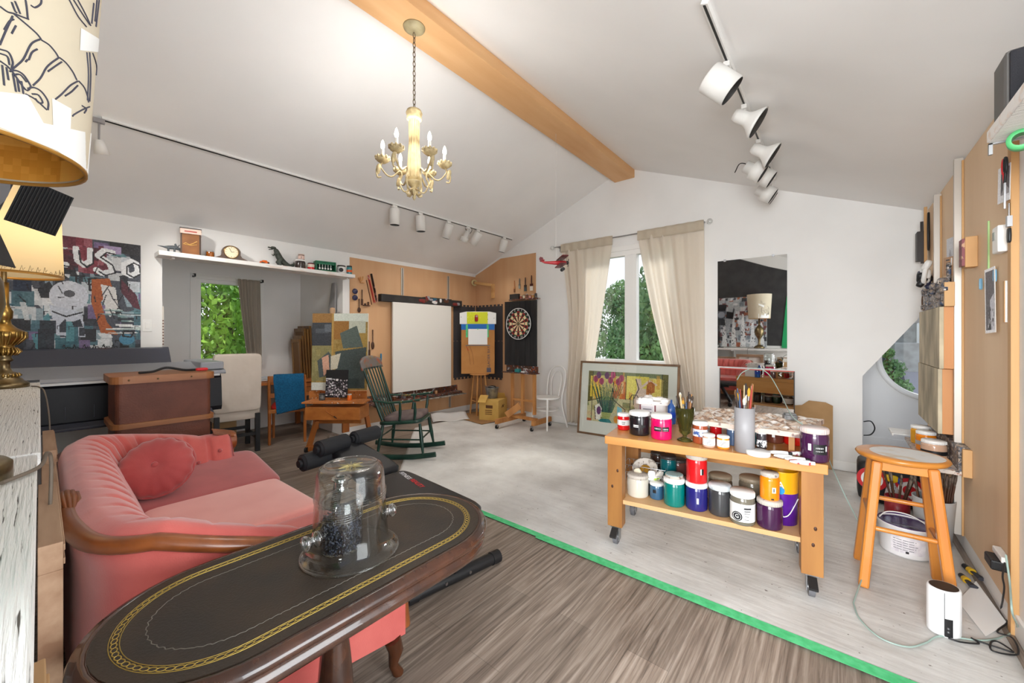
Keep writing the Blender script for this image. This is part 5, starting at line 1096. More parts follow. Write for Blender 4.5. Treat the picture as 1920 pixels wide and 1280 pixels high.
foam_at((-5.27, YB - .013, zf), Q_BACK, .66, .66, 'lower dark foam tile on the back plywood behind the cardboard box'); foam_at((-5.27, YB - .013, zf + .665), Q_BACK, .66, .66, 'upper dark foam tile on the back plywood behind the cardboard box')
# small tools on the left plywood
def LP(px, py, d=0): return PX(px, py, LX + d)
dkw = wood('dark_wood', (92, 58, 38), (60, 36, 24), .5, axis=2, sc=9)
def hang_spoon(px, py0, py1, label, bowl=True, m=dkw):
    a, c = LP(px, py0, .012), LP(px, py1, .012); L_ = a.z - c.z; b = MB(); b.tube([(0, 0, 0), (0, 0, -L_ * .6), (0, 0, -L_ * .62)], [.008, .006, .006], 8)
    if bowl: b.ball((0, 0, -L_ * .8), (.012, .026, L_ * .2), 10)
    else: b.box((0, 0, -L_ * .8), (.006, .03, L_ * .4))
    b.cyl((-.012, 0, -.01), (.012, 0, -.01), .003, n=6); tag(b.build('wooden_spoon', m, None, a), label, 'utensil')
hang_spoon(699, 618, 655, 'dark wooden spoon hanging on the plywood right of the easel painting'); hang_spoon(692.5, 640, 666, 'short dark utensil low on the plywood by the easel painting', False); hang_spoon(679, 543, 572, 'dark wooden utensil hanging right of the goggles', False); hang_spoon(673.5, 560, 586, 'dark wooden spoon lower left on the plywood near the recess edge')
p = LP(665, 552, .02); t = thing('goggles', 'pair of dark blue goggles hanging on the plywood by the shelf', 'goggles', p)
for z in (.045, -.045): b = MB(); b.lathe([(.034, 0), (.04, .01), (.036, .022), (0, .02)], 18, (0, 0, z), (1, 0, 0)); b.build('lens_cup', mat('goggle_blue', (44, 44, 74), .25), t)
b = MB(); b.tube(bez([(0, 0, .09), (.01, .03, .06), (.01, .035, -.03), (0, .0, -.09)]), .004, 6); b.build('strap', mat('strap_cream', (210, 200, 180), .7), t)
p = LP(676, 523, .02); b = MB(); b.tube([(0, 0, .03), (0, 0, -.05)], .01, 8); b.tube([(0, .04, .04), (0, .03, -.01), (0, 0, -.03)], .009, 8); b.tube([(0, -.03, .02), (0, -.02, -.01), (0, 0, -.02)], .009, 8); b.box((.0, .03, -.05), (.012, .06, .012)); tag(b.build('coat_hook', wood('light_hook_wood', (214, 158, 96), (180, 124, 70), .5), None, p), 'small branched wooden hook on the plywood below the shelf end', 'hook')
# crossing painted sticks
for k, (a, c, m, lab) in enumerate([((690, 516), (702, 568), mat('stick_red_white', (196, 70, 60), .6, col2=(230, 214, 208), sc=5, amt=(.48, .52)), 'red and white paint-striped stick slanting on the plywood'), ((696, 513), (707, 566), mat('stick_black_white', (40, 34, 34), .6, col2=(226, 180, 168), sc=4, amt=(.45, .5)), 'black and pink paint-striped stick slanting beside the red one'), ((687, 525), (697, 571), dkw, 'thin dark stick slanting left of the red striped stick')]):
    pa, pc = LP(*a, .014 + k * .012), LP(*c, .014 + k * .012); b = MB(); b.beam(pa - pc, (0, 0, 0), .008 if k < 2 else .006, .045 if k < 2 else .012); tag(b.build('stir_stick', m, None, pc), lab, 'stick')
p = LP(687, 572, .02); b = MB(); b.bx(-.02, .02, -.05, .05, -.012, .0); b.bx(-.01, .01, .02, .04, 0, .05); b.bx(-.01, .01, -.03, -.01, 0, .025); tag(b.build('small_rack', dkw, None, p), 'tiny dark wooden rack on the plywood above the easel painting', 'rack')
p = LP(714.5, 663, .02); b = MB(); b.pillow((0, 0, -.05), (.012, .022, .11), e=.4, n=8); tag(b.build('blue_clip', mat('clip_blue', (40, 116, 158), .5), None, p), 'slim blue clip hanging on the plywood above the rocking chair', 'clip')
# ---- back plywood
BYP = YB - .0125
def BP(px, py, d=0): return PY(px, py, BYP - d)
br_w = wood('bracket_pine', (208, 164, 108), (186, 138, 84), .55, axis=0, sc=8)
p = BP(925, 545, 0); t = thing('wall_bracket', 'pine L-shaped bracket high in the plywood corner', 'bracket', p)
b = MB(); b.bx(-.035, .035, -.03, 0, -.14, .12); b.build('upright', br_w, t, bev=.003); b = MB(); b.beam((0, -.03, .10), (-.35, -.12, .16), .05, .05); b.build('arm', br_w, t, bev=.003)
b = MB(); b.tube([(-.37, -.12 + .055 * math.cos(a), .165 + .045 * math.sin(a)) for a in [i * PI / 8 for i in range(16)]], .016, 8, True); b.build('tape_roll', mat('tape_tan', (206, 190, 140), .5), t)
br = [(964.5, 526, 548, .020, (186, 126, 80), (120, 80, 54), 'narrow wooden brush, leftmost of four hanging above the dartboard'), (974, 522, 541, .022, (110, 112, 108), (150, 156, 150), 'grey scraper, second of the tools hanging above the dartboard'), (985, 520, 546, .034, (60, 44, 38), (70, 82, 84), 'dark broad brush, third of four hanging above the dartboard'), (996.5, 516, 545, .042, (70, 24, 18), (226, 220, 208), 'red-handled wide brush, rightmost of four hanging above the dartboard')]
for px, y0, y1, w, hc, bc, lab in br:
    a = BP(px, y0, .02); L_ = a.z - BP(px, y1, .02).z; t = thing('paint_brush', lab, 'brush', a, 0, 'brushes hanging above the dartboard')
    b = MB(); b.tube([(0, 0, 0), (0, 0, -L_ * .25), (0, 0, -L_ * .55)], [.010, .014, .012], 8, flat=.6); b.box((0, 0, -L_ * .62), (w * 1.3, .018, L_ * .16)); b.build('handle', mat('brush_handle_%d_%d' % hc[:2], hc, .4), t)
    b = MB(); b.box((0, 0, -L_ * .84), (w * 1.3, .016, L_ * .30)); b.build('bristles', mat('bristle_%d_%d' % bc[:2], bc, .8), t)
a, c = BP(954, 557, .12), BP(1005, 557, .12); t = thing('brush_tray', 'paint-smeared ledge of small bottles above the dartboard panel', 'ledge', ((a.x + c.x) / 2, BYP, a.z - .06)); w = (c.x - a.x) / 2
b = MB(); b.bx(-w, w, -.12, 0, 0, .02); b.bx(-w, -w + .2, -.10, -.06, .02, .11, 1); b.build('ledge_board', [pb, dkb], t, bev=.002)
rnd = random.Random(4)
for k in range(6): lid_jar('paint_bottle', ['rust bottle', 'cream bottle', 'brown bottle', 'pink bottle', 'ochre bottle', 'dark bottle'][k] + ' on the smeared ledge above the dartboard, ' + ['leftmost of the row', 'second of the row', 'third of the row', 'fourth of the row', 'fifth of the row', 'rightmost of the row'][k], 'bottle', (a.x + .24 + k * .062, BYP - .08, a.z - .039), .022, .05 + .012 * (k % 3), [jc('p_rust', (150, 64, 40)), jc('p_cream', (214, 196, 170)), jc('p_brown', (110, 60, 36)), jc('p_pink', (200, 140, 130)), jc('p_ochre', (176, 120, 50)), jc('p_dark', (50, 44, 44))][k], [lidbe, lidd][k % 2])
# ---- easel on casters with the dartboard panel
PYD = 4.62
def DP(px, py, y=PYD): return PY(px, py, y)
pa, pc = DP(947, 566), DP(1006, 687); cxp = (pa.x + pc.x) / 2; pw = pc.x - pa.x; pt, pbz = DP(976, 564).z, DP(976, 685).z
E1 = Vector((cxp, PYD + .06, 0)); esw = wood('easel_pine', (200, 142, 84), (170, 112, 58), .5, axis=2, sc=8)
t = thing('caster_easel', 'pine easel on casters in the corner, carrying the black dartboard panel', 'easel', E1)
for x in (-.20, .0, .22): b = MB(); b.bx(x - .022, x + .022, -.02, .02, .22, pbz + .02 if x else 1.2); b.build('upright', esw, t, bev=.002)
b = MB(); b.bx(-pw / 2, pw / 2, -.14, .02, pbz - .115, pbz - .10); b.bx(-pw / 2, pw / 2, -.03, -.012, pbz - .115, pbz - .005); b.build('tray', pb, t, bev=.002)
b = MB(); b.bx(-.06, .02, -.12, -.06, pbz - .1, pbz - .05); b.bx(.04, .1, -.1, -.07, pbz - .1, pbz - .08, 1); b.bx(-.24, -.12, -.1, -.06, pbz - .1, pbz - .08, 2); b.build('tray_clutter', [mat('pc_teal', (40, 120, 120), .4), lidw, lidd], t, bev=.004)
b = MB(); b.bx(-.22, .24, -.015, .015, .40, .43); b.build('cross_rail', esw, t)
for x in (-.24, .26):
    b = MB(); b.beam((x, -.34 if x < 0 else -.10, .11), (x, .36, .11), .05, .07); b.build('foot', esw, t, bev=.003)
    for y in (-.32 if x < 0 else -.12, .34):
        b = MB(); b.cyl((x - .012, y, .03), (x + .012, y, .03), .03, n=16); b.bx(x - .018, x + .018, y - .012, y + .012, .03, .08, 1); b.build('caster', [blackp, steel], t)
b = MB(); b.beam((-.24, .0, .15), (.26, .0, .15), .06, .04); b.beam((-.24, -.1, .17), (-.05, .0, .33), .03, .10); b.build('base_bar', esw, t, bev=.003)
t = thing('plank_backboard', 'tall black painted plank panel behind the dartboard', 'panel', (cxp, PYD, pbz))
blk = mat('black_planks', (34, 34, 36), .6, col2=(22, 22, 24), sc=4, st=(8, 8, 1)); b = MB()
for k in range(6): x0 = -pw / 2 + pw * k / 6; b.bx(x0 + .002, x0 + pw / 6 - .002, -.012, .012, 0, pt - pbz)
b.bx(-pw / 2, pw / 2, .004, .02, 0, pt - pbz); b.build('panel_planks', blk, t, bev=.002)
dc = DP(975.5, 607); dr = .235
t = thing('dartboard', 'round dartboard with red-brown and cream wedges on the black panel', 'dartboard', (dc.x, PYD - .014, dc.z))
b = MB(); b.cyl((0, 0, 0), (0, -.034, 0), dr, n=48); b.build('board_body', mat('board_black', (22, 22, 22), .7), t)
b = MB(); b.tube([(math.cos(i * PI / 24) * dr * .985, -.036, math.sin(i * PI / 24) * dr * .985) for i in range(48)], .005, 6, True); b.build('number_ring', lidw, t)
dk, crm, rd, gn = mat('dart_dark', (66, 28, 22), .7), mat('dart_cream', (226, 198, 158), .7), mat('dart_red', (170, 40, 40), .7), mat('dart_green', (40, 104, 70), .7)
rings = [(.10, .48, 0), (.48, .54, 1), (.54, .73, 0), (.73, .79, 1)]
b = MB()
for k in range(20):
    for r0, r1, kind in rings:
        n_ = 3
        for j in range(n_):
            a0 = (k - .5 + j / n_) * PI / 10 + PI / 2; a1 = a0 + PI / 10 / n_; m = (0 if k % 2 == 0 else 1) if kind == 0 else (2 if k % 2 == 0 else 3)
            b.add([(math.cos(a) * r * dr, -.0345, math.sin(a) * r * dr) for a, r in ((a0, r0), (a1, r0), (a1, r1), (a0, r1))], [(0, 1, 2, 3)], m)
b.cyl((0, -.034, 0), (0, -.0355, 0), dr * .09, n=16, m=3); b.cyl((0, -.0352, 0), (0, -.0365, 0), dr * .045, n=12, m=2)
b.build('scoring_face', [dk, crm, rd, gn], t)
nums = [20, 5, 12, 9, 14, 11, 8, 16, 7, 19, 3, 17, 2, 15, 10, 6, 13, 4, 18, 1]
for k, n_ in enumerate(nums):
    a = PI / 2 + k * PI / 10; text(str(n_), .042, Vector((math.cos(a) * dr * .885, -.036, math.sin(a) * dr * .885)), Q_BACK, lidw, t, 'number')
# ---- stool with decorated cardboard box
B0 = at_t(895, 776, 6.85); B0.z = 0
sw = wood('stool_pine', (204, 150, 90), (176, 118, 62), .45, axis=2, sc=8)
t = thing('stool', 'round pine stool under the tall cardboard box in the corner', 'stool', B0 + Vector((0, .05, 0)))
b = MB(); b.lathe([(.12, .70), (.165, .705), (.17, .715), (.165, .728), (0, .73)], 28); b.build('seat', sw, t)
for k in range(4):
    a = .5 + k * PI / 2; d = Vector((math.cos(a), math.sin(a), 0)); b = MB(); b.tube([d * .10 + Vector((0, 0, .71)), d * .17 + Vector((0, 0, .0))], [.017, .015], 8); b.build('leg', sw, t)
b = MB(); [b.cyl((math.cos(.5 + k * PI / 2) * .145, math.sin(.5 + k * PI / 2) * .145, .25 + .05 * (k % 2)), (math.cos(.5 + (k + 1) * PI / 2) * .145, math.sin(.5 + (k + 1) * PI / 2) * .145, .25 + .05 * (k % 2)), .008, n=8) for k in range(4)]; b.build('rung', sw, t)
card = mat('cardboard', (190, 134, 76), .85, col2=(178, 122, 66), sc=4)
cB = at_t(896, 654, 6.78)
t = thing('cardboard_box', 'tall brown cardboard box with taped drawing and vertical printing, standing on the corner stool', 'box', (cB.x, cB.y, .731), 0)
QL = lambda v: Qcam @ Vector(v)
bh = .86; bw = .575
b = MB(); b.box(QL((0, bh / 2, -.06)), (bw, bh, .12), 0, Qcam); b.build('box_body', card, t, bev=.003)
b = MB(); b.box(QL((0, bh - .05, .001)), (bw + .002, .10, .003), 0, Qcam); b.build('blue_tape', mat('blue_tape', (20, 104, 184), .5), t)
for x in (-.19, .17): b = MB(); b.box(QL((x, bh - .12, .004)), (.035, .22, .002), 0, Qcam); b.build('green_tape', MATS['green_tape'], t)
b = MB(); b.box(QL((-.0, bh - .22, .007)), (.33, .27, .002), 0, Qcam); b.box(QL((0, bh - .085, .009)), (.02, .02, .01), 1, Qcam); b.build('taped_sheet', [mat('paper', (238, 238, 238), .7), MATS['green_tape']], t)
b = MB(); b.box(QL((0, bh - .37, .006)), (.42, .012, .008), 0, Qcam); b.build('wire_rest', gm, t)
Qv = Qcam @ rotm(0, 0, 90); text('GLACIER BAY', .062, QL((.19, .28, .0015)), Qv, mat('box_print', (84, 80, 92), .8), t, sx=1.05)
b = MB(); b.box(QL((.19, .065, .0012)), (.075, .075, .001), 0, Qcam); b.build('printed_square', MATS['box_print'], t)
b = MB()
for x0 in (-.20, -.14): b.tube([QL((x0, .48, .001)), QL((x0 + .05, .34, .001)), QL((x0 + .07, .16, .001))], .002, 5)
b.tube([QL((-.20, .47, .0015)), QL((-.16, .40, .0015))], .004, 5, m=1); b.build('pen_marks', [mat('pen_brown', (110, 66, 40), .7), mat('pen_red', (200, 60, 40), .7)], t)
t = thing('sign_board', 'white and yellow board with red figure lying on top of the tall cardboard box', 'board', (cB.x, cB.y, .731 + bh + .001))
pp = [(-.315, 0), (.315, 0), (.315, .19), (.20, .215), (-.20, .215), (-.315, .19)]
b = MB(); b.prism(pp, -.03, -.004, 0, Qcam); b.build('board', lidw, t, bev=.002)
b = MB(); b.box(QL((-.01, .105, -.003)), (.36, .205, .002), 0, Qcam); b.build('yellow_field', mat('acid_yellow', (214, 220, 32), .5, col2=(236, 236, 90), sc=30, amt=(.6, .66)), t)
b = MB(); b.pillow(QL((-.025, .10, .008)), (.05, .05, .12), e=.5, n=10); b.ball(QL((-.02, .13, .03)), .018, 8, 1); b.build('red_figure', [mat('figure_red', (176, 26, 48), .4), mat('figure_grey', (190, 170, 180), .4)], t)
for x, y in ((-.29, .12), (.28, .1), (.17, .16), (.17, .08)): b = MB(); b.cyl(QL((x, y, -.004)), QL((x, y, .0)), .006, n=8); b.build('screw', lidd, t)
# yellow carton, bucket, flat cardboard
yc = mat('yellow_carton', (206, 168, 92), .85, col2=(196, 156, 80), sc=5)
cY = at_t(925, 782, 6.55); cY.z = .012
t = thing('cardboard_box', 'small yellow-tan carton on the floor between the stool and the caster easel', 'box', cY, R(20))
b = MB(); b.bx(-.17, .17, -.20, .20, 0, .33); b.build('box_body', yc, t, bev=.003)
b = MB(); b.box((-.10, -.20, .35), (.14, .16, .004), 0, rotm(40, 0, 0)); b.box((.10, .12, .36), (.14, .16, .004), 0, rotm(-50, 0, 0)); b.build('flap', yc, t)
b = MB(); [b.bx(-.06 + .0, .06, -.202, -.2005, .10 + k * .03, .112 + k * .03) for k in range(3)]; [b.bx(-.172, -.1705, -.12, .12 - .03 * k, .08 + k * .035, .092 + k * .035) for k in range(5)]; b.tube([(.171, -.05 + .02 * k, .2 + .02 * (k % 3)) for k in range(6)], .006, 6); b.bx(-.05, .07, -.202, -.2005, .20, .25); b.build('print', mat('carton_print', (96, 60, 30), .8), t)
t = thing('bucket', 'galvanised metal bucket standing on the yellow-tan carton', 'bucket', cY + Vector((-.05, .02, .332)))
b = MB(); b.lathe([(.0, .004), (.085, .0), (.088, .01), (.115, .17), (.12, .175), (.115, .178), (.11, .17), (.083, .012), (0, .01)], 28); b.build('bucket_body', mat('galvanised', (170, 174, 176), .35, .8, col2=(130, 134, 138), sc=16), t)
b = MB(); b.tube(bez([(-.118, 0, .165), (-.10, -.07, .20), (0, -.12, .21), (.10, -.07, .20), (.118, 0, .165)]), .004, 6); b.build('handle', steel, t)
b = MB(); b.lathe([(0, .12), (.10, .12), (.06, .20), (0, .21)], 14); b.build('dark_rag', blackp, t)
b = MB(); b.box((0, 0, .004), (.85, .55, .006)); tag(b.build('cardboard_sheet', mat('dull_cardboard', (150, 112, 72), .85), None, at_t(898, 784, 6.6).xy.to_3d() + Vector((0, 0, .01)), R(-8)), 'flat brown cardboard sheet on the floor under the stool and carton', 'cardboard')
b = MB(); b.grid(14, 8, lambda u, v: (-.3 + .6 * u, -.16 + .3 * v, .012 + .10 * v * v * (1 - .3 * u) + .01 * math.sin(u * 9))); tag(b.build('plastic_sheet', mat('plastic_white', (216, 213, 210), .4), None, (-4.95, 4.35, 0), R(60), solid=.002), 'crumpled pale plastic sheet on the floor below the blank canvas', 'plastic sheet')
# ================================================================ BACK WALL
cur = cloth_mat('natural_linen', (234, 227, 216), .6, (255, 250, 243))
RODZ = 2.79
t = thing('curtain_rod', 'steel curtain rod with clear ball ends over the back window', 'curtain rod', (-2.35, YB, RODZ))
b = MB(); b.cyl((-1.10, -.085, 0), (1.10, -.085, 0), .009, n=12); b.build('rod', steel, t)
for s_ in (-1, 1):
    b = MB(); b.ball((1.15 * s_, -.085, 0), .035, 14); b.build('finial', thin_glass('thick_glass', 1.6), t)
    b = MB(); b.bx(1.05 * s_ - .008, 1.05 * s_ + .008, -.09, 0, -.008, .008); b.bx(1.05 * s_ - .012, 1.05 * s_ + .012, -.008, 0, -.06, .03); b.build('bracket', steel, t)
def back_curtain(label, tops, bots, sag, seed, zb):
    t = thing('curtain', label, 'curtain', (0, 0, 0), 0, 'curtains of the back window'); rnd = random.Random(seed); ph = [rnd.uniform(0, 6) for _ in range(4)]
    def fn(u, v):
        e = v ** 1.1; a0 = tops[0] + (bots[0] - tops[0]) * e + sag * math.sin(min(1, v * 1.15) * PI) ** 1.2; a1 = tops[1] + (bots[1] - tops[1]) * e
        k = .4 + .6 * v; w = .026 * k * math.sin(u * 5.5 * 2 * PI + ph[0]) + .016 * k * math.sin(u * 9.2 * PI + ph[1] + 2 * v) + .008 * math.sin(u * 31 + ph[2])
        if v < .06: w *= v / .06 * .6 + .15
        return (a0 + (a1 - a0) * u, YB - .085 + w, RODZ + .022 - v * (RODZ + .022 - zb))
    b = MB(); b.grid(170, 50, fn); b.build('drape', cur, t, solid=.0015)
    b = MB(); b.grid(120, 5, lambda u, v: (tops[0] + (tops[1] - tops[0]) * u + sag * 0, YB - .101 + .007 * math.sin(u * 40 + ph[2]), RODZ + .028 - v * .13)); b.build('heading_band', cloth_mat('linen_band', (212, 200, 180), .3), t, solid=.002)
    return t
X5 = lambda px: PY(px, 600, YB - .085).x
back_curtain('linen curtain hanging left of the back window beside the white chair', (X5(1052), X5(1149)), (X5(1063), X5(1096)), .10, 2, .06)
back_curtain('linen curtain swept aside at the right of the back window', (X5(1196), X5(1320)), (X5(1284), X5(1322)), -.02, 5, .10)
# ---- bentwood chair
wc = mat('white_gloss', (232, 231, 228), .35)
ch = thing('bentwood_chair', 'white bentwood chair with looped back by the left curtain', 'chair', (-3.38, 4.90, 0), R(-9))
b = MB(); b.lathe([(.0, .44), (.17, .44), (.19, .446), (.2, .458), (.195, .468), (.17, .472), (.15, .468), (0, .468)], 32); b.build('seat', wc, ch)
b = MB(); b.tube([(.165 * math.cos(i * PI / 14), .165 * math.sin(i * PI / 14), .28) for i in range(28)], .009, 8, True); b.build('hoop', wc, ch)
for x in (-.15, .15): b = MB(); b.tube([(x * .9, -.13, .45), (x, -.15, .25), (x * 1.1, -.17, 0)], [.018, .015, .012], 10); b.build('leg', wc, ch)
b = MB(); b.tube(bez([(-.20, .24, 0), (-.165, .17, .28), (-.155, .165, .46), (-.175, .21, .70), (-.14, .25, .86), (0, .265, .92), (.14, .25, .86), (.175, .21, .70), (.155, .165, .46), (.165, .17, .28), (.20, .24, 0)], 6), .0125, 10); b.build('back_hoop', wc, ch)
b = MB(); b.tube(bez([(-.075, .17, .465), (-.10, .21, .68), (-.07, .24, .80), (0, .255, .84), (.07, .24, .80), (.10, .21, .68), (.075, .17, .465)], 6), .010, 8); b.build('inner_hoop', wc, ch)
# ---- framed print leaning under the window
P0, P1 = PZ(1083, 810, 0), PZ(1262, 838, 0)
fw_, fh_ = 1.36, 1.03; yaw_f = math.atan2(P1.y - P0.y, P1.x - P0.x)
dirf = Vector((.996, .085, 0)).normalized(); P0 = Vector((-2.872, 4.93, 0)); nrm = Vector((dirf.y, -dirf.x, 0))
t = thing('framed_print', 'large framed colourful print of tulips and a figure, leaning under the back window', 'picture', P0 + dirf * fw_ / 2 + Vector((0, 0, .002)))
Qp = Matrix((dirf, Vector((0, 0, 1)), nrm)).transposed() @ rotm(-7, 0, 0)
pv = lambda x, y, z=0: Qp @ Vector((x, y, z))
frm = mat('bronze_frame', (96, 74, 56), .35, .3, col2=(150, 116, 84), sc=3)
b = MB(); e = .028
for x0, x1, y0, y1 in ((-fw_ / 2, fw_ / 2, 0, e), (-fw_ / 2, fw_ / 2, fh_ - e, fh_), (-fw_ / 2, -fw_ / 2 + e, e, fh_ - e), (fw_ / 2 - e, fw_ / 2, e, fh_ - e)): b.box(pv((x0 + x1) / 2, (y0 + y1) / 2, 0), (x1 - x0, y1 - y0, .035), 0, Qp)
b.build('frame', frm, t, bev=.004)
b = MB(); b.box(pv(0, fh_ / 2, .0), (fw_ - 2 * e, fh_ - 2 * e, .01), 0, Qp); b.build('mount', mat('mount_board', (226, 224, 216), .8), t)
im = Img(230, 160, (206, 190, 120)); im.noise(8, 3)
ol, te, mg, pu, dk_, gd_, fl = (104, 98, 44), (30, 120, 124), (170, 50, 100), (110, 60, 110), (40, 36, 36), (232, 200, 70), (226, 200, 182)
im.rect(0, 0, 1, .08, (120, 128, 90)); im.rect(0, 0, .06, 1, ol); im.rect(.93, 0, 1, 1, ol); im.rect(.03, .1, .18, .52, gd_); im.dabs(10, (.05, .12, .18, .5), .06, .2, [(240, 220, 120), (236, 170, 70)], .7)
im.rect(.34, .18, .5, .58, (212, 110, 50)); im.rect(.50, .06, .66, .5, (240, 224, 110)); im.rect(.66, .06, .78, .5, (226, 206, 90)); im.rect(.82, .1, .94, .56, (238, 214, 110)); im.dabs(24, (.34, .08, .94, .55), .05, .26, [(244, 230, 140), (226, 160, 60), (240, 236, 190), (214, 190, 70)], .6)
im.poly([(0, .62), (.2, .52), (1, .52), (1, 1), (0, 1)], (206, 196, 150)); im.dabs(46, (0, .56, 1, 1), .10, .10, [(226, 214, 180), (110, 120, 70), (160, 150, 90), (90, 80, 60), (214, 180, 140)], .7)
im.poly([(.16, .5), (.36, .5), (.33, .78), (.30, .98), (.22, .98), (.19, .78)], (150, 160, 90), .9); im.poly([(.17, .56), (.35, .56), (.32, .8), (.2, .8)], (100, 110, 110), .8); im.ell(.26, .97, .10, .04, te)
for k in range(26):
    x = .26 + (k - 13) * .006; im.line([(x, .8), (.26 + (k - 13) * .017, .22 + .05 * (k % 3))], .0035, random.choice([(40, 96, 60), (60, 110, 80), (30, 80, 84), (20, 50, 40)]), .95, .7)
for (x, y) in ((.10, .16), (.18, .20), (.25, .08), (.30, .17), (.40, .19), (.33, .06), (.14, .08), (.44, .12)): im.ell(x, y, .032, .07, random.choice([mg, (200, 80, 130), pu, (150, 40, 90)])); im.line([(x, y - .06), (x, y + .06)], .003, (90, 30, 60), .9, .7)
im.poly([(.62, .12), (.68, .10), (.70, .28), (.78, .30), (.82, .44), (.74, .70), (.62, .72), (.60, .48), (.64, .3)], fl); im.line([(.63, .12), (.69, .26), (.78, .14), (.86, .2)], .014, fl, 1, .7); im.ell(.80, .26, .05, .11, (176, 100, 40)); im.dabs(14, (.75, .16, .85, .4), .02, .12, [(200, 120, 50), (140, 70, 30)], .9)
im.poly([(.50, .88), (.62, .72), (.74, .80), (.70, 1), (.5, 1)], fl); im.poly([(.1, .7), (.16, .64), (.2, .74), (.18, .96), (.12, .96)], (236, 230, 220)); im.ell(.16, .78, .03, .08, pu); im.poly([(.40, .66), (.46, .70), (.47, .9), (.40, .9)], (130, 200, 216)); im.ell(.36, .9, .05, .10, (190, 184, 150)); im.ell(.39, .92, .03, .07, (226, 150, 50))
for pts in ([(.55, .5), (.58, .42), (.64, .42), (.67, .5), (.67, .7)], [(.56, .5), (.56, .7)], [(.6, .44), (.6, .6)], [(.35, .55), (.5, .72), (.48, 1)], [(0, .62), (.2, .52)], [(.06, 0), (.06, 1)], [(.93, 0), (.93, .6)], [(.5, .06), (.5, .52)], [(.62, .12), (.66, .3), (.6, .5)], [(.34, .2), (.34, .55)], [(.1, .7), (.12, .96)]): im.line(pts, .005, dk_, .95, .7)
im.rect(0, .95, .06, 1, (190, 90, 50)); im.noise(8, 1)
art('print_sheet', im, 1.09, .70, t, Qp, pv(.0, fh_ / 2 + .03, .0065), 0)
b = MB(); b.box(pv(0, fh_ / 2, .011), (fw_ - 2 * e, fh_ - 2 * e, .002), 0, Qp); b.build('glazing', pane_mat('window_glass'), t)
# ---- mirrors
mir = mat('mirror_silver', (236, 238, 238), .015, 1)
t = thing('wall_mirror', 'tall frameless mirror on the back wall reflecting the dark front wall', 'mirror', (-.778, YB, 1.64))
b = MB(); b.bx(-.349, .349, -.012, -.004, -.62, .66); b.build('mirror_glass', mir, t)
for x, z in ((-.27, .66), (.22, .66)): b = MB(); b.bx(x - .012, x + .012, -.018, 0, z - .012, z + .014); b.build('mirror_clip', steel, t)
t = thing('leaning_mirror', 'lower mirror with thin dark edges standing behind the paint cart', 'mirror', (-.72, YB - .10, .001))
b = MB(); b.bx(-.36, .36, -.006, .0, 0, 1.0); b.build('mirror_glass', mir, t); b = MB(); b.bx(-.366, -.358, -.009, .004, 0, 1.005); b.bx(.358, .366, -.009, .004, 0, 1.005); b.bx(-.366, .366, -.009, .004, 1.0, 1.008, 1); b.build('mirror_edge', [lidd, mat('edge_red', (206, 70, 56), .5)], t)
b = MB(); b.prism([(-.5, 0), (.0, 0), (.0, .66), (-.06, .69), (-.2, .695), (-.26, .64), (-.5, .60)], 0, .012, 0, Q_BACK); tag(b.build('fibreboard_sheet', mat('fibreboard', (178, 142, 100), .85, col2=(166, 130, 88), sc=6), None, (-.035, YB - .045, .005), rot=(R(0), 0, 0)), 'brown fibreboard sheet leaning on the back wall behind the paint cart', 'board')
# ---- toy biplane
aP = Vector((-2.366, 3.6, 2.19)); rp = mat('biplane_red', (176, 26, 36), .35, coat=.3); rpd = mat('biplane_dark', (110, 40, 44), .4)
t = thing('toy_biplane', 'red toy biplane hanging on a thread from the ridge beam', 'toy', aP, YAW + R(6))
b = MB(); b.tube([(-.16, 0, .015), (-.12, 0, .0), (-.02, 0, -.002), (.08, 0, 0), (.115, 0, .002)], [.008, .012, .02, .026, .02], 12); b.build('fuselage', rp, t)
for z, x in ((.052, .07), (-.028, .055)): b = MB(); b.pillow((x, 0, z), (.075, .34, .010), e=.3, n=10); b.build('wing', rpd, t)
b = MB(); b.pillow((-.15, 0, .018), (.04, .12, .006), e=.3, n=8); b.build('tailplane', rp, t); b = MB(); b.prism([(-.175, .01), (-.13, .01), (-.145, .055), (-.175, .06), (-.185, .04)], -.004, .004, 0, QY); b.build('rudder', rpd, t)
b = MB(); [b.cyl((x, y, -.03), (x, y, .052), .002, n=5) for x in (.045, .085) for y in (-.12, .12, -.04, .04)]; b.build('strut', lidd, t)
b = MB(); b.cyl((.115, 0, .002), (.135, 0, .002), .020, n=14); b.build('engine', blackp, t); b = MB(); b.box((.138, 0, .002), (.004, .012, .085), 0, rotm(20, 0, 0)); b.ball((.14, 0, .002), .008, 8); b.build('propeller', lidd, t)
for y in (-.035, .035): b = MB(); b.cyl((.075, y - .006, -.072), (.075, y + .006, -.072), .018, n=14); b.cyl((.07, y, -.072), (.06, y * .6, -.02), .003, n=5); b.build('wheel', blackp, t)
b = MB(); b.cyl((0, 0, 0), (0, 0, 3.6 - aP.z - .035), .0012, n=5); tag(b.build('thread', mat('thread_white', (214, 212, 208), .6), None, aP + Vector((0, 0, .033))), 'thin thread from the ridge beam down to the toy biplane', 'thread')
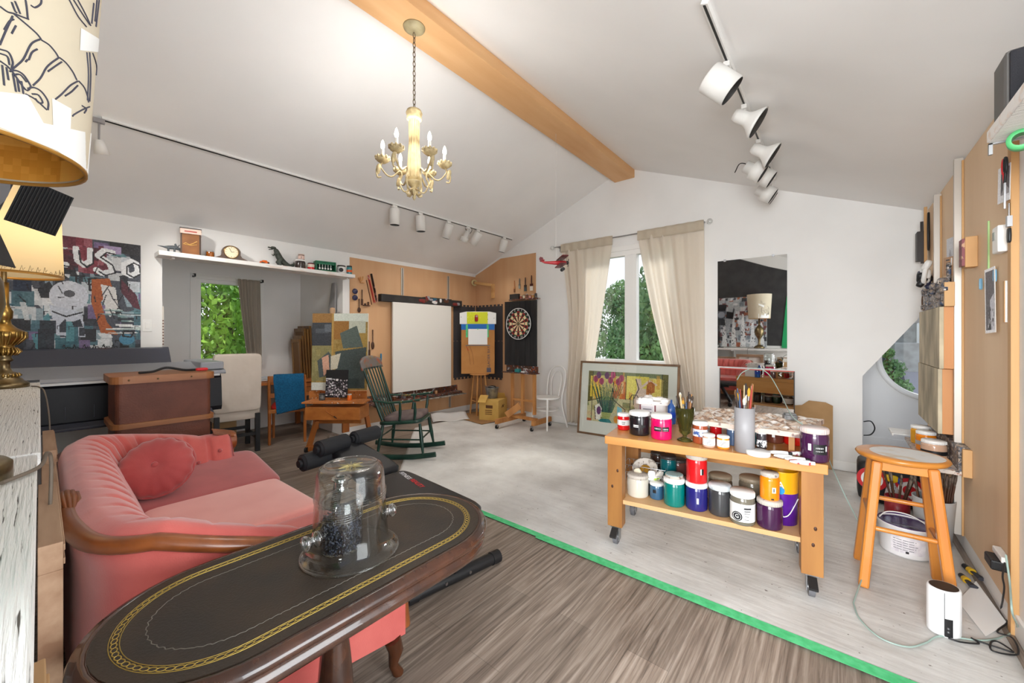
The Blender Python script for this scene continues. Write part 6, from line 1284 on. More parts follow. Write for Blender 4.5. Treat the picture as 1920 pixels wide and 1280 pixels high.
# ================================================================ PAINT CART
CA = math.atan2(.19, 1.15); CO_ = Vector((-1.192, 2.429, 0)); cu, cv = Vector((math.cos(CA), math.sin(CA), 0)), Vector((-math.sin(CA), math.cos(CA), 0))
CW, CD, CT, CS = 1.165, .60, .725, .305
pinec = wood('cart_pine', (206, 150, 86), (184, 122, 60), .42, axis=0, sc=6, coat=.15); pinez = wood('cart_pine_post', (170, 118, 62), (140, 90, 44), .45, axis=2, sc=6)
cart = thing('paint_cart', 'rolling pine cart of thick posts loaded with paint jars', 'cart', CO_, CA)
b = MB(); b.bx(-.01, CW + .005, -.01, CD, CT - .052, CT); b.build('top_board', pinec, cart, bev=.004)
b = MB(); b.bx(0, CW, CD - .03, CD - .002, CT - .24, CT - .053); b.build('back_apron', pinec, cart, bev=.003)
b = MB(); b.bx(.02, CW - .02, .03, CD - .02, CS - .028, CS); b.build('lower_shelf', wood('cart_ply', (216, 176, 128), (198, 150, 98), .5, axis=0, sc=5), cart, bev=.002)
knot = mat('knot', (70, 40, 24), .5)
for i, (x, y) in enumerate(((.055, .045), (CW - .06, .045), (.055, CD - .075), (CW - .06, CD - .075))):
    b = MB(); b.bx(x - .048, x + .048, y - .044, y + .044, .128, CT - .053)
    for k in range(2): b.ball((x + random.uniform(-.02, .02), y - .0425, random.uniform(.2, .62)), (.009, .004, .012), 8, 1)
    b.build('post', [pinez, knot], cart, bev=.004)
    b = MB(); tz = .048; b.cyl((x - .014, y - .0, tz), (x + .014, y - .0, tz), tz, n=24); b.cyl((x - .017, y, tz), (x + .017, y, tz), tz * .55, n=18, m=1); b.bx(x - .024, x - .018, y - .022, y + .022, .03, .126, 1); b.bx(x + .018, x + .024, y - .022, y + .022, .03, .126, 1); b.bx(x - .03, x + .03, y - .035, y + .035, .118, .128, 1)
    if i in (0, 1): b.prism([(y - .1, .085), (y - .04, .12), (y - .04, .10), (y - .09, .07)], x - .02, x + .02, 2, Matrix(((0, 0, 1), (1, 0, 0), (0, 1, 0))))
    b.build('caster', [mat('tyre_grey', (104, 104, 108), .5), steel, blackp], cart, bev=.001)
    cart.children[-1]
def CL(u, v, z): return CO_ + cu * u + cv * v + Vector((0, 0, z))
# jars: placed on the cart in metres along (u), depth (v)
def jar_px(px, pyb, z, wpx, hpx, body, lid, label, band=None, bandz=(.25, .75), mark=None, lidh=.17, neck=.92, name='paint_jar', zoff=.0012, group=None):
    p = PZ(px, pyb, z); d = Vector((p.x, p.y, 0)).normalized(); r = rad(px, wpx, dep(p) + .03); r = rad(px, wpx, dep(p + d * r)); c = p + d * r; t_ = dep(c); h = hpx * t_ / FPX
    return lid_jar(name, label, 'jar', (c.x, c.y, z + zoff), r, h, body, lid, band, bandz, None, lidh, mark, neck)
purple, black_, mag, red_, tealj, bluej, org, brn, dgrn = jc('paint_purple', (62, 24, 62)), jc('paint_black', (30, 27, 30)), jc('paint_magenta', (220, 14, 92)), jc('paint_red', (204, 24, 30)), jc('paint_teal', (0, 116, 108)), jc('paint_blue', (36, 34, 110)), jc('paint_orange', (238, 136, 20)), jc('paint_brown', (92, 48, 36)), jc('paint_darkgreen', (30, 60, 40))
gry, clr, char = jc('paint_grey', (196, 190, 184)), jc('jar_clear', (206, 200, 186), .12), jc('paint_charcoal', (60, 60, 62))
MK = [labk, labw, inkk]
# front row on top
jar_px(1169, 807, CT, 23, 30, red_, lidw, 'small red-banded paint jar at the front left corner of the cart top', labw, (.35, .75), (([inkk]), lines(3, .42, .68, .7)))
jar_px(1199, 818, CT, 39, 43, black_, lidw, 'black paint jar with white lid on the cart top, left of the magenta jar', None, mark=(MK, [(-.35, .5, .56, .5, 1), (-.35, .44, .47, .5, 1), (.35, .45, .57, .5, 0)]))
jar_px(1240, 826, CT, 40, 46, mag, lidw, 'bright magenta paint jar with black label on the front of the cart top', None, mark=(MK, [(-.35, .42, .64, .75, 0), (-.38, .5, .58, .55, 1), (.42, .42, .64, .7, 0), (.42, .52, .56, .5, 1), (.42, .46, .48, .5, 1)]))
jar_px(1313, 833, CT, 29, 40, jc('paint_rust', (150, 70, 40)), lidw, 'rust-orange jar with white and blue label right of the goblet', mat('label_bluewhite', (214, 216, 220), .6, col2=(60, 90, 150), sc=30, amt=(.56, .6)), (.4, .8))
jar_px(1329, 840, CT, 24, 24, jc('paint_tan', (196, 160, 140)), lidw, 'little tan jar with pale label at the cart front edge', labw, (.2, .85), ([inkg], lines(4, .3, .75, 1.0)))
jar_px(1342, 822, CT, 23, 26, red_, lidw, 'small red jar behind the little tan and amber jars')
jar_px(1356, 843, CT, 24, 24, jc('paint_amber', (226, 140, 50)), lidw, 'little amber jar with pale label at the cart front edge', labw, (.2, .85), ([inkg], lines(4, .3, .75, 1.0)))
jar_px(1374, 836, CT, 24, 34, jc('paint_steelblue', (70, 90, 120)), lidw, 'slim grey-blue jar left of the grey brush pot')
jar_px(1428, 843, CT, 20, 34, jc('jar_spotted', (60, 56, 60)), lidw, 'spotted small jar right of the grey brush pot', splat('spotted_label', (232, 232, 232), [(30, 30, 34), (50, 50, 56)], 60, .7), (.15, .6))
jar_px(1527, 868, CT, 56, 62, purple, mat('blush_lid', (216, 192, 180), .5, col2=(196, 186, 186), sc=20), 'big dark purple paint jar with blush lid on the right end of the cart top', None, mark=(MK, [(-.32, .42, .66, .22, 1), (.42, .30, .66, 1.0, 0), (.36, .5, .55, .5, 1), (.36, .4, .43, .5, 1), (.86, .42, .6, .12, 1)]))
# jars behind, under the palette board
jar_px(1418, 834, CT, 34, 30, jc('paint_deepteal', (0, 76, 82)), lidd, 'deep teal jar under the palette board behind the grey pot')
jar_px(1452, 832, CT, 36, 31, brn, lidd, 'dark brown jar under the palette board', None, mark=(MK, [(-.1, .45, .7, .3, 1)]))
jar_px(1488, 836, CT, 38, 32, jc('paint_scarlet', (222, 26, 20)), lidd, 'scarlet jar under the palette board, left of the big purple jar')
jar_px(1310, 806, CT, 26, 30, jc('paint_dusky', (120, 90, 90)), lidw, 'dusky jar with white lid behind the rust-orange jar')
# white disc lid and paint tubes
p = PZ(1420, 855, CT); b = MB(); b.lathe([(0, 0), (.058, 0), (.06, .004), (.06, .020), (.056, .024), (0, .022)], 32); tag(b.build('screw_top', lidw, None, p + Vector((0, .03, .001))), 'loose white jar lid lying on the cart top', 'lid')
tubes = [((1440, 846), (1478, 850), (232, 232, 230), 'plain white paint tube behind the loose lid'), ((1452, 852), (1486, 858), (226, 228, 232), 'white paint tube with blue mark beside the loose lid'), ((1470, 858), (1510, 862), (222, 226, 224), 'white paint tube with multicolour stripe near the cart edge'), ((1480, 863), (1520, 868), (186, 50, 60), 'red and white paint tube at the cart front edge'), ((1478, 848), (1506, 851), (170, 70, 110), 'plum-striped paint tube in front of the scarlet jar')]
for k, (a, c, col, lab) in enumerate(tubes):
    pa, pc = PZ(*a, CT + .015), PZ(*c, CT + .015); t = thing('paint_tube', lab, 'paint tube', pa, math.atan2(pc.y - pa.y, pc.x - pa.x)); L_ = (pc - pa).length
    b = MB(); n_ = 12; vs = []
    for s_, w, h in ((0, .021, .003), (.25, .019, .010), (.7, .015, .013), (.97, .014, .013), (1, .008, .008)): vs += [(s_ * L_, w * math.cos(j * 2 * PI / n_), h * math.sin(j * 2 * PI / n_) * 1.0 - .001) for j in range(n_)]
    b.add(vs, [(i * n_ + j, i * n_ + (j + 1) % n_, (i + 1) * n_ + (j + 1) % n_, (i + 1) * n_ + j) for i in range(4) for j in range(n_)], 0, True); b.build('tube_body', mat('tube_%d_%d_%d' % col, col, .4, col2=(236, 236, 236), sc=22, amt=(.5, .54)), t)
    b = MB(); b.cyl((L_, 0, 0), (L_ + .018, 0, 0), .009, n=12); b.build('cap', lidw if k % 2 else blackp, t)
# grey brush pot and goblet with brushes
def brush_bunch(cx_, z, r, n, hmin, hmax, label, cat, seed, group):
    rnd = random.Random(seed); cols = [(96, 62, 36), (50, 40, 36), (168, 118, 64), (60, 80, 110), (150, 52, 40), (190, 170, 130), (34, 34, 38)]
    for k in range(n):
        a = rnd.uniform(0, 2 * PI); rr = r * math.sqrt(rnd.random()) * .75; h = rnd.uniform(hmin, hmax); lean = rnd.uniform(.3, 1.0)
        base = Vector((cx_.x + math.cos(a) * rr * .35, cx_.y + math.sin(a) * rr * .35, z)); d = Vector((math.cos(a) * rr * lean * 1.6, math.sin(a) * rr * lean * 1.6, h))
        c = rnd.choice(cols); up = rnd.random() < .55; ln = d.normalized()
        t = thing('paint_brush', label[0], 'brush', base, 0, group)
        b = MB(); b.tube([(0, 0, 0), d * .5, d * .8], [.004, .0072, .006], 7); b.build('handle', mat('bh_%d_%d_%d' % c, c, .45), t)
        if up:
            b = MB(); b.tube([d * .8, d * .87], [.0075, .0085], 8); b.build('ferrule', steel, t)
            bc = rnd.choice([(190, 140, 40), (120, 84, 50), (214, 206, 190), (60, 48, 40)]); b = MB(); b.tube([d * .87, d * .95, d], [.0085, .011, .004], 8, flat=.8); b.build('bristles', mat('bb_%d_%d_%d' % bc, bc, .8), t)
        else:
            b = MB(); b.tube([d * .8, d], [.006, .003], 7); b.build('handle_tip', mat('bh_%d_%d_%d' % c, c, .45), t)
p = PZ(1396, 850, CT); r_ = rad(1396, 39, dep(p) + .05); dpot = Vector((p.x, p.y, 0)).normalized(); cpot = p + dpot * r_; hp = 82 * dep(cpot) / FPX
t = thing('brush_pot', 'tall plain grey cylinder pot full of brushes on the cart top', 'pot', cpot + Vector((0, 0, .001)))
b = MB(); b.lathe([(0, 0), (r_, 0), (r_, hp), (r_ - .004, hp), (r_ - .004, .006), (0, .006)], 40); b.build('pot_wall', mat('pot_grey', (150, 148, 150), .45), t)
brush_bunch(cpot, CT + .01, r_ * .9, 20, hp + .05, hp + .13, ('used brush in the tall grey pot on the cart',), 'brush', 3, 'brushes in the grey pot')
p = PZ(1284, 829, CT); cg_ = p + Vector((p.x, p.y, 0)).normalized() * .045; sg_ = dep(cg_) / FPX; hg = 62 * sg_
t = thing('goblet', 'olive green glass goblet holding paint brushes on the cart top', 'goblet', cg_ + Vector((0, 0, .001)))
b = MB(); b.lathe([(0, 0), (.045, 0), (.047, .004), (.035, .012), (.014, .022), (.012, .034), (.022, .042), (.034, .052), (.036, .062), (.034, .07), (.040, .10), (.052, .14), (.058, hg), (.055, hg), (.048, .14), (.036, .10), (.028, .07), (0, .058)], 32); b.build('goblet_bowl', mat('olive_glass', (120, 116, 60), .08, trans=.85, ior=1.2), t)
brush_bunch(cg_, CT + .07, .05, 22, .16, .27, ('brush standing in the olive goblet on the cart',), 'brush', 12, 'brushes in the goblet')
# white tub and blue bottle behind
p = PZ(1225, 800, CT); cT = p + Vector((p.x, p.y, 0)).normalized() * .07; s_ = dep(cT) / FPX
t = thing('paint_tub', 'paint-caked white square tub with printed label behind the magenta jar', 'tub', cT + Vector((0, 0, .001)), .2)
b = MB(); b.prism(rrect(.19, .17, .03), 0, .17); b.build('tub_body', mat('tub_white', (224, 220, 218), .45), t, bev=.003)
b = MB(); b.prism(rrect(.225, .20, .03), .165, .19); rnd = random.Random(8); [b.pillow((rnd.uniform(-.09, .09), rnd.uniform(-.08, .08), .195), (.06, .05, .03), rnd.randrange(2), e=.7, n=6) for _ in range(12)]; b.build('crusted_lid', [splat('tub_crust', (226, 220, 216), [(120, 100, 110), (200, 180, 180)], 30, .4), lidw], t)
b = MB(); b.bx(-.07, .01, -.0865, -.0855, .02, .15, 1); b.bx(-.085, -.075, -.0865, -.0855, 0, .16); b.bx(.02, .03, -.0865, -.0855, 0, .16); [b.bx(-.06, .0, -.0875, -.0866, .05 + .025 * k, .058 + .025 * k, 2) for k in range(4)]; b.build('label', [mat('tub_maroon', (120, 50, 60), .5), mat('tub_label', (206, 200, 204), .6), inkg], t)
p = PZ(1257, 800, CT); t = thing('spray_bottle', 'blue translucent bottle between the white tub and the goblet', 'bottle', p + Vector((p.x, p.y, 0)).normalized() * .12 + Vector((0, 0, .001)))
b = MB(); b.lathe([(0, 0), (.038, 0), (.04, .01), (.04, .10), (.034, .13), (.016, .155), (.014, .18), (0, .18)], 24); b.build('bottle_body', mat('blue_plastic', (70, 120, 200), .15, trans=.5), t); b = MB(); b.lathe([(.0405, .05), (.0405, .09)], 24, caps=False); b.build('label', mat('label_blue', (30, 70, 180), .4), t)
# palette board on blocks
pal = splat('palette_crust', (214, 190, 168), [(236, 228, 220), (190, 150, 122), (226, 206, 190), (150, 120, 100), (240, 236, 232)], 9, .75, .6)
zb_ = CT + .135
pf0, pf1, pb0, pb1 = PZ(1298, 786, zb_), PZ(1500, 812, zb_), PZ(1316, 768, zb_), PZ(1535, 792, zb_)
t = thing('palette_board', 'thick board crusted with pinkish paint, raised at the back of the cart', 'palette', ((pf0 + pf1) / 2) * 1)
o_ = t.location; q4 = [p_ - o_ for p_ in (pf0, pf1, pb1 + (pb1 - pf1) * .35, pb0 + (pb0 - pf0) * .35)]
b = MB(); b.prism([(p_.x, p_.y) for p_ in q4], -.028, 0); b.build('board', mat('board_edge', (206, 186, 172), .7, col2=(120, 100, 96), sc=20, amt=(.55, .65)), t, bev=.004)
b = MB()
def cr(u, v):
    p_ = q4[0].lerp(q4[1], u).lerp(q4[3].lerp(q4[2], u), v); e_ = min(u, 1 - u, v, 1 - v); n_ = math.sin(u * 37 + v * 9) * math.sin(v * 17 + u * 5) + .6 * math.sin(u * 71 + 3 * v) * math.sin(v * 31); return (p_.x, p_.y, .001 + max(0, .006 + .009 * n_) * min(1, e_ * 12))
b.grid(90, 36, cr); b.build('dried_paint', pal, t)
qc = sum(q4, Vector((0, 0, 0))) / 4
for q_ in q4: b = MB(); c = q_.lerp(qc, .16) + Vector((0, .04, 0)); b.bx(c.x - .014, c.x + .014, c.y - .014, c.y + .014, -.134, -.029); b.build('leg', pinez, t)
p = PZ(1481, 786, zb_ + .008); b = MB(); b.bx(-.035, .035, -.03, .03, 0, .03); b.bx(-.03, .03, -.025, .025, .03, .04); tag(b.build('clamp', mat('clamp_grey', (140, 140, 140), .4, .4, col2=(90, 90, 92), sc=30), None, p, rz=.3, bev=.004), 'small grey clamp sitting on the palette board holding the teal cord', 'clamp')
# lower shelf jars
jar_px(1196, 935, CS, 40, 40, clr, lidbe, 'clear jar with cream lid at the left back of the lower shelf')
z2 = CS
jar_px(1187, 925, CS, 22, 26, gry, lidbe, 'grey-white jar next to the left post on the lower shelf', labw, (.2, .8))
jar_px(1207, 931, CS, 23, 28, jc('paint_olivedark', (40, 48, 44)), lidg, 'small dark olive jar on the left of the lower shelf', None, mark=(MK, [(-.3, .4, .6, .6, 1), (.4, .4, .55, .5, 1)]))
jar_px(1231, 938, CS, 26, 30, jc('paint_denim', (52, 90, 120)), lidw, 'small denim-blue jar left of the teal jar on the lower shelf', None, mark=(MK, [(-.3, .5, .75, .5, 0)]))
jT = jar_px(1264, 952, CS, 40, 50, tealj, lidw, 'teal paint jar with pale lid in front on the lower shelf')
jB = jar_px(1306, 960, CS, 42, 50, bluej, lidw, 'dark blue paint jar supporting the red jar on the lower shelf', None, mark=(MK, [(.1, .35, .6, .18, 1)]))
def top_of(t): return max(((t.matrix_basis @ Vector(c_))[2] + 0) for ch_ in t.children for c_ in ch_.bound_box) if 0 else t.location.z + max(v.co.z for ch_ in t.children for v in ch_.data.vertices)
lid_jar('paint_jar', 'red paint jar stacked on the dark blue jar', 'jar', (jB.location.x, jB.location.y, top_of(jB) + .001), rad(1306, 40, dep(jB.location)), 52 * dep(jB.location) / FPX, red_, lidbe, None, (0, 1), None, .17, (MK, [(.55, .4, .65, .3, 0), (.42, .4, .65, .12, 1)]), .94)
lid_jar('screw_top', 'greenish flat lid resting tilted on the teal jar', 'lid', (jT.location.x, jT.location.y, top_of(jT) + .001), .055, .022, lidbe, mat('mint_lid', (160, 190, 190), .4, col2=(120, 110, 110), sc=30, amt=(.6, .66)))
jar_px(1350, 970, CS, 44, 56, char, mat('frost_lid', (176, 184, 190), .3, col2=(226, 230, 232), sc=20), 'charcoal jar with frosted grey lid in the middle of the lower shelf')
jG = jar_px(1392, 987, CS, 48, 60, jc('paint_khaki', (110, 104, 90)), lidw, 'white-labelled jar with round black G emblem at the front of the lower shelf', labw, (.15, .80), ([inkk], [(.42, .62, .68, .6, 0), (.40, .54, .57, .5, 0), (.38, .46, .48, .45, 0), (.36, .36, .38, .3, 0), (.34, .24, .26, .35, 0)]))
r_ = rad(1392, 48, dep(jG.location)); d_ = Vector((-jG.location.x, -jG.location.y, 0)).normalized(); qg = facing(d_.x - .38 * -d_.y * -1, d_.y); qg = facing(*(rotm(0, 0, -24) @ d_).xy)
b = MB(); b.cyl(qg @ Vector((0, .052, r_ - .004)), qg @ Vector((0, .052, r_ + .0015)), .027, n=28); b.build('emblem', inkk, jG)
b = MB(); b.tube([qg @ Vector((.021 * math.cos(i * PI / 14), .052 + .021 * math.sin(i * PI / 14), r_ + .0018)) for i in range(28)], .0012, 5, True); b.build('emblem_ring', lidw, jG); text('G', .03, qg @ Vector((0, .052, r_ + .002)), qg, lidw, jG, 'emblem_letter')
jP = jar_px(1443, 995, CS, 50, 52, purple, lidbe, 'plum-purple jar supporting the orange jar on the lower shelf')
lid_jar('paint_jar', 'orange paint jar stacked on the plum-purple jar', 'jar', (jP.location.x, jP.location.y, top_of(jP) + .001), rad(1440, 38, dep(jP.location)), 50 * dep(jP.location) / FPX, org, lidbe, None, (0, 1), None, .16, (MK, [(.45, .36, .6, .4, 1), (.42, .4, .56, .12, 2), (.3, .05, .12, .3, 2)]), .85)
# back row on the lower shelf
def jar_c(u, v, z, r, h, body, lid, label, **k): c = CL(u, v, z); return lid_jar('paint_jar', label, 'jar', (c.x, c.y, c.z + .001), r, h, body, lid, **k)
jar_c(.66, .36, CS, .072, .17, jc('paint_umber', (96, 82, 66)), mat('khaki_lid', (150, 134, 112), .5), 'large khaki-lidded jar with white label behind the G jar on the lower shelf', band=labw, bandz=(.15, .7), mark=([inkg], lines(5, .3, .6, .7)))
jar_c(.84, .38, CS, .075, .18, jc('paint_stone', (130, 118, 100)), MATS['khaki_lid'], 'large khaki-lidded jar behind the orange jar on the lower shelf', band=labk, bandz=(.3, .55))
jar_c(.50, .33, CS, .06, .12, dgrn, lidg, 'green-black jar behind the charcoal jar on the lower shelf')
j = jar_c(.40, .36, CS, .058, .12, black_, lidbe, 'black jar under the maroon-brown jar at the back of the lower shelf'); jar_c(.40, .36, CS + .122, .058, .11, jc('paint_maroonbrown', (86, 48, 44)), lidd, 'maroon-brown jar stacked at the back of the lower shelf')
j = jar_c(.145, .40, CS, .05, .13, clr, lidbe, 'clear cream-lidded jar at the back left under the cart top')
j = jar_c(.255, .42, CS, .055, .14, jc('paint_espresso', (50, 34, 28)), lidd, 'espresso-brown jar at the back left of the lower shelf'); jar_c(.255, .42, CS + .142, .052, .10, jc('paint_espresso', (50, 34, 28)), lidd, 'second espresso jar stacked on another at the back left')
j = jar_c(.345, .30, CS, .05, .13, gry, lidbe, 'grey jar under the deep teal one at the back of the lower shelf'); jar_c(.345, .30, CS + .132, .055, .13, jc('paint_deepteal', (0, 76, 82)), lidd, 'deep teal jar stacked high under the cart top')
# wire basket with oddments
t = thing('wire_basket', 'shallow wire basket with scraps and a paper plate on the lower shelf', 'basket', CL(.20, .27, CS + .085), CA)
b = MB(); 
for z, k in ((0, .8), (.05, .95), (.10, 1)): b.tube([(sx_ * .14 * k, sy_ * .075 * k, z) for sx_, sy_ in ((-1, -1), (1, -1), (1, 1), (-1, 1))], .0022, 5, True)
for i in range(9): x = -.112 + i * .028; b.tube([(x * 1.2, -.075, .1), (x, -.06, 0), (x, .06, 0), (x * 1.2, .075, .1)], .0015, 5)
for x, y in ((-.1, -.05), (.1, -.05), (-.1, .05), (.1, .05)): b.cyl((x, y, -.084), (x, y, 0), .003, n=6)
b.build('wire', steel, t)
p = CL(.20, .25, CS + .155); t = thing('paper_plate', 'paint-stained bowl lying tilted in the wire basket', 'plate', p, 0, None, (R(38), 0, R(10)))
b = MB(); b.lathe([(0, 0), (.05, .003), (.075, .02), (.085, .024), (.075, .017), (.05, -.002), (0, -.004)], 28, sx=1.0); b.build('plate_dish', lidbe, t); b = MB(); b.lathe([(0, .004), (.035, .0055)], 16); b.build('paint_puddle', mat('puddle_ochre', (150, 110, 40), .4), t)
for k, (u, v, lab, m) in enumerate([(.17, .205, 'cream crumpled paint tube in the wire basket', mat('tube_cream', (214, 204, 180), .5)), (.25, .20, 'white crumpled paint tube in the wire basket', lidw), (.29, .22, 'pale paper packet in the wire basket', mat('packet', (206, 200, 190), .6, col2=(170, 200, 60), sc=14, amt=(.6, .62)))]):
    b = MB(); b.pillow((0, 0, 0), (.05, .025, .10), e=.5, n=8); tag(b.build('paint_tube', m, None, CL(u, v, CS + .13), rot=(R(25), R(20 * (k - 1)), R(30 * k))), lab, 'paint tube')
# purple tub at the right
p = CL(.985, .22, CS); t = thing('ice_cream_pail', 'tall purple and yellow printed pail beside the right post on the lower shelf', 'pail', p + Vector((0, 0, .001)))
b = MB(); b.lathe([(0, 0), (.078, 0), (.082, .18), (.082, .182)], 32, caps=False); b.build('pail_lower', mat('pail_purple', (84, 24, 140), .35), t)
b = MB(); b.lathe([(.0822, .182), (.086, .30), (.088, .305), (.080, .305)], 32, caps=False); b.build('pail_upper', mat('pail_yellow', (236, 168, 20), .35), t)
dq = Vector((-p.x, -p.y, 0)).normalized(); qp = facing(*(rotm(0, 0, -10) @ dq).xy); b = MB(); b.cyl(qp @ Vector((-.02, .265, .083)), qp @ Vector((-.02, .265, .0865)), .024, n=16); b.cyl(qp @ Vector((.01, .20, .08)), qp @ Vector((.01, .20, .0845)), .022, n=16, m=0); b.build('oval_badge', mat('pail_blue', (40, 140, 200), .4), t); text('PA', .05, qp @ Vector((0, .232, .0865)), qp, mat('pail_letters', (250, 246, 240), .4), t); text('PA', .054, qp @ Vector((-.002, .231, .0855)), qp, mat('pail_shadow', (150, 30, 90), .4), t, 'lettering')
b = MB(); b.tube(bez([qp @ Vector((-.084, .17, .01)), qp @ Vector((-.04, .08, .085)), qp @ Vector((.04, .06, .085)), qp @ Vector((.084, .15, .01))]), .003, 6); b.build('handle', lidw, t)
b = MB(); [b.add([qp @ Vector((.079 * math.sin(a0), z, .0805 * math.cos(a0))) for a0, z in ((-.75, .02), (-.45, .02), (-.45, .15), (-.75, .15))], [(0, 1, 2, 3)])]; b.build('info_panel', labw, t)
# cord arching over the palette to the mirror
tealc = mat('pale_teal_cord', (170, 194, 185), .35, trans=.2)
# ================================================================ RIGHT WALL
RXp = XR - .0155
def RP(px, py, d=0): return PX(px, py, RXp - d)
def rail_R(px, z0, z1, label):
    p = RP(px, 500); t = thing('wall_rail', label, 'rail', (RXp, p.y, 0), 0, 'aluminium rails on the right plywood')
    b = MB(); b.bx(-.042, 0, -.012, .012, z0, z1); b.build('rail_bar', alu, t, bev=.002); b = MB(); b.bx(-.010, 0, -.024, -.013, z0, z1 - .02); b.build('rail_backing', pine, t, bev=.002)
rail_R(1806, .09, 2.56, 'long aluminium wall rail, nearer of two on the right plywood'); rail_R(1765, 1.62, 2.52, 'aluminium wall rail, farther of two on the right plywood')
def board_R(px0, px1, z0, z1, d, m, name, label, cat, d0=.0, bev=.003):
    a, c = RP(px0, 500, d).y, RP(px1, 500, d).y; y0, y1 = min(a, c), max(a, c)
    b = MB(); b.bx(-d, -d0, y0 - (y0 + y1) / 2, y1 - (y0 + y1) / 2, 0, z1 - z0); return tag(b.build(name, m, None, (RXp, (y0 + y1) / 2, z0), bev=bev), label, cat)
ogw = wood('orange_ply_box', (206, 146, 92), (190, 126, 74), .55, axis=2, sc=5)
yA, yB = RP(1772, 500, .09).y, RP(1812, 500, .045).y
# upper ledge crusted with paint
t = thing('easel_ledge', 'paint-crusted ledge across the two rails on the right wall', 'ledge', (RXp, 4.20, 1.60)); grc = splat('grey_paint_crust', (120, 110, 104), [(216, 210, 204), (60, 60, 66), (70, 90, 120), (170, 150, 130), (40, 40, 44)], 22, .7, .5)
b = MB(); b.bx(-.085, -.045, -.36, .50, 0, .15); rnd = random.Random(6)
for k in range(26): b.pillow((-.085 + rnd.uniform(-.01, .03), rnd.uniform(-.34, .48), rnd.uniform(-.02, .17)), (.05, .09, .05), 0, e=.7, n=6)
b.build('crusted_board', grc, t); b = MB(); b.bx(-.09, -.043, -.38, -.36, -.01, .15); b.build('end_block', pine, t, bev=.003)
# canvas panels standing between the ledges
for nm, y0, z0, z1 in (('upper cradled painting panel with orange plywood sides under the crusted ledge', 3.86, 1.175, 1.59), ('lower cradled painting panel with orange plywood sides above the three jars', 3.91, .73, 1.17)):
    t = thing('cradled_painting', nm, 'panel', (RXp - .012, y0, z0)); b = MB(); b.bx(-.075, 0, 0, .84, 0, z1 - z0); b.build('panel_sides', ogw, t, bev=.002)
    b = MB(); b.bx(-.095, -.075, 0, .84, 0, z1 - z0); b.build('panel_face', mat('scuffed_face', (206, 194, 166), .7, col2=(150, 140, 118), sc=7, st=(1, 1, .4)), t)
# lower ledge with jars
t = thing('easel_ledge', 'low paint-splashed ledge on the right wall holding three jars', 'ledge', (RXp, 4.08, .525))
b = MB(); b.bx(-.20, -.0, -.42, .55, 0, .025); b.build('shelf', splat('ledge_splash', (206, 196, 186), [(70, 64, 66), (90, 120, 150), (160, 120, 100)], 24, .5), t, bev=.002); b = MB(); b.bx(-.05, -.0, -.40, .55, .025, .17); b.build('back_board', grc, t); b = MB(); b.bx(-.04, -.0, -.45, -.42, .0, .17); b.build('end_block', pine, t, bev=.002)
SZR = .551
for (y, dx, r, h, bd, ld, lab, bn, mk) in [(3.92, -.125, .064, .13, jc('paint_flesh', (206, 168, 142)), lidw, 'big flesh-coloured jar with white lid, nearest on the low right ledge', labk, None), (4.19, -.13, .055, .14, org, lidw, 'orange jar with grey label, middle of the three on the low right ledge', mat('label_silver', (170, 168, 166), .4), None), (4.42, -.13, .058, .14, jc('paint_mustard', (226, 160, 30)), lidw, 'mustard jar with black square mark, farthest of three on the low right ledge', None, (MK, [(.35, .4, .75, .35, 0), (.35, .48, .66, .2, 1)]))]:
    lid_jar('paint_jar', lab, 'jar', (RXp + dx, y, SZR), r, h, bd, ld, bn, (.35, .6), None, .17, mk)
t = thing('slatted_tray', 'tilted slatted white rack at the far end of the low right ledge', 'rack', (RXp - .15, 4.72, .565), 0, None, (0, 0, 0))
b = MB(); [b.bx(-.13 + .0, .10, -.12 + k * .04, -.10 + k * .04, 0, .008) for k in range(7)]; b.bx(-.13, -.12, -.13, .16, -.012, 0); b.bx(.09, .10, -.13, .16, -.012, 0); b.build('slats', lidw, t)
# wall tools in the far corner of the right plywood
t = thing('black_tray', 'narrow black tray hung edge-on at the far corner of the right plywood', 'tray', (RXp - .02, 5.10, 2.03)); b = MB(); b.bx(-.062, -.02, -.06, .05, .04, .30); b.build('tray_panel', mat('tray_dark', (44, 36, 32), .5), t, bev=.002)
b = MB(); b.tube([(math.cos(i * PI / 16) * .008, math.cos(i * PI / 16) * .05, math.sin(i * PI / 16) * .16) for i in range(32)], .008, 8, True); tag(b.build('black_hoop', blackp, None, (RXp - .025, 4.93, 2.30)), 'black oval hoop hanging in the upper far corner of the right plywood', 'hoop')
b = MB(); b.beam((0, 0, 0), (0, 0, .52), .02, .02); b.beam((-.02, 0, .02), (-.02, .03, .40), .012, .02, 1); tag(b.build('measuring_stick', [pine, lidd], None, (RXp - .03, 5.04, 2.02)), 'thin wooden sticks hanging beside the black tray in the far corner', 'stick')
b = MB(); rnd = random.Random(2)
for k in range(10): b.pillow((rnd.uniform(-.05, .02), rnd.uniform(-.06, .06), rnd.uniform(-.10, .10)), (.05, .06, .09), rnd.randrange(3), rotm(rnd.uniform(-30, 30), rnd.uniform(-30, 30), 0), e=.5, n=6)
b.tube([(-.02, -.03, -.08), (-.03, -.10, -.05), (-.02, -.11, .04)], .016, 8, m=1); tag(b.build('tool_cluster', [mat('tool_blue', (50, 54, 80), .4), lidw, blackp], None, (RXp - .04, 4.90, 1.92)), 'bundle of dark and white gripping tools hanging in the far corner', 'tools')
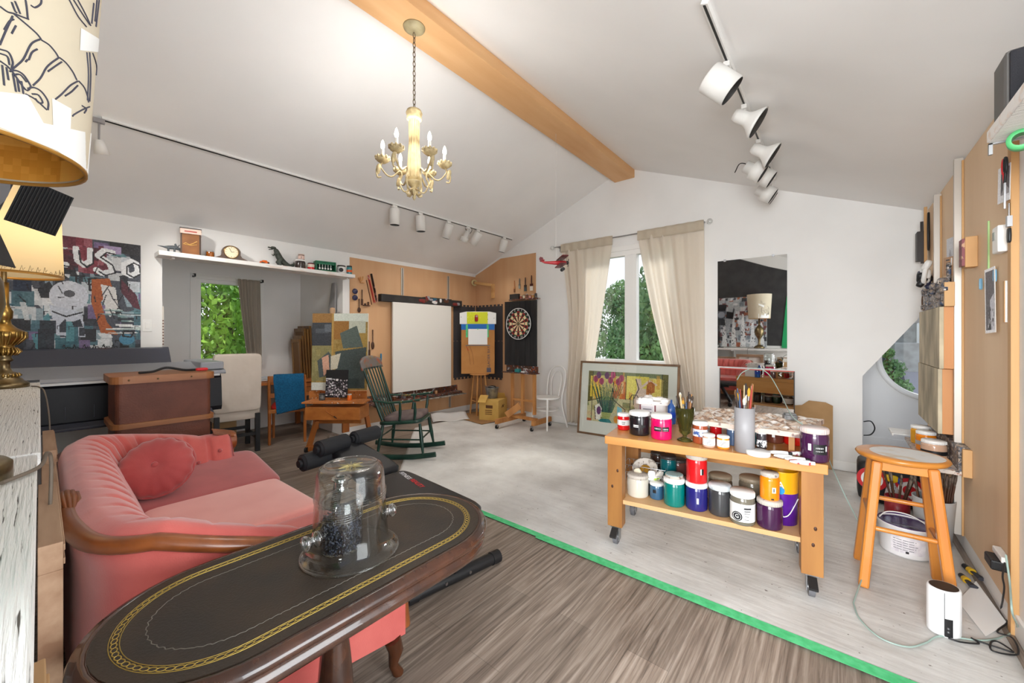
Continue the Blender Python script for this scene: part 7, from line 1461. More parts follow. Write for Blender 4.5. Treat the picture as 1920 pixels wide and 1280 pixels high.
b = MB(); [b.tube(bez([(0, 0, 0), (-.01, .02, -.08), (.0, -.02, -.18), (-.01, 0, -.26)]), .010, 6)]; b.tube(bez([(-.02, .03, .02), (-.03, .01, -.1), (-.01, .04, -.2)]), .012, 6); tag(b.build('chain', mat('rusty_chain', (92, 66, 46), .6), None, (RXp - .03, 4.90, 1.78)), 'rusty chain hanging below the tool bundle', 'chain')
b = MB(); b.bx(-.03, .0, -.03, .03, -.09, .09); tag(b.build('blue_pad', mat('pad_blue', (30, 96, 160), .5), None, (RXp - .001, 5.08, 1.64), bev=.006), 'small blue block beyond the rusty chain at the far corner', 'block')
for k, (y, z, h, lab) in enumerate([(4.86, 1.30, .26, 'upper yellow and black spirit level on the right plywood'), (4.90, .98, .22, 'lower yellow hand tool hanging below the spirit level')]):
    b = MB(); b.bx(-.045, 0, -.022, .022, 0, h); b.bx(-.05, -.04, -.024, .024, h * .3, h * .5, 1); tag(b.build('yellow_tool', [mat('tool_yellow', (222, 164, 20), .4), blackp], None, (RXp - .01, y, z), bev=.004), lab, 'tool')
b = MB(); b.tube([(0, 0, 0), (0, 0, -.12)], .012, 8); b.ball((0, 0, .015), (.015, .02, .03), 8); tag(b.build('grey_brush', grc, None, (RXp - .04, 4.02, 1.86)), 'grey paint-caked brush standing above the right ledge between the rails', 'brush')
# papers and cards pinned to the plywood
im = Img(50, 70, (206, 208, 214)); im.poly([(.3, 1), (.36, .5), (.5, .35), (.7, .5), (.8, 1)], (170, 172, 180)); im.noise(6, 1)
p = RP(1781, 475, .014); t = thing('postcard', 'pale curled postcard pinned between the two rails', 'postcard', p); art('card', im, .09, .22, t, Q_RIGHT @ rotm(0, 12, 0), (0, 0, 0), .002)
b = MB(); b.bx(-.03, 0, -.17, .15, -.07, .06); [b.bx(-.0315, -.03, -.05 + .035 * (k % 2), .06 - .02 * (k % 3), .035 - .022 * k, .043 - .022 * k, 1) for k in range(4)]; b.bx(-.032, -.03, -.13, -.10, -.0, .05, 2); tag(b.build('note_board', [mat('note_tan', (204, 160, 122), .7), inkk, lidw], None, RP(1789, 497, .0), rot=(R(6), 0, 0)), 'small tan wooden board with handwriting between the rails', 'board')
t = thing('wood_block', 'small layered block painted plum on its face, right of the near rail', 'block', RP(1829, 473, 0)); b = MB(); b.bx(-.05, 0, -.055, .03, -.09, .09); b.build('block', pine, t, bev=.002); b = MB(); b.bx(-.062, -.05, -.05, .025, -.08, .08); b.build('painted_face', splat('plum_face', (130, 70, 76), [(190, 150, 120), (90, 44, 54)], 26, .5), t)
def clip_photo(px, py, w, h, im, label, tilt=0):
    t = thing('photo_card', label, 'photo', RP(px, py, .02)); art('card', im, w, h, t, Q_RIGHT @ rotm(0, 6, tilt), (0, 0, 0), .0015); return t
im = Img(60, 90, (238, 238, 240)); im.rect(.08, .04, .94, .96, (104, 100, 104)); im.poly([(.5, .5), (.9, .4), (.94, .96), (.45, .96)], (196, 196, 204)); im.poly([(.3, .96), (.5, .55), (.6, .96)], (60, 58, 62)); im.dabs(30, (.3, .6, .9, .95), .08, .08, [(40, 40, 44), (220, 220, 224), (130, 130, 136)]); im.noise(8, 1)
clip_photo(1856, 563, .115, .34, im, 'black and white photo hung from blue clips on the right plywood', 3)
b = MB(); b.bx(-.006, 0, -.006, .006, 0, .30); tag(b.build('tape_strip', mat('tape_lime', (170, 206, 140), .6), None, RP(1855, 518, 0)), 'thin pale green tape strip above the hanging photo', 'tape')
for k, (px, py, lab) in enumerate([(1844, 532, 'blue clip at the left corner of the hanging photo'), (1855, 528, 'blue clip at the middle of the hanging photo'), (1871, 516, 'blue clip at the right corner of the hanging photo')]):
    b = MB(); b.pillow((-.010, 0, 0), (.014, .007, .065), e=.4, n=8); tag(b.build('peg', mat('peg_blue', (110, 160, 190), .4), None, RP(px, py, 0)), lab, 'clip')
b = MB(); b.bx(-.012, 0, -.012, .012, -.10, .10); b.bx(-.014, -.011, -.006, .018, -.10, .10, 1); tag(b.build('sliding_latch', [lidw, pine], None, RP(1891, 565, 0)), 'narrow white recessed strip low on the right plywood edge', 'latch')
t = thing('thermostat', 'white wall thermostat with grey display on the right plywood', 'thermostat', RP(1886, 448, 0))
b = MB(); b.bx(-.035, 0, -.045, .045, -.065, .065); b.build('housing', lidw, t, bev=.006); b = MB(); b.bx(-.037, -.035, -.0, .032, .0, .04); b.build('display', mat('lcd', (120, 126, 118), .3), t)
im = Img(50, 60, (232, 232, 236)); im.rect(.26, .06, .95, .8, (84, 80, 84)); im.poly([(.26, .8), (.6, .5), (.95, .7), (.95, .8)], (150, 146, 150)); im.noise(6, 1)
clip_photo(1882, 345, .12, .17, im, 'grey photo on white card under the scissors on the right plywood', -4)
t = thing('scissors', 'red and black handled scissors hanging by the pine strip', 'scissors', RP(1890, 330, .02))
for k, m in ((0, MATS['clip_red']), (1, blackp)):
    b = MB(); c = Vector((-.01, .012 - .026 * k, .05)); b.tube([c + Vector((0, math.cos(i * PI / 8) * .013, math.sin(i * PI / 8) * .034)) for i in range(16)], .006, 8, True); b.tube([c + Vector((0, 0, -.035)), (-.01, 0, -.03)], .005, 6); b.build('handle', m, t)
b = MB(); b.prism([(-.007, -.03), (.007, -.03), (.002, -.15), (-.002, -.15)], -.003, .003, 0, Q_RIGHT, (-.01, 0, 0)); b.build('blade', steel, t)
b = MB(); b.tube([(0, 0, .06), (0, 0, 0)], .003, 6); b.bx(-.008, .008, -.012, .012, -.05, 0); b.pillow((0, 0, -.09), (.012, .03, .07), 1, e=.4, n=8); tag(b.build('hanging_keys', [steel, blackp], None, RP(1892, 405, .015)), 'small metal tool hanging below the scissors above the thermostat', 'tool')
# bracketed white shelf with speaker high on the right
t = thing('wall_shelf', 'weathered white shelf high at the upper right corner holding the speaker', 'shelf', (XR, 1.93, 2.15))
b = MB(); b.bx(-.20, -.0, -.45, .44, 0, .045); b.build('shelf_board', weath2, t, bev=.004); b = MB(); b.bx(-.195, 0, -.44, .43, -.006, -.0005); b.build('underside', weath, t)
b = MB(); b.bx(-.012, 0, .425, .439, -.13, -.007); b.bx(-.197, 0, .425, .439, -.012, -.007); b.bx(-.197, -.187, .425, .439, -.05, -.007); b.build('bracket', steel, t)
t = thing('speaker', 'black bookshelf speaker with grey side on the high right shelf', 'speaker', (XR - .115, 2.275, 2.197), R(0))
b = MB(); b.bx(-.072, .085, -.065, .08, 0, .225); b.build('cabinet', mat('speaker_grey', (92, 90, 88), .5), t, bev=.016); b = MB(); b.bx(-.064, .08, -.078, -.064, .012, .213); b.build('grille', mat('speaker_black', (30, 30, 36), .7, bump=.3, bsc=400), t, bev=.01)
t = thing('carton', 'small pale carton on the high right shelf in front of the speaker', 'box', (XR - .085, 2.09, 2.197)); b = MB(); b.bx(-.055, .06, -.06, .06, 0, .12); b.build('carton_body', mat('carton_pale', (196, 186, 182), .7, col2=(160, 156, 156), sc=8), t, bev=.003)
t = thing('tape_roll', 'roll of green tape hung under the high right shelf', 'tape', (XR - .135, 2.28, 2.145 - .036))
b = MB(); b.lathe([(.022, -.02), (.035, -.02), (.035, .02), (.022, .02), (.022, -.02)], 28, (0, 0, 0), (.25, 1, 0), caps=False); b.build('roll', mat('tape_roll_green', (84, 176, 110), .5), t)
# outlet with plugs
t = thing('power_outlet', 'white power strip outlet with plugs low on the right plywood', 'outlet', RP(1886, 1042, 0))
b = MB(); b.bx(-.03, 0, -.075, .07, -.012, .016); b.build('socket_strip', lidw, t, bev=.004); b = MB(); b.bx(-.06, -.0, -.06, .055, -.062, -.014); b.build('adapter', blackp, t, bev=.008)
tealc = MATS['pale_teal_cord']
b = MB(); f0 = RP(1886, 1040, .045)
pts = [f0, RP(1893, 1090, .05), RP(1912, 1150, .06)] + [PZ(1905, 1180, .02), PZ(1850, 1200, .012), PZ(1765, 1192, .012), PZ(1735, 1205, .012), PZ(1700, 1212, .012), PZ(1650, 1195, .012), PZ(1612, 1160, .012)]
pts[2] = Vector((pts[2].x - .02, pts[2].y, pts[2].z)); b.tube(bez(pts + [PZ(1600, 1130, .02)], 8), .0036, 8)
pe = PZ(1600, 1130, .02); q1 = Vector((.02, 2.98, .25)); 
b.tube(bez([pe, at_t(1628, 1040, 2.35), at_t(1612, 985, 2.5), at_t(1585, 930, 2.55), at_t(1562, 880, 2.55), PZ(1545, 840, CT + .06), PZ(1510, 800, zb_ + .02), PZ(1484, 778, zb_ + .05), at_t(1462, 735, 3.1), at_t(1440, 700, 3.15), at_t(1415, 690, 3.2), at_t(1392, 698, 3.2), at_t(1382, 712, 3.2)], 8), .0034, 8)
tag(b.build('teal_cord', tealc), 'pale teal cord looping from the outlet over the floor and up across the cart', 'cord')
b = MB(); pr = Vector((.38, 2.74, 0))
b.tube(bez([RP(1884, 1055, .05), RP(1880, 1080, .04), RP(1883, 1100, .03), RP(1880, 1125, .02), PZ(1878, 1142, .014), PZ(1889, 1165, .012), PZ(1870, 1184, .012), PZ(1899, 1196, .012), PZ(1908, 1226, .012), PZ(1862, 1220, .012), PZ(1858, 1204, .014), PZ(1872, 1203, .016), PZ(1900, 1222, .014), PZ(1866, 1212, .012), PZ(1830, 1200, .012), PZ(1822, 1196, .016), PZ(1835, 1206, .012), PZ(1800, 1203, .012), PZ(1778, 1196, .012)], 8), .0035, 7)
tag(b.build('mains_cable', blackp), 'kinked black power cord on the floor from the outlet to the white purifier', 'cord')
# purifier
t = thing('air_purifier', 'white oval tower purifier with black top grille on the floor', 'air purifier', (.385, 2.715, .008), R(35))
b = MB(); b.lathe([(0, 0), (.058, 0), (.061, .008), (.061, .20), (.058, .212), (.052, .212)], 36, sx=1.0, sy=.86); b.build('tower_body', mat('purifier_white', (236, 236, 236), .35), t)
b = MB(); b.lathe([(0, .207), (.05, .207), (.052, .213)], 36, sx=1, sy=.86); [b.tube([(r_ * math.cos(i * PI / 14), .86 * r_ * math.sin(i * PI / 14), .211) for i in range(28)], .0016, 5, True) for r_ in (.012, .02, .028, .036, .044)]; b.build('grille', blackp, t)
dq = Vector((-.385, -2.715, 0)).normalized(); a0 = math.atan2(dq.y, dq.x) - R(35) + .12
b = MB()
def arc(a1, a2, z0, z1, m, rr=.0616): b.add([(rr * math.cos(a), rr * .86 * math.sin(a), z) for a in [a1 + (a2 - a1) * i / 6 for i in range(7)] for z in (z0, z1)], [(2 * i, 2 * i + 2, 2 * i + 3, 2 * i + 1) for i in range(6)], m, True)
arc(a0 - .02, a0 + .02, .01, .205, 0); arc(a0, a0 + .48, .006, .088, 0); b.build('front_panel', blackp, t)
b = MB(); [b.ball((.0618 * math.cos(a0 + .2), .0618 * .86 * math.sin(a0 + .2), z), .0055, 8) for z in (.030, .046)]; b.build('button', gm, t)
# round stool
hs = wood('honey_stool', (214, 146, 66), (190, 118, 44), .35, axis=0, sc=6, coat=.25); hz = wood('honey_stool_leg', (214, 142, 62), (188, 112, 40), .35, axis=2, sc=6, coat=.25)
t = thing('stool', 'tall honey wood bar stool with round white-stained seat by the right wall', 'stool', (.275, 3.10, 0), R(2)); SH = .735
b = MB(); b.lathe([(0, SH - .036), (.16, SH - .036), (.185, SH - .028), (.195, SH - .014), (.19, SH - .004), (.175, SH), (0, SH - .001)], 40); b.build('seat', hs, t)
b = MB(); b.lathe([(0, SH + .0003), (.10, SH + .0006), (.152, SH + .0004)], 30, (.02, -.01, 0)); b.build('paint_stain', mat('stool_white_stain', (222, 224, 224), .5, col2=(206, 190, 166), sc=9, amt=(.5, .66)), t)
b = MB(); [b.bx(-.115, .115, y - .014, y + .014, SH - .085, SH - .037) for y in (-.105, .105)]; [b.bx(x - .014, x + .014, -.10, .10, SH - .085, SH - .037) for x in (-.105, .105)]; b.build('apron', hs, t, bev=.004)
for sx_, sy_ in ((-1, -1), (1, -1), (-1, 1), (1, 1)):
    b = MB(); b.beam((sx_ * .17, sy_ * .17, .004), (sx_ * .108, sy_ * .108, SH - .037), .046, .046); b.build('leg', hz, t, bev=.010)
for (z, hgt, ax) in ((.30, .155, 0), (.38, .150, 1), (.22, .158, 0), (.34, .152, 1)): pass
for k, (y, z) in enumerate(((-.135, .33), (.14, .42))): b = MB(); b.cyl((-.145, y, z), (.145, y, z), .013, n=10); b.build('rung', hz, t)
for k, (x, z) in enumerate(((-.14, .40), (.14, .30))): b = MB(); b.cyl((x, -.14, z), (x, .14, z), .013, n=10); b.build('rung', hz, t)
# things on the floor behind the stool
blk_ = thing('carry_case', 'black bag-like case with red and white target circles under the low ledge', 'case', (.34, 4.55, .008))
b = MB(); b.pillow((0, 0, .17), (.42, .28, .34), e=.25, n=14); b.build('case_body', blackp, blk_)
for x, z in ((-.12, .2), (.10, .16)):
    b = MB(); b.cyl((x, -.139, z), (x, -.148, z), .095, n=28); b.cyl((x, -.148, z), (x, -.152, z), .068, n=24, m=1); b.cyl((x, -.152, z), (x, -.155, z), .04, n=20); b.build('target_disc', [mat('target_red', (200, 24, 34), .4), lidw], blk_)
t = thing('spray_bottle', 'clear paint-spotted spray bottle with yellow trigger behind the stool', 'bottle', PZ(1668, 955, .008) + Vector((.02, .06, 0)))
b = MB(); b.lathe([(0, 0), (.042, 0), (.045, .008), (.045, .11), (.038, .15), (.018, .19), (.016, .205), (0, .205)], 24); b.build('bottle_body', splat('spotted_plastic', (206, 210, 214), [(40, 40, 46), (150, 150, 156)], 60, .45, .2), t)
b = MB(); b.pillow((-.006, 0, .235), (.085, .028, .055), e=.5, n=10); b.cyl((0, 0, .205), (0, 0, .222), .018, n=14); b.build('trigger_head', mat('trigger_yellow', (232, 190, 20), .4), t); b = MB(); b.pillow((.045, -.0, .225), (.03, .03, .05), e=.5, n=8); b.build('nozzle', mat('nozzle_blue', (30, 60, 140), .4), t)
pB = PZ(1698, 1048, .008); cP = pB + Vector((pB.x, pB.y, 0)).normalized() * .13
t = thing('paint_pail', 'large white pail with dark purple paint and printed label behind the stool legs', 'pail', cP, 0)
b = MB(); b.lathe([(0, 0), (.118, 0), (.122, .01), (.134, .175), (.138, .18), (.138, .19), (.130, .19), (.128, .18), (.115, .15)], 40, caps=False); b.build('pail_body', mat('pail_white', (226, 224, 224), .4), t)
b = MB(); b.lathe([(0, .178), (.128, .180)], 36); b.build('paint_surface', mat('purple_wet', (50, 30, 66), .12, col2=(96, 84, 130), sc=6), t); b = MB(); b.tube([(.131 * math.cos(i * PI / 20), .131 * math.sin(i * PI / 20), .19) for i in range(40)], .004, 6, True); b.build('purple_rim', mat('rim_purple', (66, 36, 90), .3), t)
dq = Vector((-cP.x, -cP.y, 0)).normalized(); a0 = math.atan2(dq.y, dq.x); b = MB()
def arc2(a1, a2, z0, z1, m): b.add([((.1215 + .075 * z) * 1.002 * math.cos(a), (.1215 + .075 * z) * 1.002 * math.sin(a), z) for a in [a1 + (a2 - a1) * i / 6 for i in range(7)] for z in (z0, z1)], [(2 * i, 2 * i + 2, 2 * i + 3, 2 * i + 1) for i in range(6)], m, True)
arc2(a0 - .55, a0 + .75, .03, .13, 0); b.build('label', mat('pail_label', (206, 200, 206), .6, col2=(230, 226, 228), sc=30), t); b = MB()
for k in range(5): arc2(a0 - .45, a0 + .3 + .07 * (k % 3), .05 + .015 * k, .054 + .015 * k, 0)
arc2(a0 + .0, a0 + .12, .032, .046, 1); b.build('print', [inkg, inkk], t); b = MB(); b.tube(bez([(-.135, 0, .17), (-.08, .05, .215), (.03, .06, .215), (.135, .0, .17)]), .004, 6); b.build('handle', lidw, t)
pC = PZ(1780, 1030, .008); cK = pC + Vector((pC.x, pC.y, 0)).normalized() * .09; cK.x = .50; cK.y = 3.86
t = thing('bin', 'tall grey translucent bin full of old brushes under the low right ledge', 'bin', cK)
b = MB(); b.lathe([(0, 0), (.085, 0), (.105, .29), (.105, .295), (.098, .295), (.08, .01), (0, .008)], 32); b.build('bin_wall', mat('bin_grey', (182, 182, 182), .4), t)
rnd = random.Random(21)
for k in range(26):
    a = rnd.uniform(0, 6.28); rr = .085 * math.sqrt(rnd.random()); h = rnd.uniform(.36, .50); lean = 1.25
    tt = thing('paint_brush', 'dark worn brush in the tall grey bin', 'brush', cK + Vector((math.cos(a) * rr * .6, math.sin(a) * rr * .6, .02)), 0, 'worn brushes in the grey bin'); d = Vector((math.cos(a) * rr * .7, math.sin(a) * rr * .7, h))
    if (cK.x + d.x + math.cos(a) * rr * .6) > .61: d.x = .05
    b = MB(); b.tube([(0, 0, 0), d * .82], [.005, .007], 6); b.build('handle', dkw, tt); b = MB(); b.tube([d * .82, d * .9, d], [.012, .016, .010], 8, flat=.5); b.build('bristles', mat('worn_bristle', (70, 54, 44), .9, col2=(120, 104, 92), sc=30), tt)
# second heap of brushes in a red can
cR = Vector((.34, 4.05, .008)); t = thing('paint_can', 'dark red can of splayed brushes behind the purple paint pail', 'can', cR); b = MB(); b.lathe([(0, 0), (.07, 0), (.07, .20), (.066, .20), (.064, .01), (0, .01)], 24); b.build('can_wall', mat('can_red', (140, 30, 40), .4), t)
for k in range(12):
    a = rnd.uniform(0, 6.28); d = Vector((math.cos(a) * .10, math.sin(a) * .10, rnd.uniform(.32, .42))); tt = thing('paint_brush', 'splayed brush in the dark red can', 'brush', cR + Vector((0, 0, .02)), 0, 'brushes in the dark red can')
    b = MB(); b.tube([(0, 0, 0), d * .8], [.005, .007], 6); b.build('handle', dkw, tt); b = MB(); b.tube([d * .8, d * .9, d], [.010, .014, .008], 8, flat=.5); b.build('bristles', mat('pale_bristle', (150, 136, 120), .9, col2=(80, 64, 54), sc=30), tt)
# brushes and paper on the floor
for k, (a, c, lab) in enumerate([((1802, 1078), (1826, 1100), 'black brush with yellow collar lying by the right baseboard'), ((1808, 1060), (1842, 1086), 'second black brush with brass collar against the right baseboard')]):
    pa, pc = PZ(*a, .02), PZ(*c, .02); t = thing('paint_brush', lab, 'brush', pa); d = pc - pa; b = MB(); b.tube([d * .45, d], [.010, .02], 8, flat=.5); b.build('bristles', mat('bristle_black', (50, 50, 56), .8), t)
    b = MB(); b.tube([(0, 0, 0), d * .28], [.014, .016], 10); b.build('handle', blackp, t); b = MB(); b.tube([d * .28, d * .46], [.017, .018], 10); b.build('collar', mat('collar_yellow', (214, 170, 40), .35, .3), t)
q4 = [PZ(*p_, .009) for p_ in ((1796, 1128), (1848, 1194), (1889, 1170), (1830, 1090))]; b = MB(); b.add(q4 + [p_ + Vector((0, 0, .001)) for p_ in q4], [(0, 1, 2, 3), (4, 5, 6, 7), (0, 4, 5, 1), (1, 5, 6, 2), (2, 6, 7, 3), (3, 7, 4, 0)]); b.v = [(x, y, z + .003) for x, y, z in b.v]; tag(b.build('paper_sheet', mat('floor_paper', (236, 236, 234), .7)), 'white paper sheet on the drop cloth between the purifier and the wall', 'paper')
b = MB(); b.tube(bez([(0, 0, 0), (.06, 0, .01), (.09, 0, -.06), (.06, 0, -.13), (-.0, 0, -.15)]), .006, 8); tag(b.build('black_cable', blackp, None, PY(1619, 790, YB + .4)), 'black cable loop sticking out beside the nook wall edge', 'cable')
# ---- neighbouring house seen through the round window
hs_ = thing('neighbour_house', 'grey neighbouring house with windows and shingled roof seen through the round window', 'house', (4.0, 17.5, -2.5))
sid = mat('siding_grey', (166, 166, 164), .8, col2=(140, 138, 134), sc=5); b = MB(); b.bx(-4, 5, 0, 6, 0, 5.2); b.build('wall', sid, hs_)
b = MB(); b.prism([(-4.4, 5.0), (5.4, 5.0), (5.4, 5.3), (.5, 8.6), (-4.4, 5.3)], -.4, 6.4, 0, QY); b.build('roof', mat('slate_roof', (86, 90, 100), .8, col2=(62, 66, 76), sc=14, st=(1, 1, 6)), hs_)
for x in (-3.2, -1.6, .0, 1.8): 
    b = MB(); b.bx(x - .5, x + .5, -.06, 0, 2.2, 4.4); f_ = b.build('window', trimw, hs_, bev=.01); b = MB(); b.bx(x - .4, x + .4, -.075, -.06, 2.3, 4.3); b.build('pane', mat('far_glass', (70, 86, 92), .1), f_)
hr = thing('porch_roof', 'low ribbed metal roof in front of the neighbouring house', 'roof', (4.6, 11.0, -.7)); b = MB(); Qr = rotm(24, 0, 0); b.box((0, 2.0, .9), (7, 4.4, .06), 0, Qr)
b.build('roof_sheet', mat('roof_grey', (150, 146, 150), .6), hr)
for k in range(15): b = MB(); b.box(Vector((-3.4 + k * .48, 2.0, .9)) + Qr @ Vector((0, 0, .05)), (.07, 4.4, .06), 0, Qr); b.build('seam', mat('seam_dark', (60, 58, 64), .5), hr)
b = MB(); b.bx(-3.5, 3.5, 2.6, 3.4, -1, 1.9); b.build('wall', sid, hr)
tree('bushy shrub beside the ribbed roof outside the round window', (.72, 9.2, -2.0), [(0, 0, 2.82, .17), (.09, 0, 2.52, .16), (-.07, 0, 3.1, .09)], lm2, 1100, .06, 9, 3)
# ================================================================ CEILING FITTINGS
nL = Vector((SL, 0, -1)).normalized(); nL = Vector((-SL, 0, 1)).normalized() * -1     # left slope normal pointing into the room
nR = Vector((SL, 0, 1)).normalized() * -1
pL, pR = Vector((XL, 0, EAVE)), Vector((XR, 0, EAVE))
trk_w = mat('track_white', (226, 225, 222), .4); sptw = mat('spot_white', (222, 220, 216), .45)
def track(px0, px1, p_, n_, name, label):
    a, c = PP(*px0, p_, n_), PP(*px1, p_, n_); c.x = a.x = (a.x + c.x) / 2; a.z = c.z = zc(a.x); t = thing(name, label, 'track', (a + c) / 2); L_ = abs(c.y - a.y)
    q_ = Matrix((Vector((0, 1, 0)).cross(-n_), Vector((0, 1, 0)), -n_)).transposed()
    b = MB(); b.box(n_ * .010, (.035, L_, .020), 0, q_); b.build('track_bar', trk_w, t, bev=.002); b = MB(); b.box(n_ * .0202, (.013, L_ - .02, .003), 0, q_); b.build('track_slot', blackp, t); return t, a, c
tl, a, c = track((190, 222), (961, 447.5), pL, nL, 'light_track', 'long ceiling light track along the left roof slope'); TLX = a.x
tr, a2, c2 = track((1312, 0), (1459, 332), pR, nR, 'light_track', 'ceiling light track along the right roof slope with clustered spots'); TRX = a2.x
def can(label, px, py, cpx, cpy, r, L_, x, n_, tilt, bulb=None, flip=1):
    """spot hanging from the track at pixel (px,py); cpx,cpy: pixel direction of its open end"""
    base = PP(px, py, pL if n_ is nL else pR, n_); base.x = x; base.z = zc(x); base = base + n_ * .022
    t = thing('track_spotlight', label, 'spotlight', base); d = Vector(tilt).normalized(); j = Vector((0, 0, -.07))
    b = MB(); b.box((0, 0, -.012), (.03, .06, .03)); b.cyl((0, 0, -.02), j, .009, n=10); b.build('stem', sptw, t)
    top = j + d * .0 - d * .03
    b = MB(); b.lathe([(0, 0), (r * .9, 0), (r, .008), (r, L_), (r * .95, L_), (r * .93, L_ * .55), (0, L_ * .5)], 32, top, tuple(d)); b.build('lamp_can', sptw, t)
    b = MB(); b.lathe([(0, L_ * .56), (r * .90, L_ * .6), (r * .92, L_ * .985)], 28, top, tuple(d), caps=False); b.build('inner_baffle', mat('spot_inside', (60, 58, 56), .6), t)
    return t
k0 = [(738, 384, (.0, 0, -1), 'leftmost white can spotlight on the left track'), (786, 398, (0.02, .05, -1), 'second white can spotlight on the left track'), (840, 413, (-.3, -.10, -1), 'third white can spotlight on the left track, tilted'), (895, 429, (-.55, -.25, -1), 'fourth white can spotlight on the left track behind looped wires'), (945, 443, (-.25, -.1, -1), 'rightmost white can spotlight on the left track')]
def beam_of(t, z, d, e, ang=125): light('SPOT', 'track_spot_light', t.location + Vector((0, 0, z)) + Vector(d).normalized() * .16, Vector(d).to_track_quat('-Z', 'Y').to_euler(), e, (1, .97, .92), spot_size=R(ang), spot_blend=1, shadow_soft_size=.05)
for px, py, d, lab in k0: beam_of(can(lab, px, py, 0, 0, .062, .20, TLX, nL, d), -.07, d, 13)
base = PP(876, 424, pL, nL); base.x = TLX; base.z = zc(TLX); t = thing('track_spotlight', 'stepped white spotlight with loose black wires on the left track', 'spotlight', base + nL * .022); d = Vector((-.5, -.2, -1)).normalized()
b = MB(); b.box((0, 0, -.012), (.03, .06, .03)); b.cyl((0, 0, -.02), (0, 0, -.07), .009, n=10); b.build('stem', sptw, t); b = MB(); b.lathe([(0, 0), (.035, 0), (.035, .09), (.055, .095), (.055, .17), (.05, .17), (.05, .12), (0, .12)], 28, (0, 0, -.06), tuple(d)); b.build('lamp_can', sptw, t)
b = MB(); b.tube(bez([(0, .02, -.03), (0, .06, .01), (.0, .08, -.03), (-.02, .06, -.08)]), .004, 6); b.tube(bez([(0, .02, -.05), (0, -.03, -.06), (0, -.05, -.03)]), .004, 6); b.build('wire', blackp, t)
base = PP(185, 222, pL, nL); base.x = TLX; base.z = zc(TLX); t = thing('track_spotlight', 'small white spotlight at the near end of the left track beside the lampshade', 'spotlight', base + nL * .022)
b = MB(); b.box((0, 0, -.012), (.03, .06, .03)); b.cyl((0, 0, -.02), (0, 0, -.15), .006, n=8); b.build('stem', steel, t); b = MB(); b.lathe([(0, 0), (.022, 0), (.03, .03), (.045, .10), (.042, .10), (0, .06)], 24, (0, 0, -.15), (-.3, 0.2, -1)); b.build('lamp_can', sptw, t); beam_of(t, -.15, (-1.2, 1.5, -1.5), 60, 75)
# right track
def rbase(px, py): p_ = PP(px, py, pR, nR); p_.x = TRX; p_.z = zc(TRX); return p_ + nR * .022
dR = (RGT * .72 + Vector((0, 0, -.55)) - FWD * .38).normalized()
def spotR(px, py, off, prof, label, inside, stem=.07, d=dR, mats=None, extra=None):
    t = thing('track_spotlight', label, 'spotlight', rbase(px, py)); o_ = Vector(off)
    b = MB(); b.box((0, 0, -.014), (.032, .06, .03)); b.tube([(0, 0, -.02), o_ * .6 + Vector((0, 0, -.02)), o_], .010, 10); b.build('stem', sptw, t)
    b = MB(); b.lathe(prof, 36, o_ - d * .06, tuple(d)); b.build('lamp_can', sptw, t)
    b = MB(); b.lathe([(r_ * .95, z_ + .003) for r_, z_ in inside], 32, o_ - d * .06, tuple(d), caps=False); b.build('inner_baffle', mat('spot_inside', (60, 58, 56), .6), t)
    if extra: extra(t, o_)
    return t
spotR(1352, 112, RGT * -.06 + Vector((0, 0, -.11)), [(0, 0), (.080, 0), (.085, .006), (.085, .165), (.080, .165), (.078, .06), (0, .05)], 'big white drum spotlight, nearest on the right track', [(0, .055), (.077, .06), (.081, .163)], d=(RGT * .66 + Vector((0, 0, -.62)) - FWD * .22).normalized())
fl_ = [(0, 0), (.035, .005), (.045, .03), (.045, .09), (.048, .10), (.06, .12), (.095, .16), (.105, .18), (.10, .18), (.055, .125), (0, .10)]
spotR(1391, 192, RGT * -.02 + Vector((0, 0, -.08)), fl_, 'white bell-shaped spotlight, second on the right track', [(0, .11), (.058, .13), (.10, .178)])
spotR(1420, 258, RGT * .0 + Vector((0, 0, -.08)), fl_, 'white bell-shaped spotlight, third on the right track', [(0, .11), (.058, .13), (.10, .178)])
def wires(t, o_): b = MB(); b.tube(bez([o_ + Vector((0, 0, .03)), o_ + RGT * -.10 + Vector((0, 0, .05)), o_ + RGT * -.15 + Vector((0, 0, -.03))]), .004, 6); b.build('wire', blackp, t)
st_ = [(0, 0), (.05, 0), (.05, .06), (.078, .065), (.08, .16), (.075, .16), (.072, .09), (0, .08)]; si_ = [(0, .085), (.072, .09), (.076, .158)]
spotR(1432, 280, RGT * -.10 + Vector((0, 0, -.15)), st_, 'stepped white spotlight with loose wire in the middle of the right track cluster', si_, extra=wires)
spotR(1441, 300, RGT * -.06 + Vector((0, 0, -.12)), st_, 'white spotlight with dark ring mouth, fifth on the right track', si_)
spotR(1451, 322, RGT * -.09 + Vector((0, 0, -.18)), st_, 'stepped white spotlight near the far end of the right track', si_)
spotR(1456, 329, RGT * -.03 + Vector((0, 0, -.20)), [(0, 0), (.05, 0), (.06, .03), (.07, .09), (.066, .09), (0, .04)], 'small white ring spotlight at the far end of the right track', [(.05, .05), (.066, .088)])
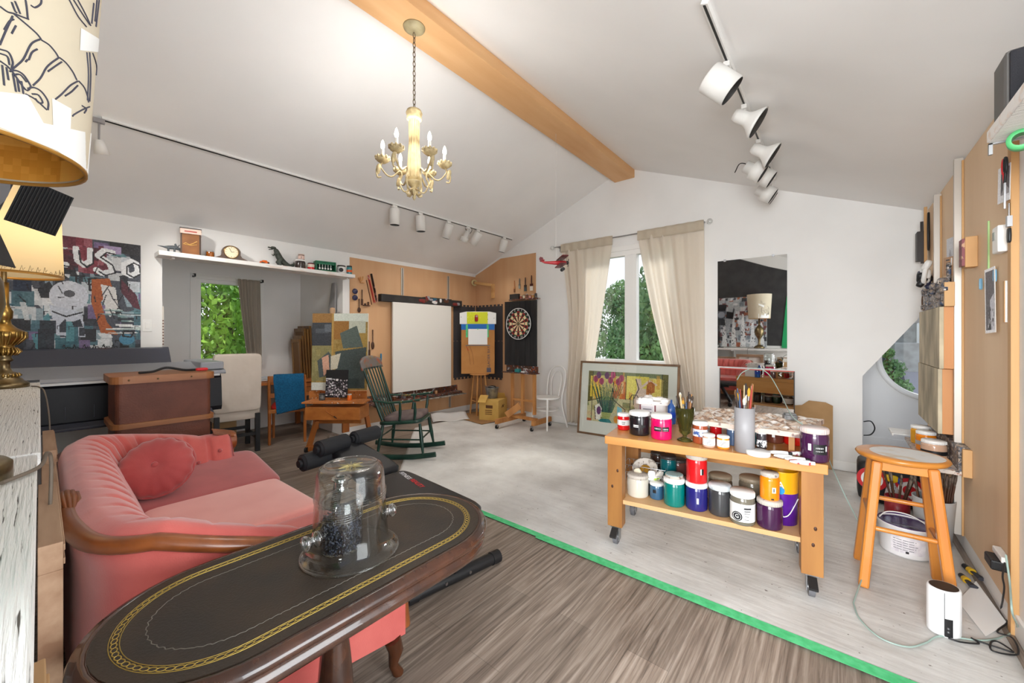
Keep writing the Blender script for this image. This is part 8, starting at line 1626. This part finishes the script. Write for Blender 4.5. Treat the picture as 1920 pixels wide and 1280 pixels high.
# ---------------------------------------------------------------- chandelier
cc = PZ(776, 52, 3.60); cc.x = -2.33; sc_ = dep(cc) / FPX
cream = mat('antique_cream', (226, 206, 160), .55, col2=(196, 176, 132), sc=18); crw = mat('weathered_gilt', (170, 150, 112), .55, col2=(214, 196, 150), sc=26, bump=.3)
zt = 1.4 + (628 - 205) * sc_; zb2 = 1.4 + (628 - 376) * sc_
ch = thing('chandelier', 'cream and gilt six-arm candle chandelier hanging on a chain from the ridge beam', 'chandelier', (cc.x, cc.y, zb2))
Hh_ = 3.60 - zb2; ht = zt - zb2
b = MB(); b.lathe([(0, Hh_ - .03), (.02, Hh_ - .03), (.05, Hh_ - .022), (.075, Hh_ - .008), (.078, Hh_), (0, Hh_)], 32); b.build('canopy', mat('canopy_sage', (176, 164, 128), .5, col2=(150, 138, 104), sc=12), ch)
b = MB(); z = Hh_ - .04; k = 0
while z > ht + .03:
    ax = Vector((1, 0, 0)) if k % 2 else Vector((0, 1, 0)); b.tube([Vector((0, 0, z - .018)) + ax * (.009 * math.cos(i * PI / 6)) + Vector((0, 0, .021 * math.sin(i * PI / 6))) for i in range(12)], .003, 5, True); z -= .034; k += 1
b.build('chain', mat('chain_bronze', (120, 106, 84), .4, .6), ch)
b = MB(); b.lathe([(0, .14), (.03, .14), (.044, .16), (.046, .20), (.042, .26), (.036, .34), (.032, .42), (.034, ht - .08), (.05, ht - .075), (.05, ht - .07), (0, ht - .07)], 24)
for k in range(12): a = k * PI / 6; b.tube([(math.cos(a) * r_, math.sin(a) * r_, z_) for r_, z_ in ((.045, .16), (.047, .20), (.043, .26), (.037, .34), (.033, .42), (.035, ht - .09))], .005, 6)
b.build('column', cream, ch)
b = MB(); b.lathe([(.04, ht - .08), (.054, ht - .072), (.05, ht - .05), (.058, ht - .03), (.05, ht - .01), (.03, ht), (.012, ht + .01), (0, ht + .01)], 24); b.build('crown', crw, ch)
b = MB(); b.lathe([(0, 0), (.008, .01), (.014, .025), (.006, .035), (.02, .045), (.03, .06), (.028, .08), (.02, .09), (.03, .10), (.05, .12), (.055, .135), (.03, .142), (0, .142)], 20)
for k in range(6): a = k * PI / 3 + .3; b.tube([(math.cos(a) * r_, math.sin(a) * r_, z_) for r_, z_ in ((.02, .05), (.04, .035), (.058, .042), (.06, .055))], [.008, .008, .006, .004], 6)
b.build('bobeche_finial', crw, ch)
bulbm = mat('lit_bulb', (255, 244, 220), .3, emit=9)
for k in range(6):
    a = k * PI / 3 + R(12) + YAW; dr_ = Vector((math.cos(a), math.sin(a), 0)); RA = .215
    P = lambda r_, z_: dr_ * r_ + Vector((0, 0, z_))
    b = MB(); b.tube(bez([P(.02, .08), P(.07, .06), P(.10, .12), P(.085, .17), P(.10, .20), P(.15, .16), P(.19, .17), P(RA + .015, .225), P(RA, .255)], 6), .0075, 8, flat=.7)
    b.tube(bez([P(RA + .01, .235), P(RA + .04, .20), P(RA + .035, .15), P(RA + .01, .15)], 5), [.006] * 16, 6); b.build('arm', crw, ch)
    b = MB(); b.lathe([(0, .25), (.02, .25), (.042, .265), (.05, .285), (.046, .288), (.03, .272), (0, .268)], 20, dr_ * RA)
    for j in range(10): aa = j * PI / 5; b.ball(dr_ * RA + Vector((math.cos(aa) * .046, math.sin(aa) * .046, .284)), (.010, .010, .012), 6)
    b.build('drip_cup', crw, ch)
    b = MB(); b.pillow(P(RA + .03, .205), (.03, .03, .075), 0, rotm(0, 20, 0), e=.8, n=6); b.build('acanthus_leaf', crw, ch)
    b = MB(); b.cyl(P(RA, .268), P(RA, .345), .011, n=12); f = b.build('candle_sleeve', lidw, ch)
    b = MB(); b.lathe([(.006, .345), (.013, .36), (.014, .375), (.008, .40), (0, .415)], 14, dr_ * RA); b.build('bulb', bulbm, f)
light('POINT', 'chandelier_glow', (cc.x, cc.y, zb2 + .42), (0, 0, 0), 20, (1, .975, .94), shadow_soft_size=.25)
# ================================================================ FRONT WALL (seen in the mirror)
b = MB(); b.prism([(-3.3, 1.15), (-.62, 1.15), (-.62, 2.80), (-1.25, 3.02), (-2.33, 3.48), (-3.3, 3.1)], .002, .012, 0, QY, (0, YF, 0)); tag(b.build('chalkboard', mat('chalkboard', (58, 57, 58), .7, col2=(46, 45, 47), sc=5)), 'dark chalkboard panel on the front wall, visible in the wall mirror', 'board')
im = Img(120, 120, (170, 176, 182)); im.dabs(200, (0, 0, 1, 1), .12, .10, [(216, 218, 222), (120, 130, 140), (70, 74, 84), (40, 42, 48), (160, 90, 60), (196, 200, 206), (110, 60, 60)])
for x in (.10, .28, .48, .68, .88): w = .06; im.poly([(x - w * .3, .45 + .1 * math.sin(x * 9)), (x + w * .3, .42 + .1 * math.sin(x * 9)), (x + w, 1), (x - w, 1)], (226, 228, 230)); im.dabs(12, (x - w, .5, x + w, 1), .04, .03, [(60, 62, 68), (120, 120, 126)])
im.noise(8, 1); t = thing('painting', 'abstract painting of pale trunks standing on the front wall shelf, seen in the mirror', 'painting', (-1.80, YF + .045, 1.72)); art('painted_canvas', im, 1.02, 1.22, t, Q_FRONT, (0, 0, 0), .03)
b = MB(); b.prism([(-1.0, 1.1), (-.6, 1.1), (-.6, 2.3), (-.90, 2.3)], .013, .028, 0, QY, (0, YF, 0)); tag(b.build('green_board', mat('green_backdrop', (30, 150, 90), .7)), 'bright green panel edge against the dark chalkboard, seen at the right of the wall mirror', 'board')
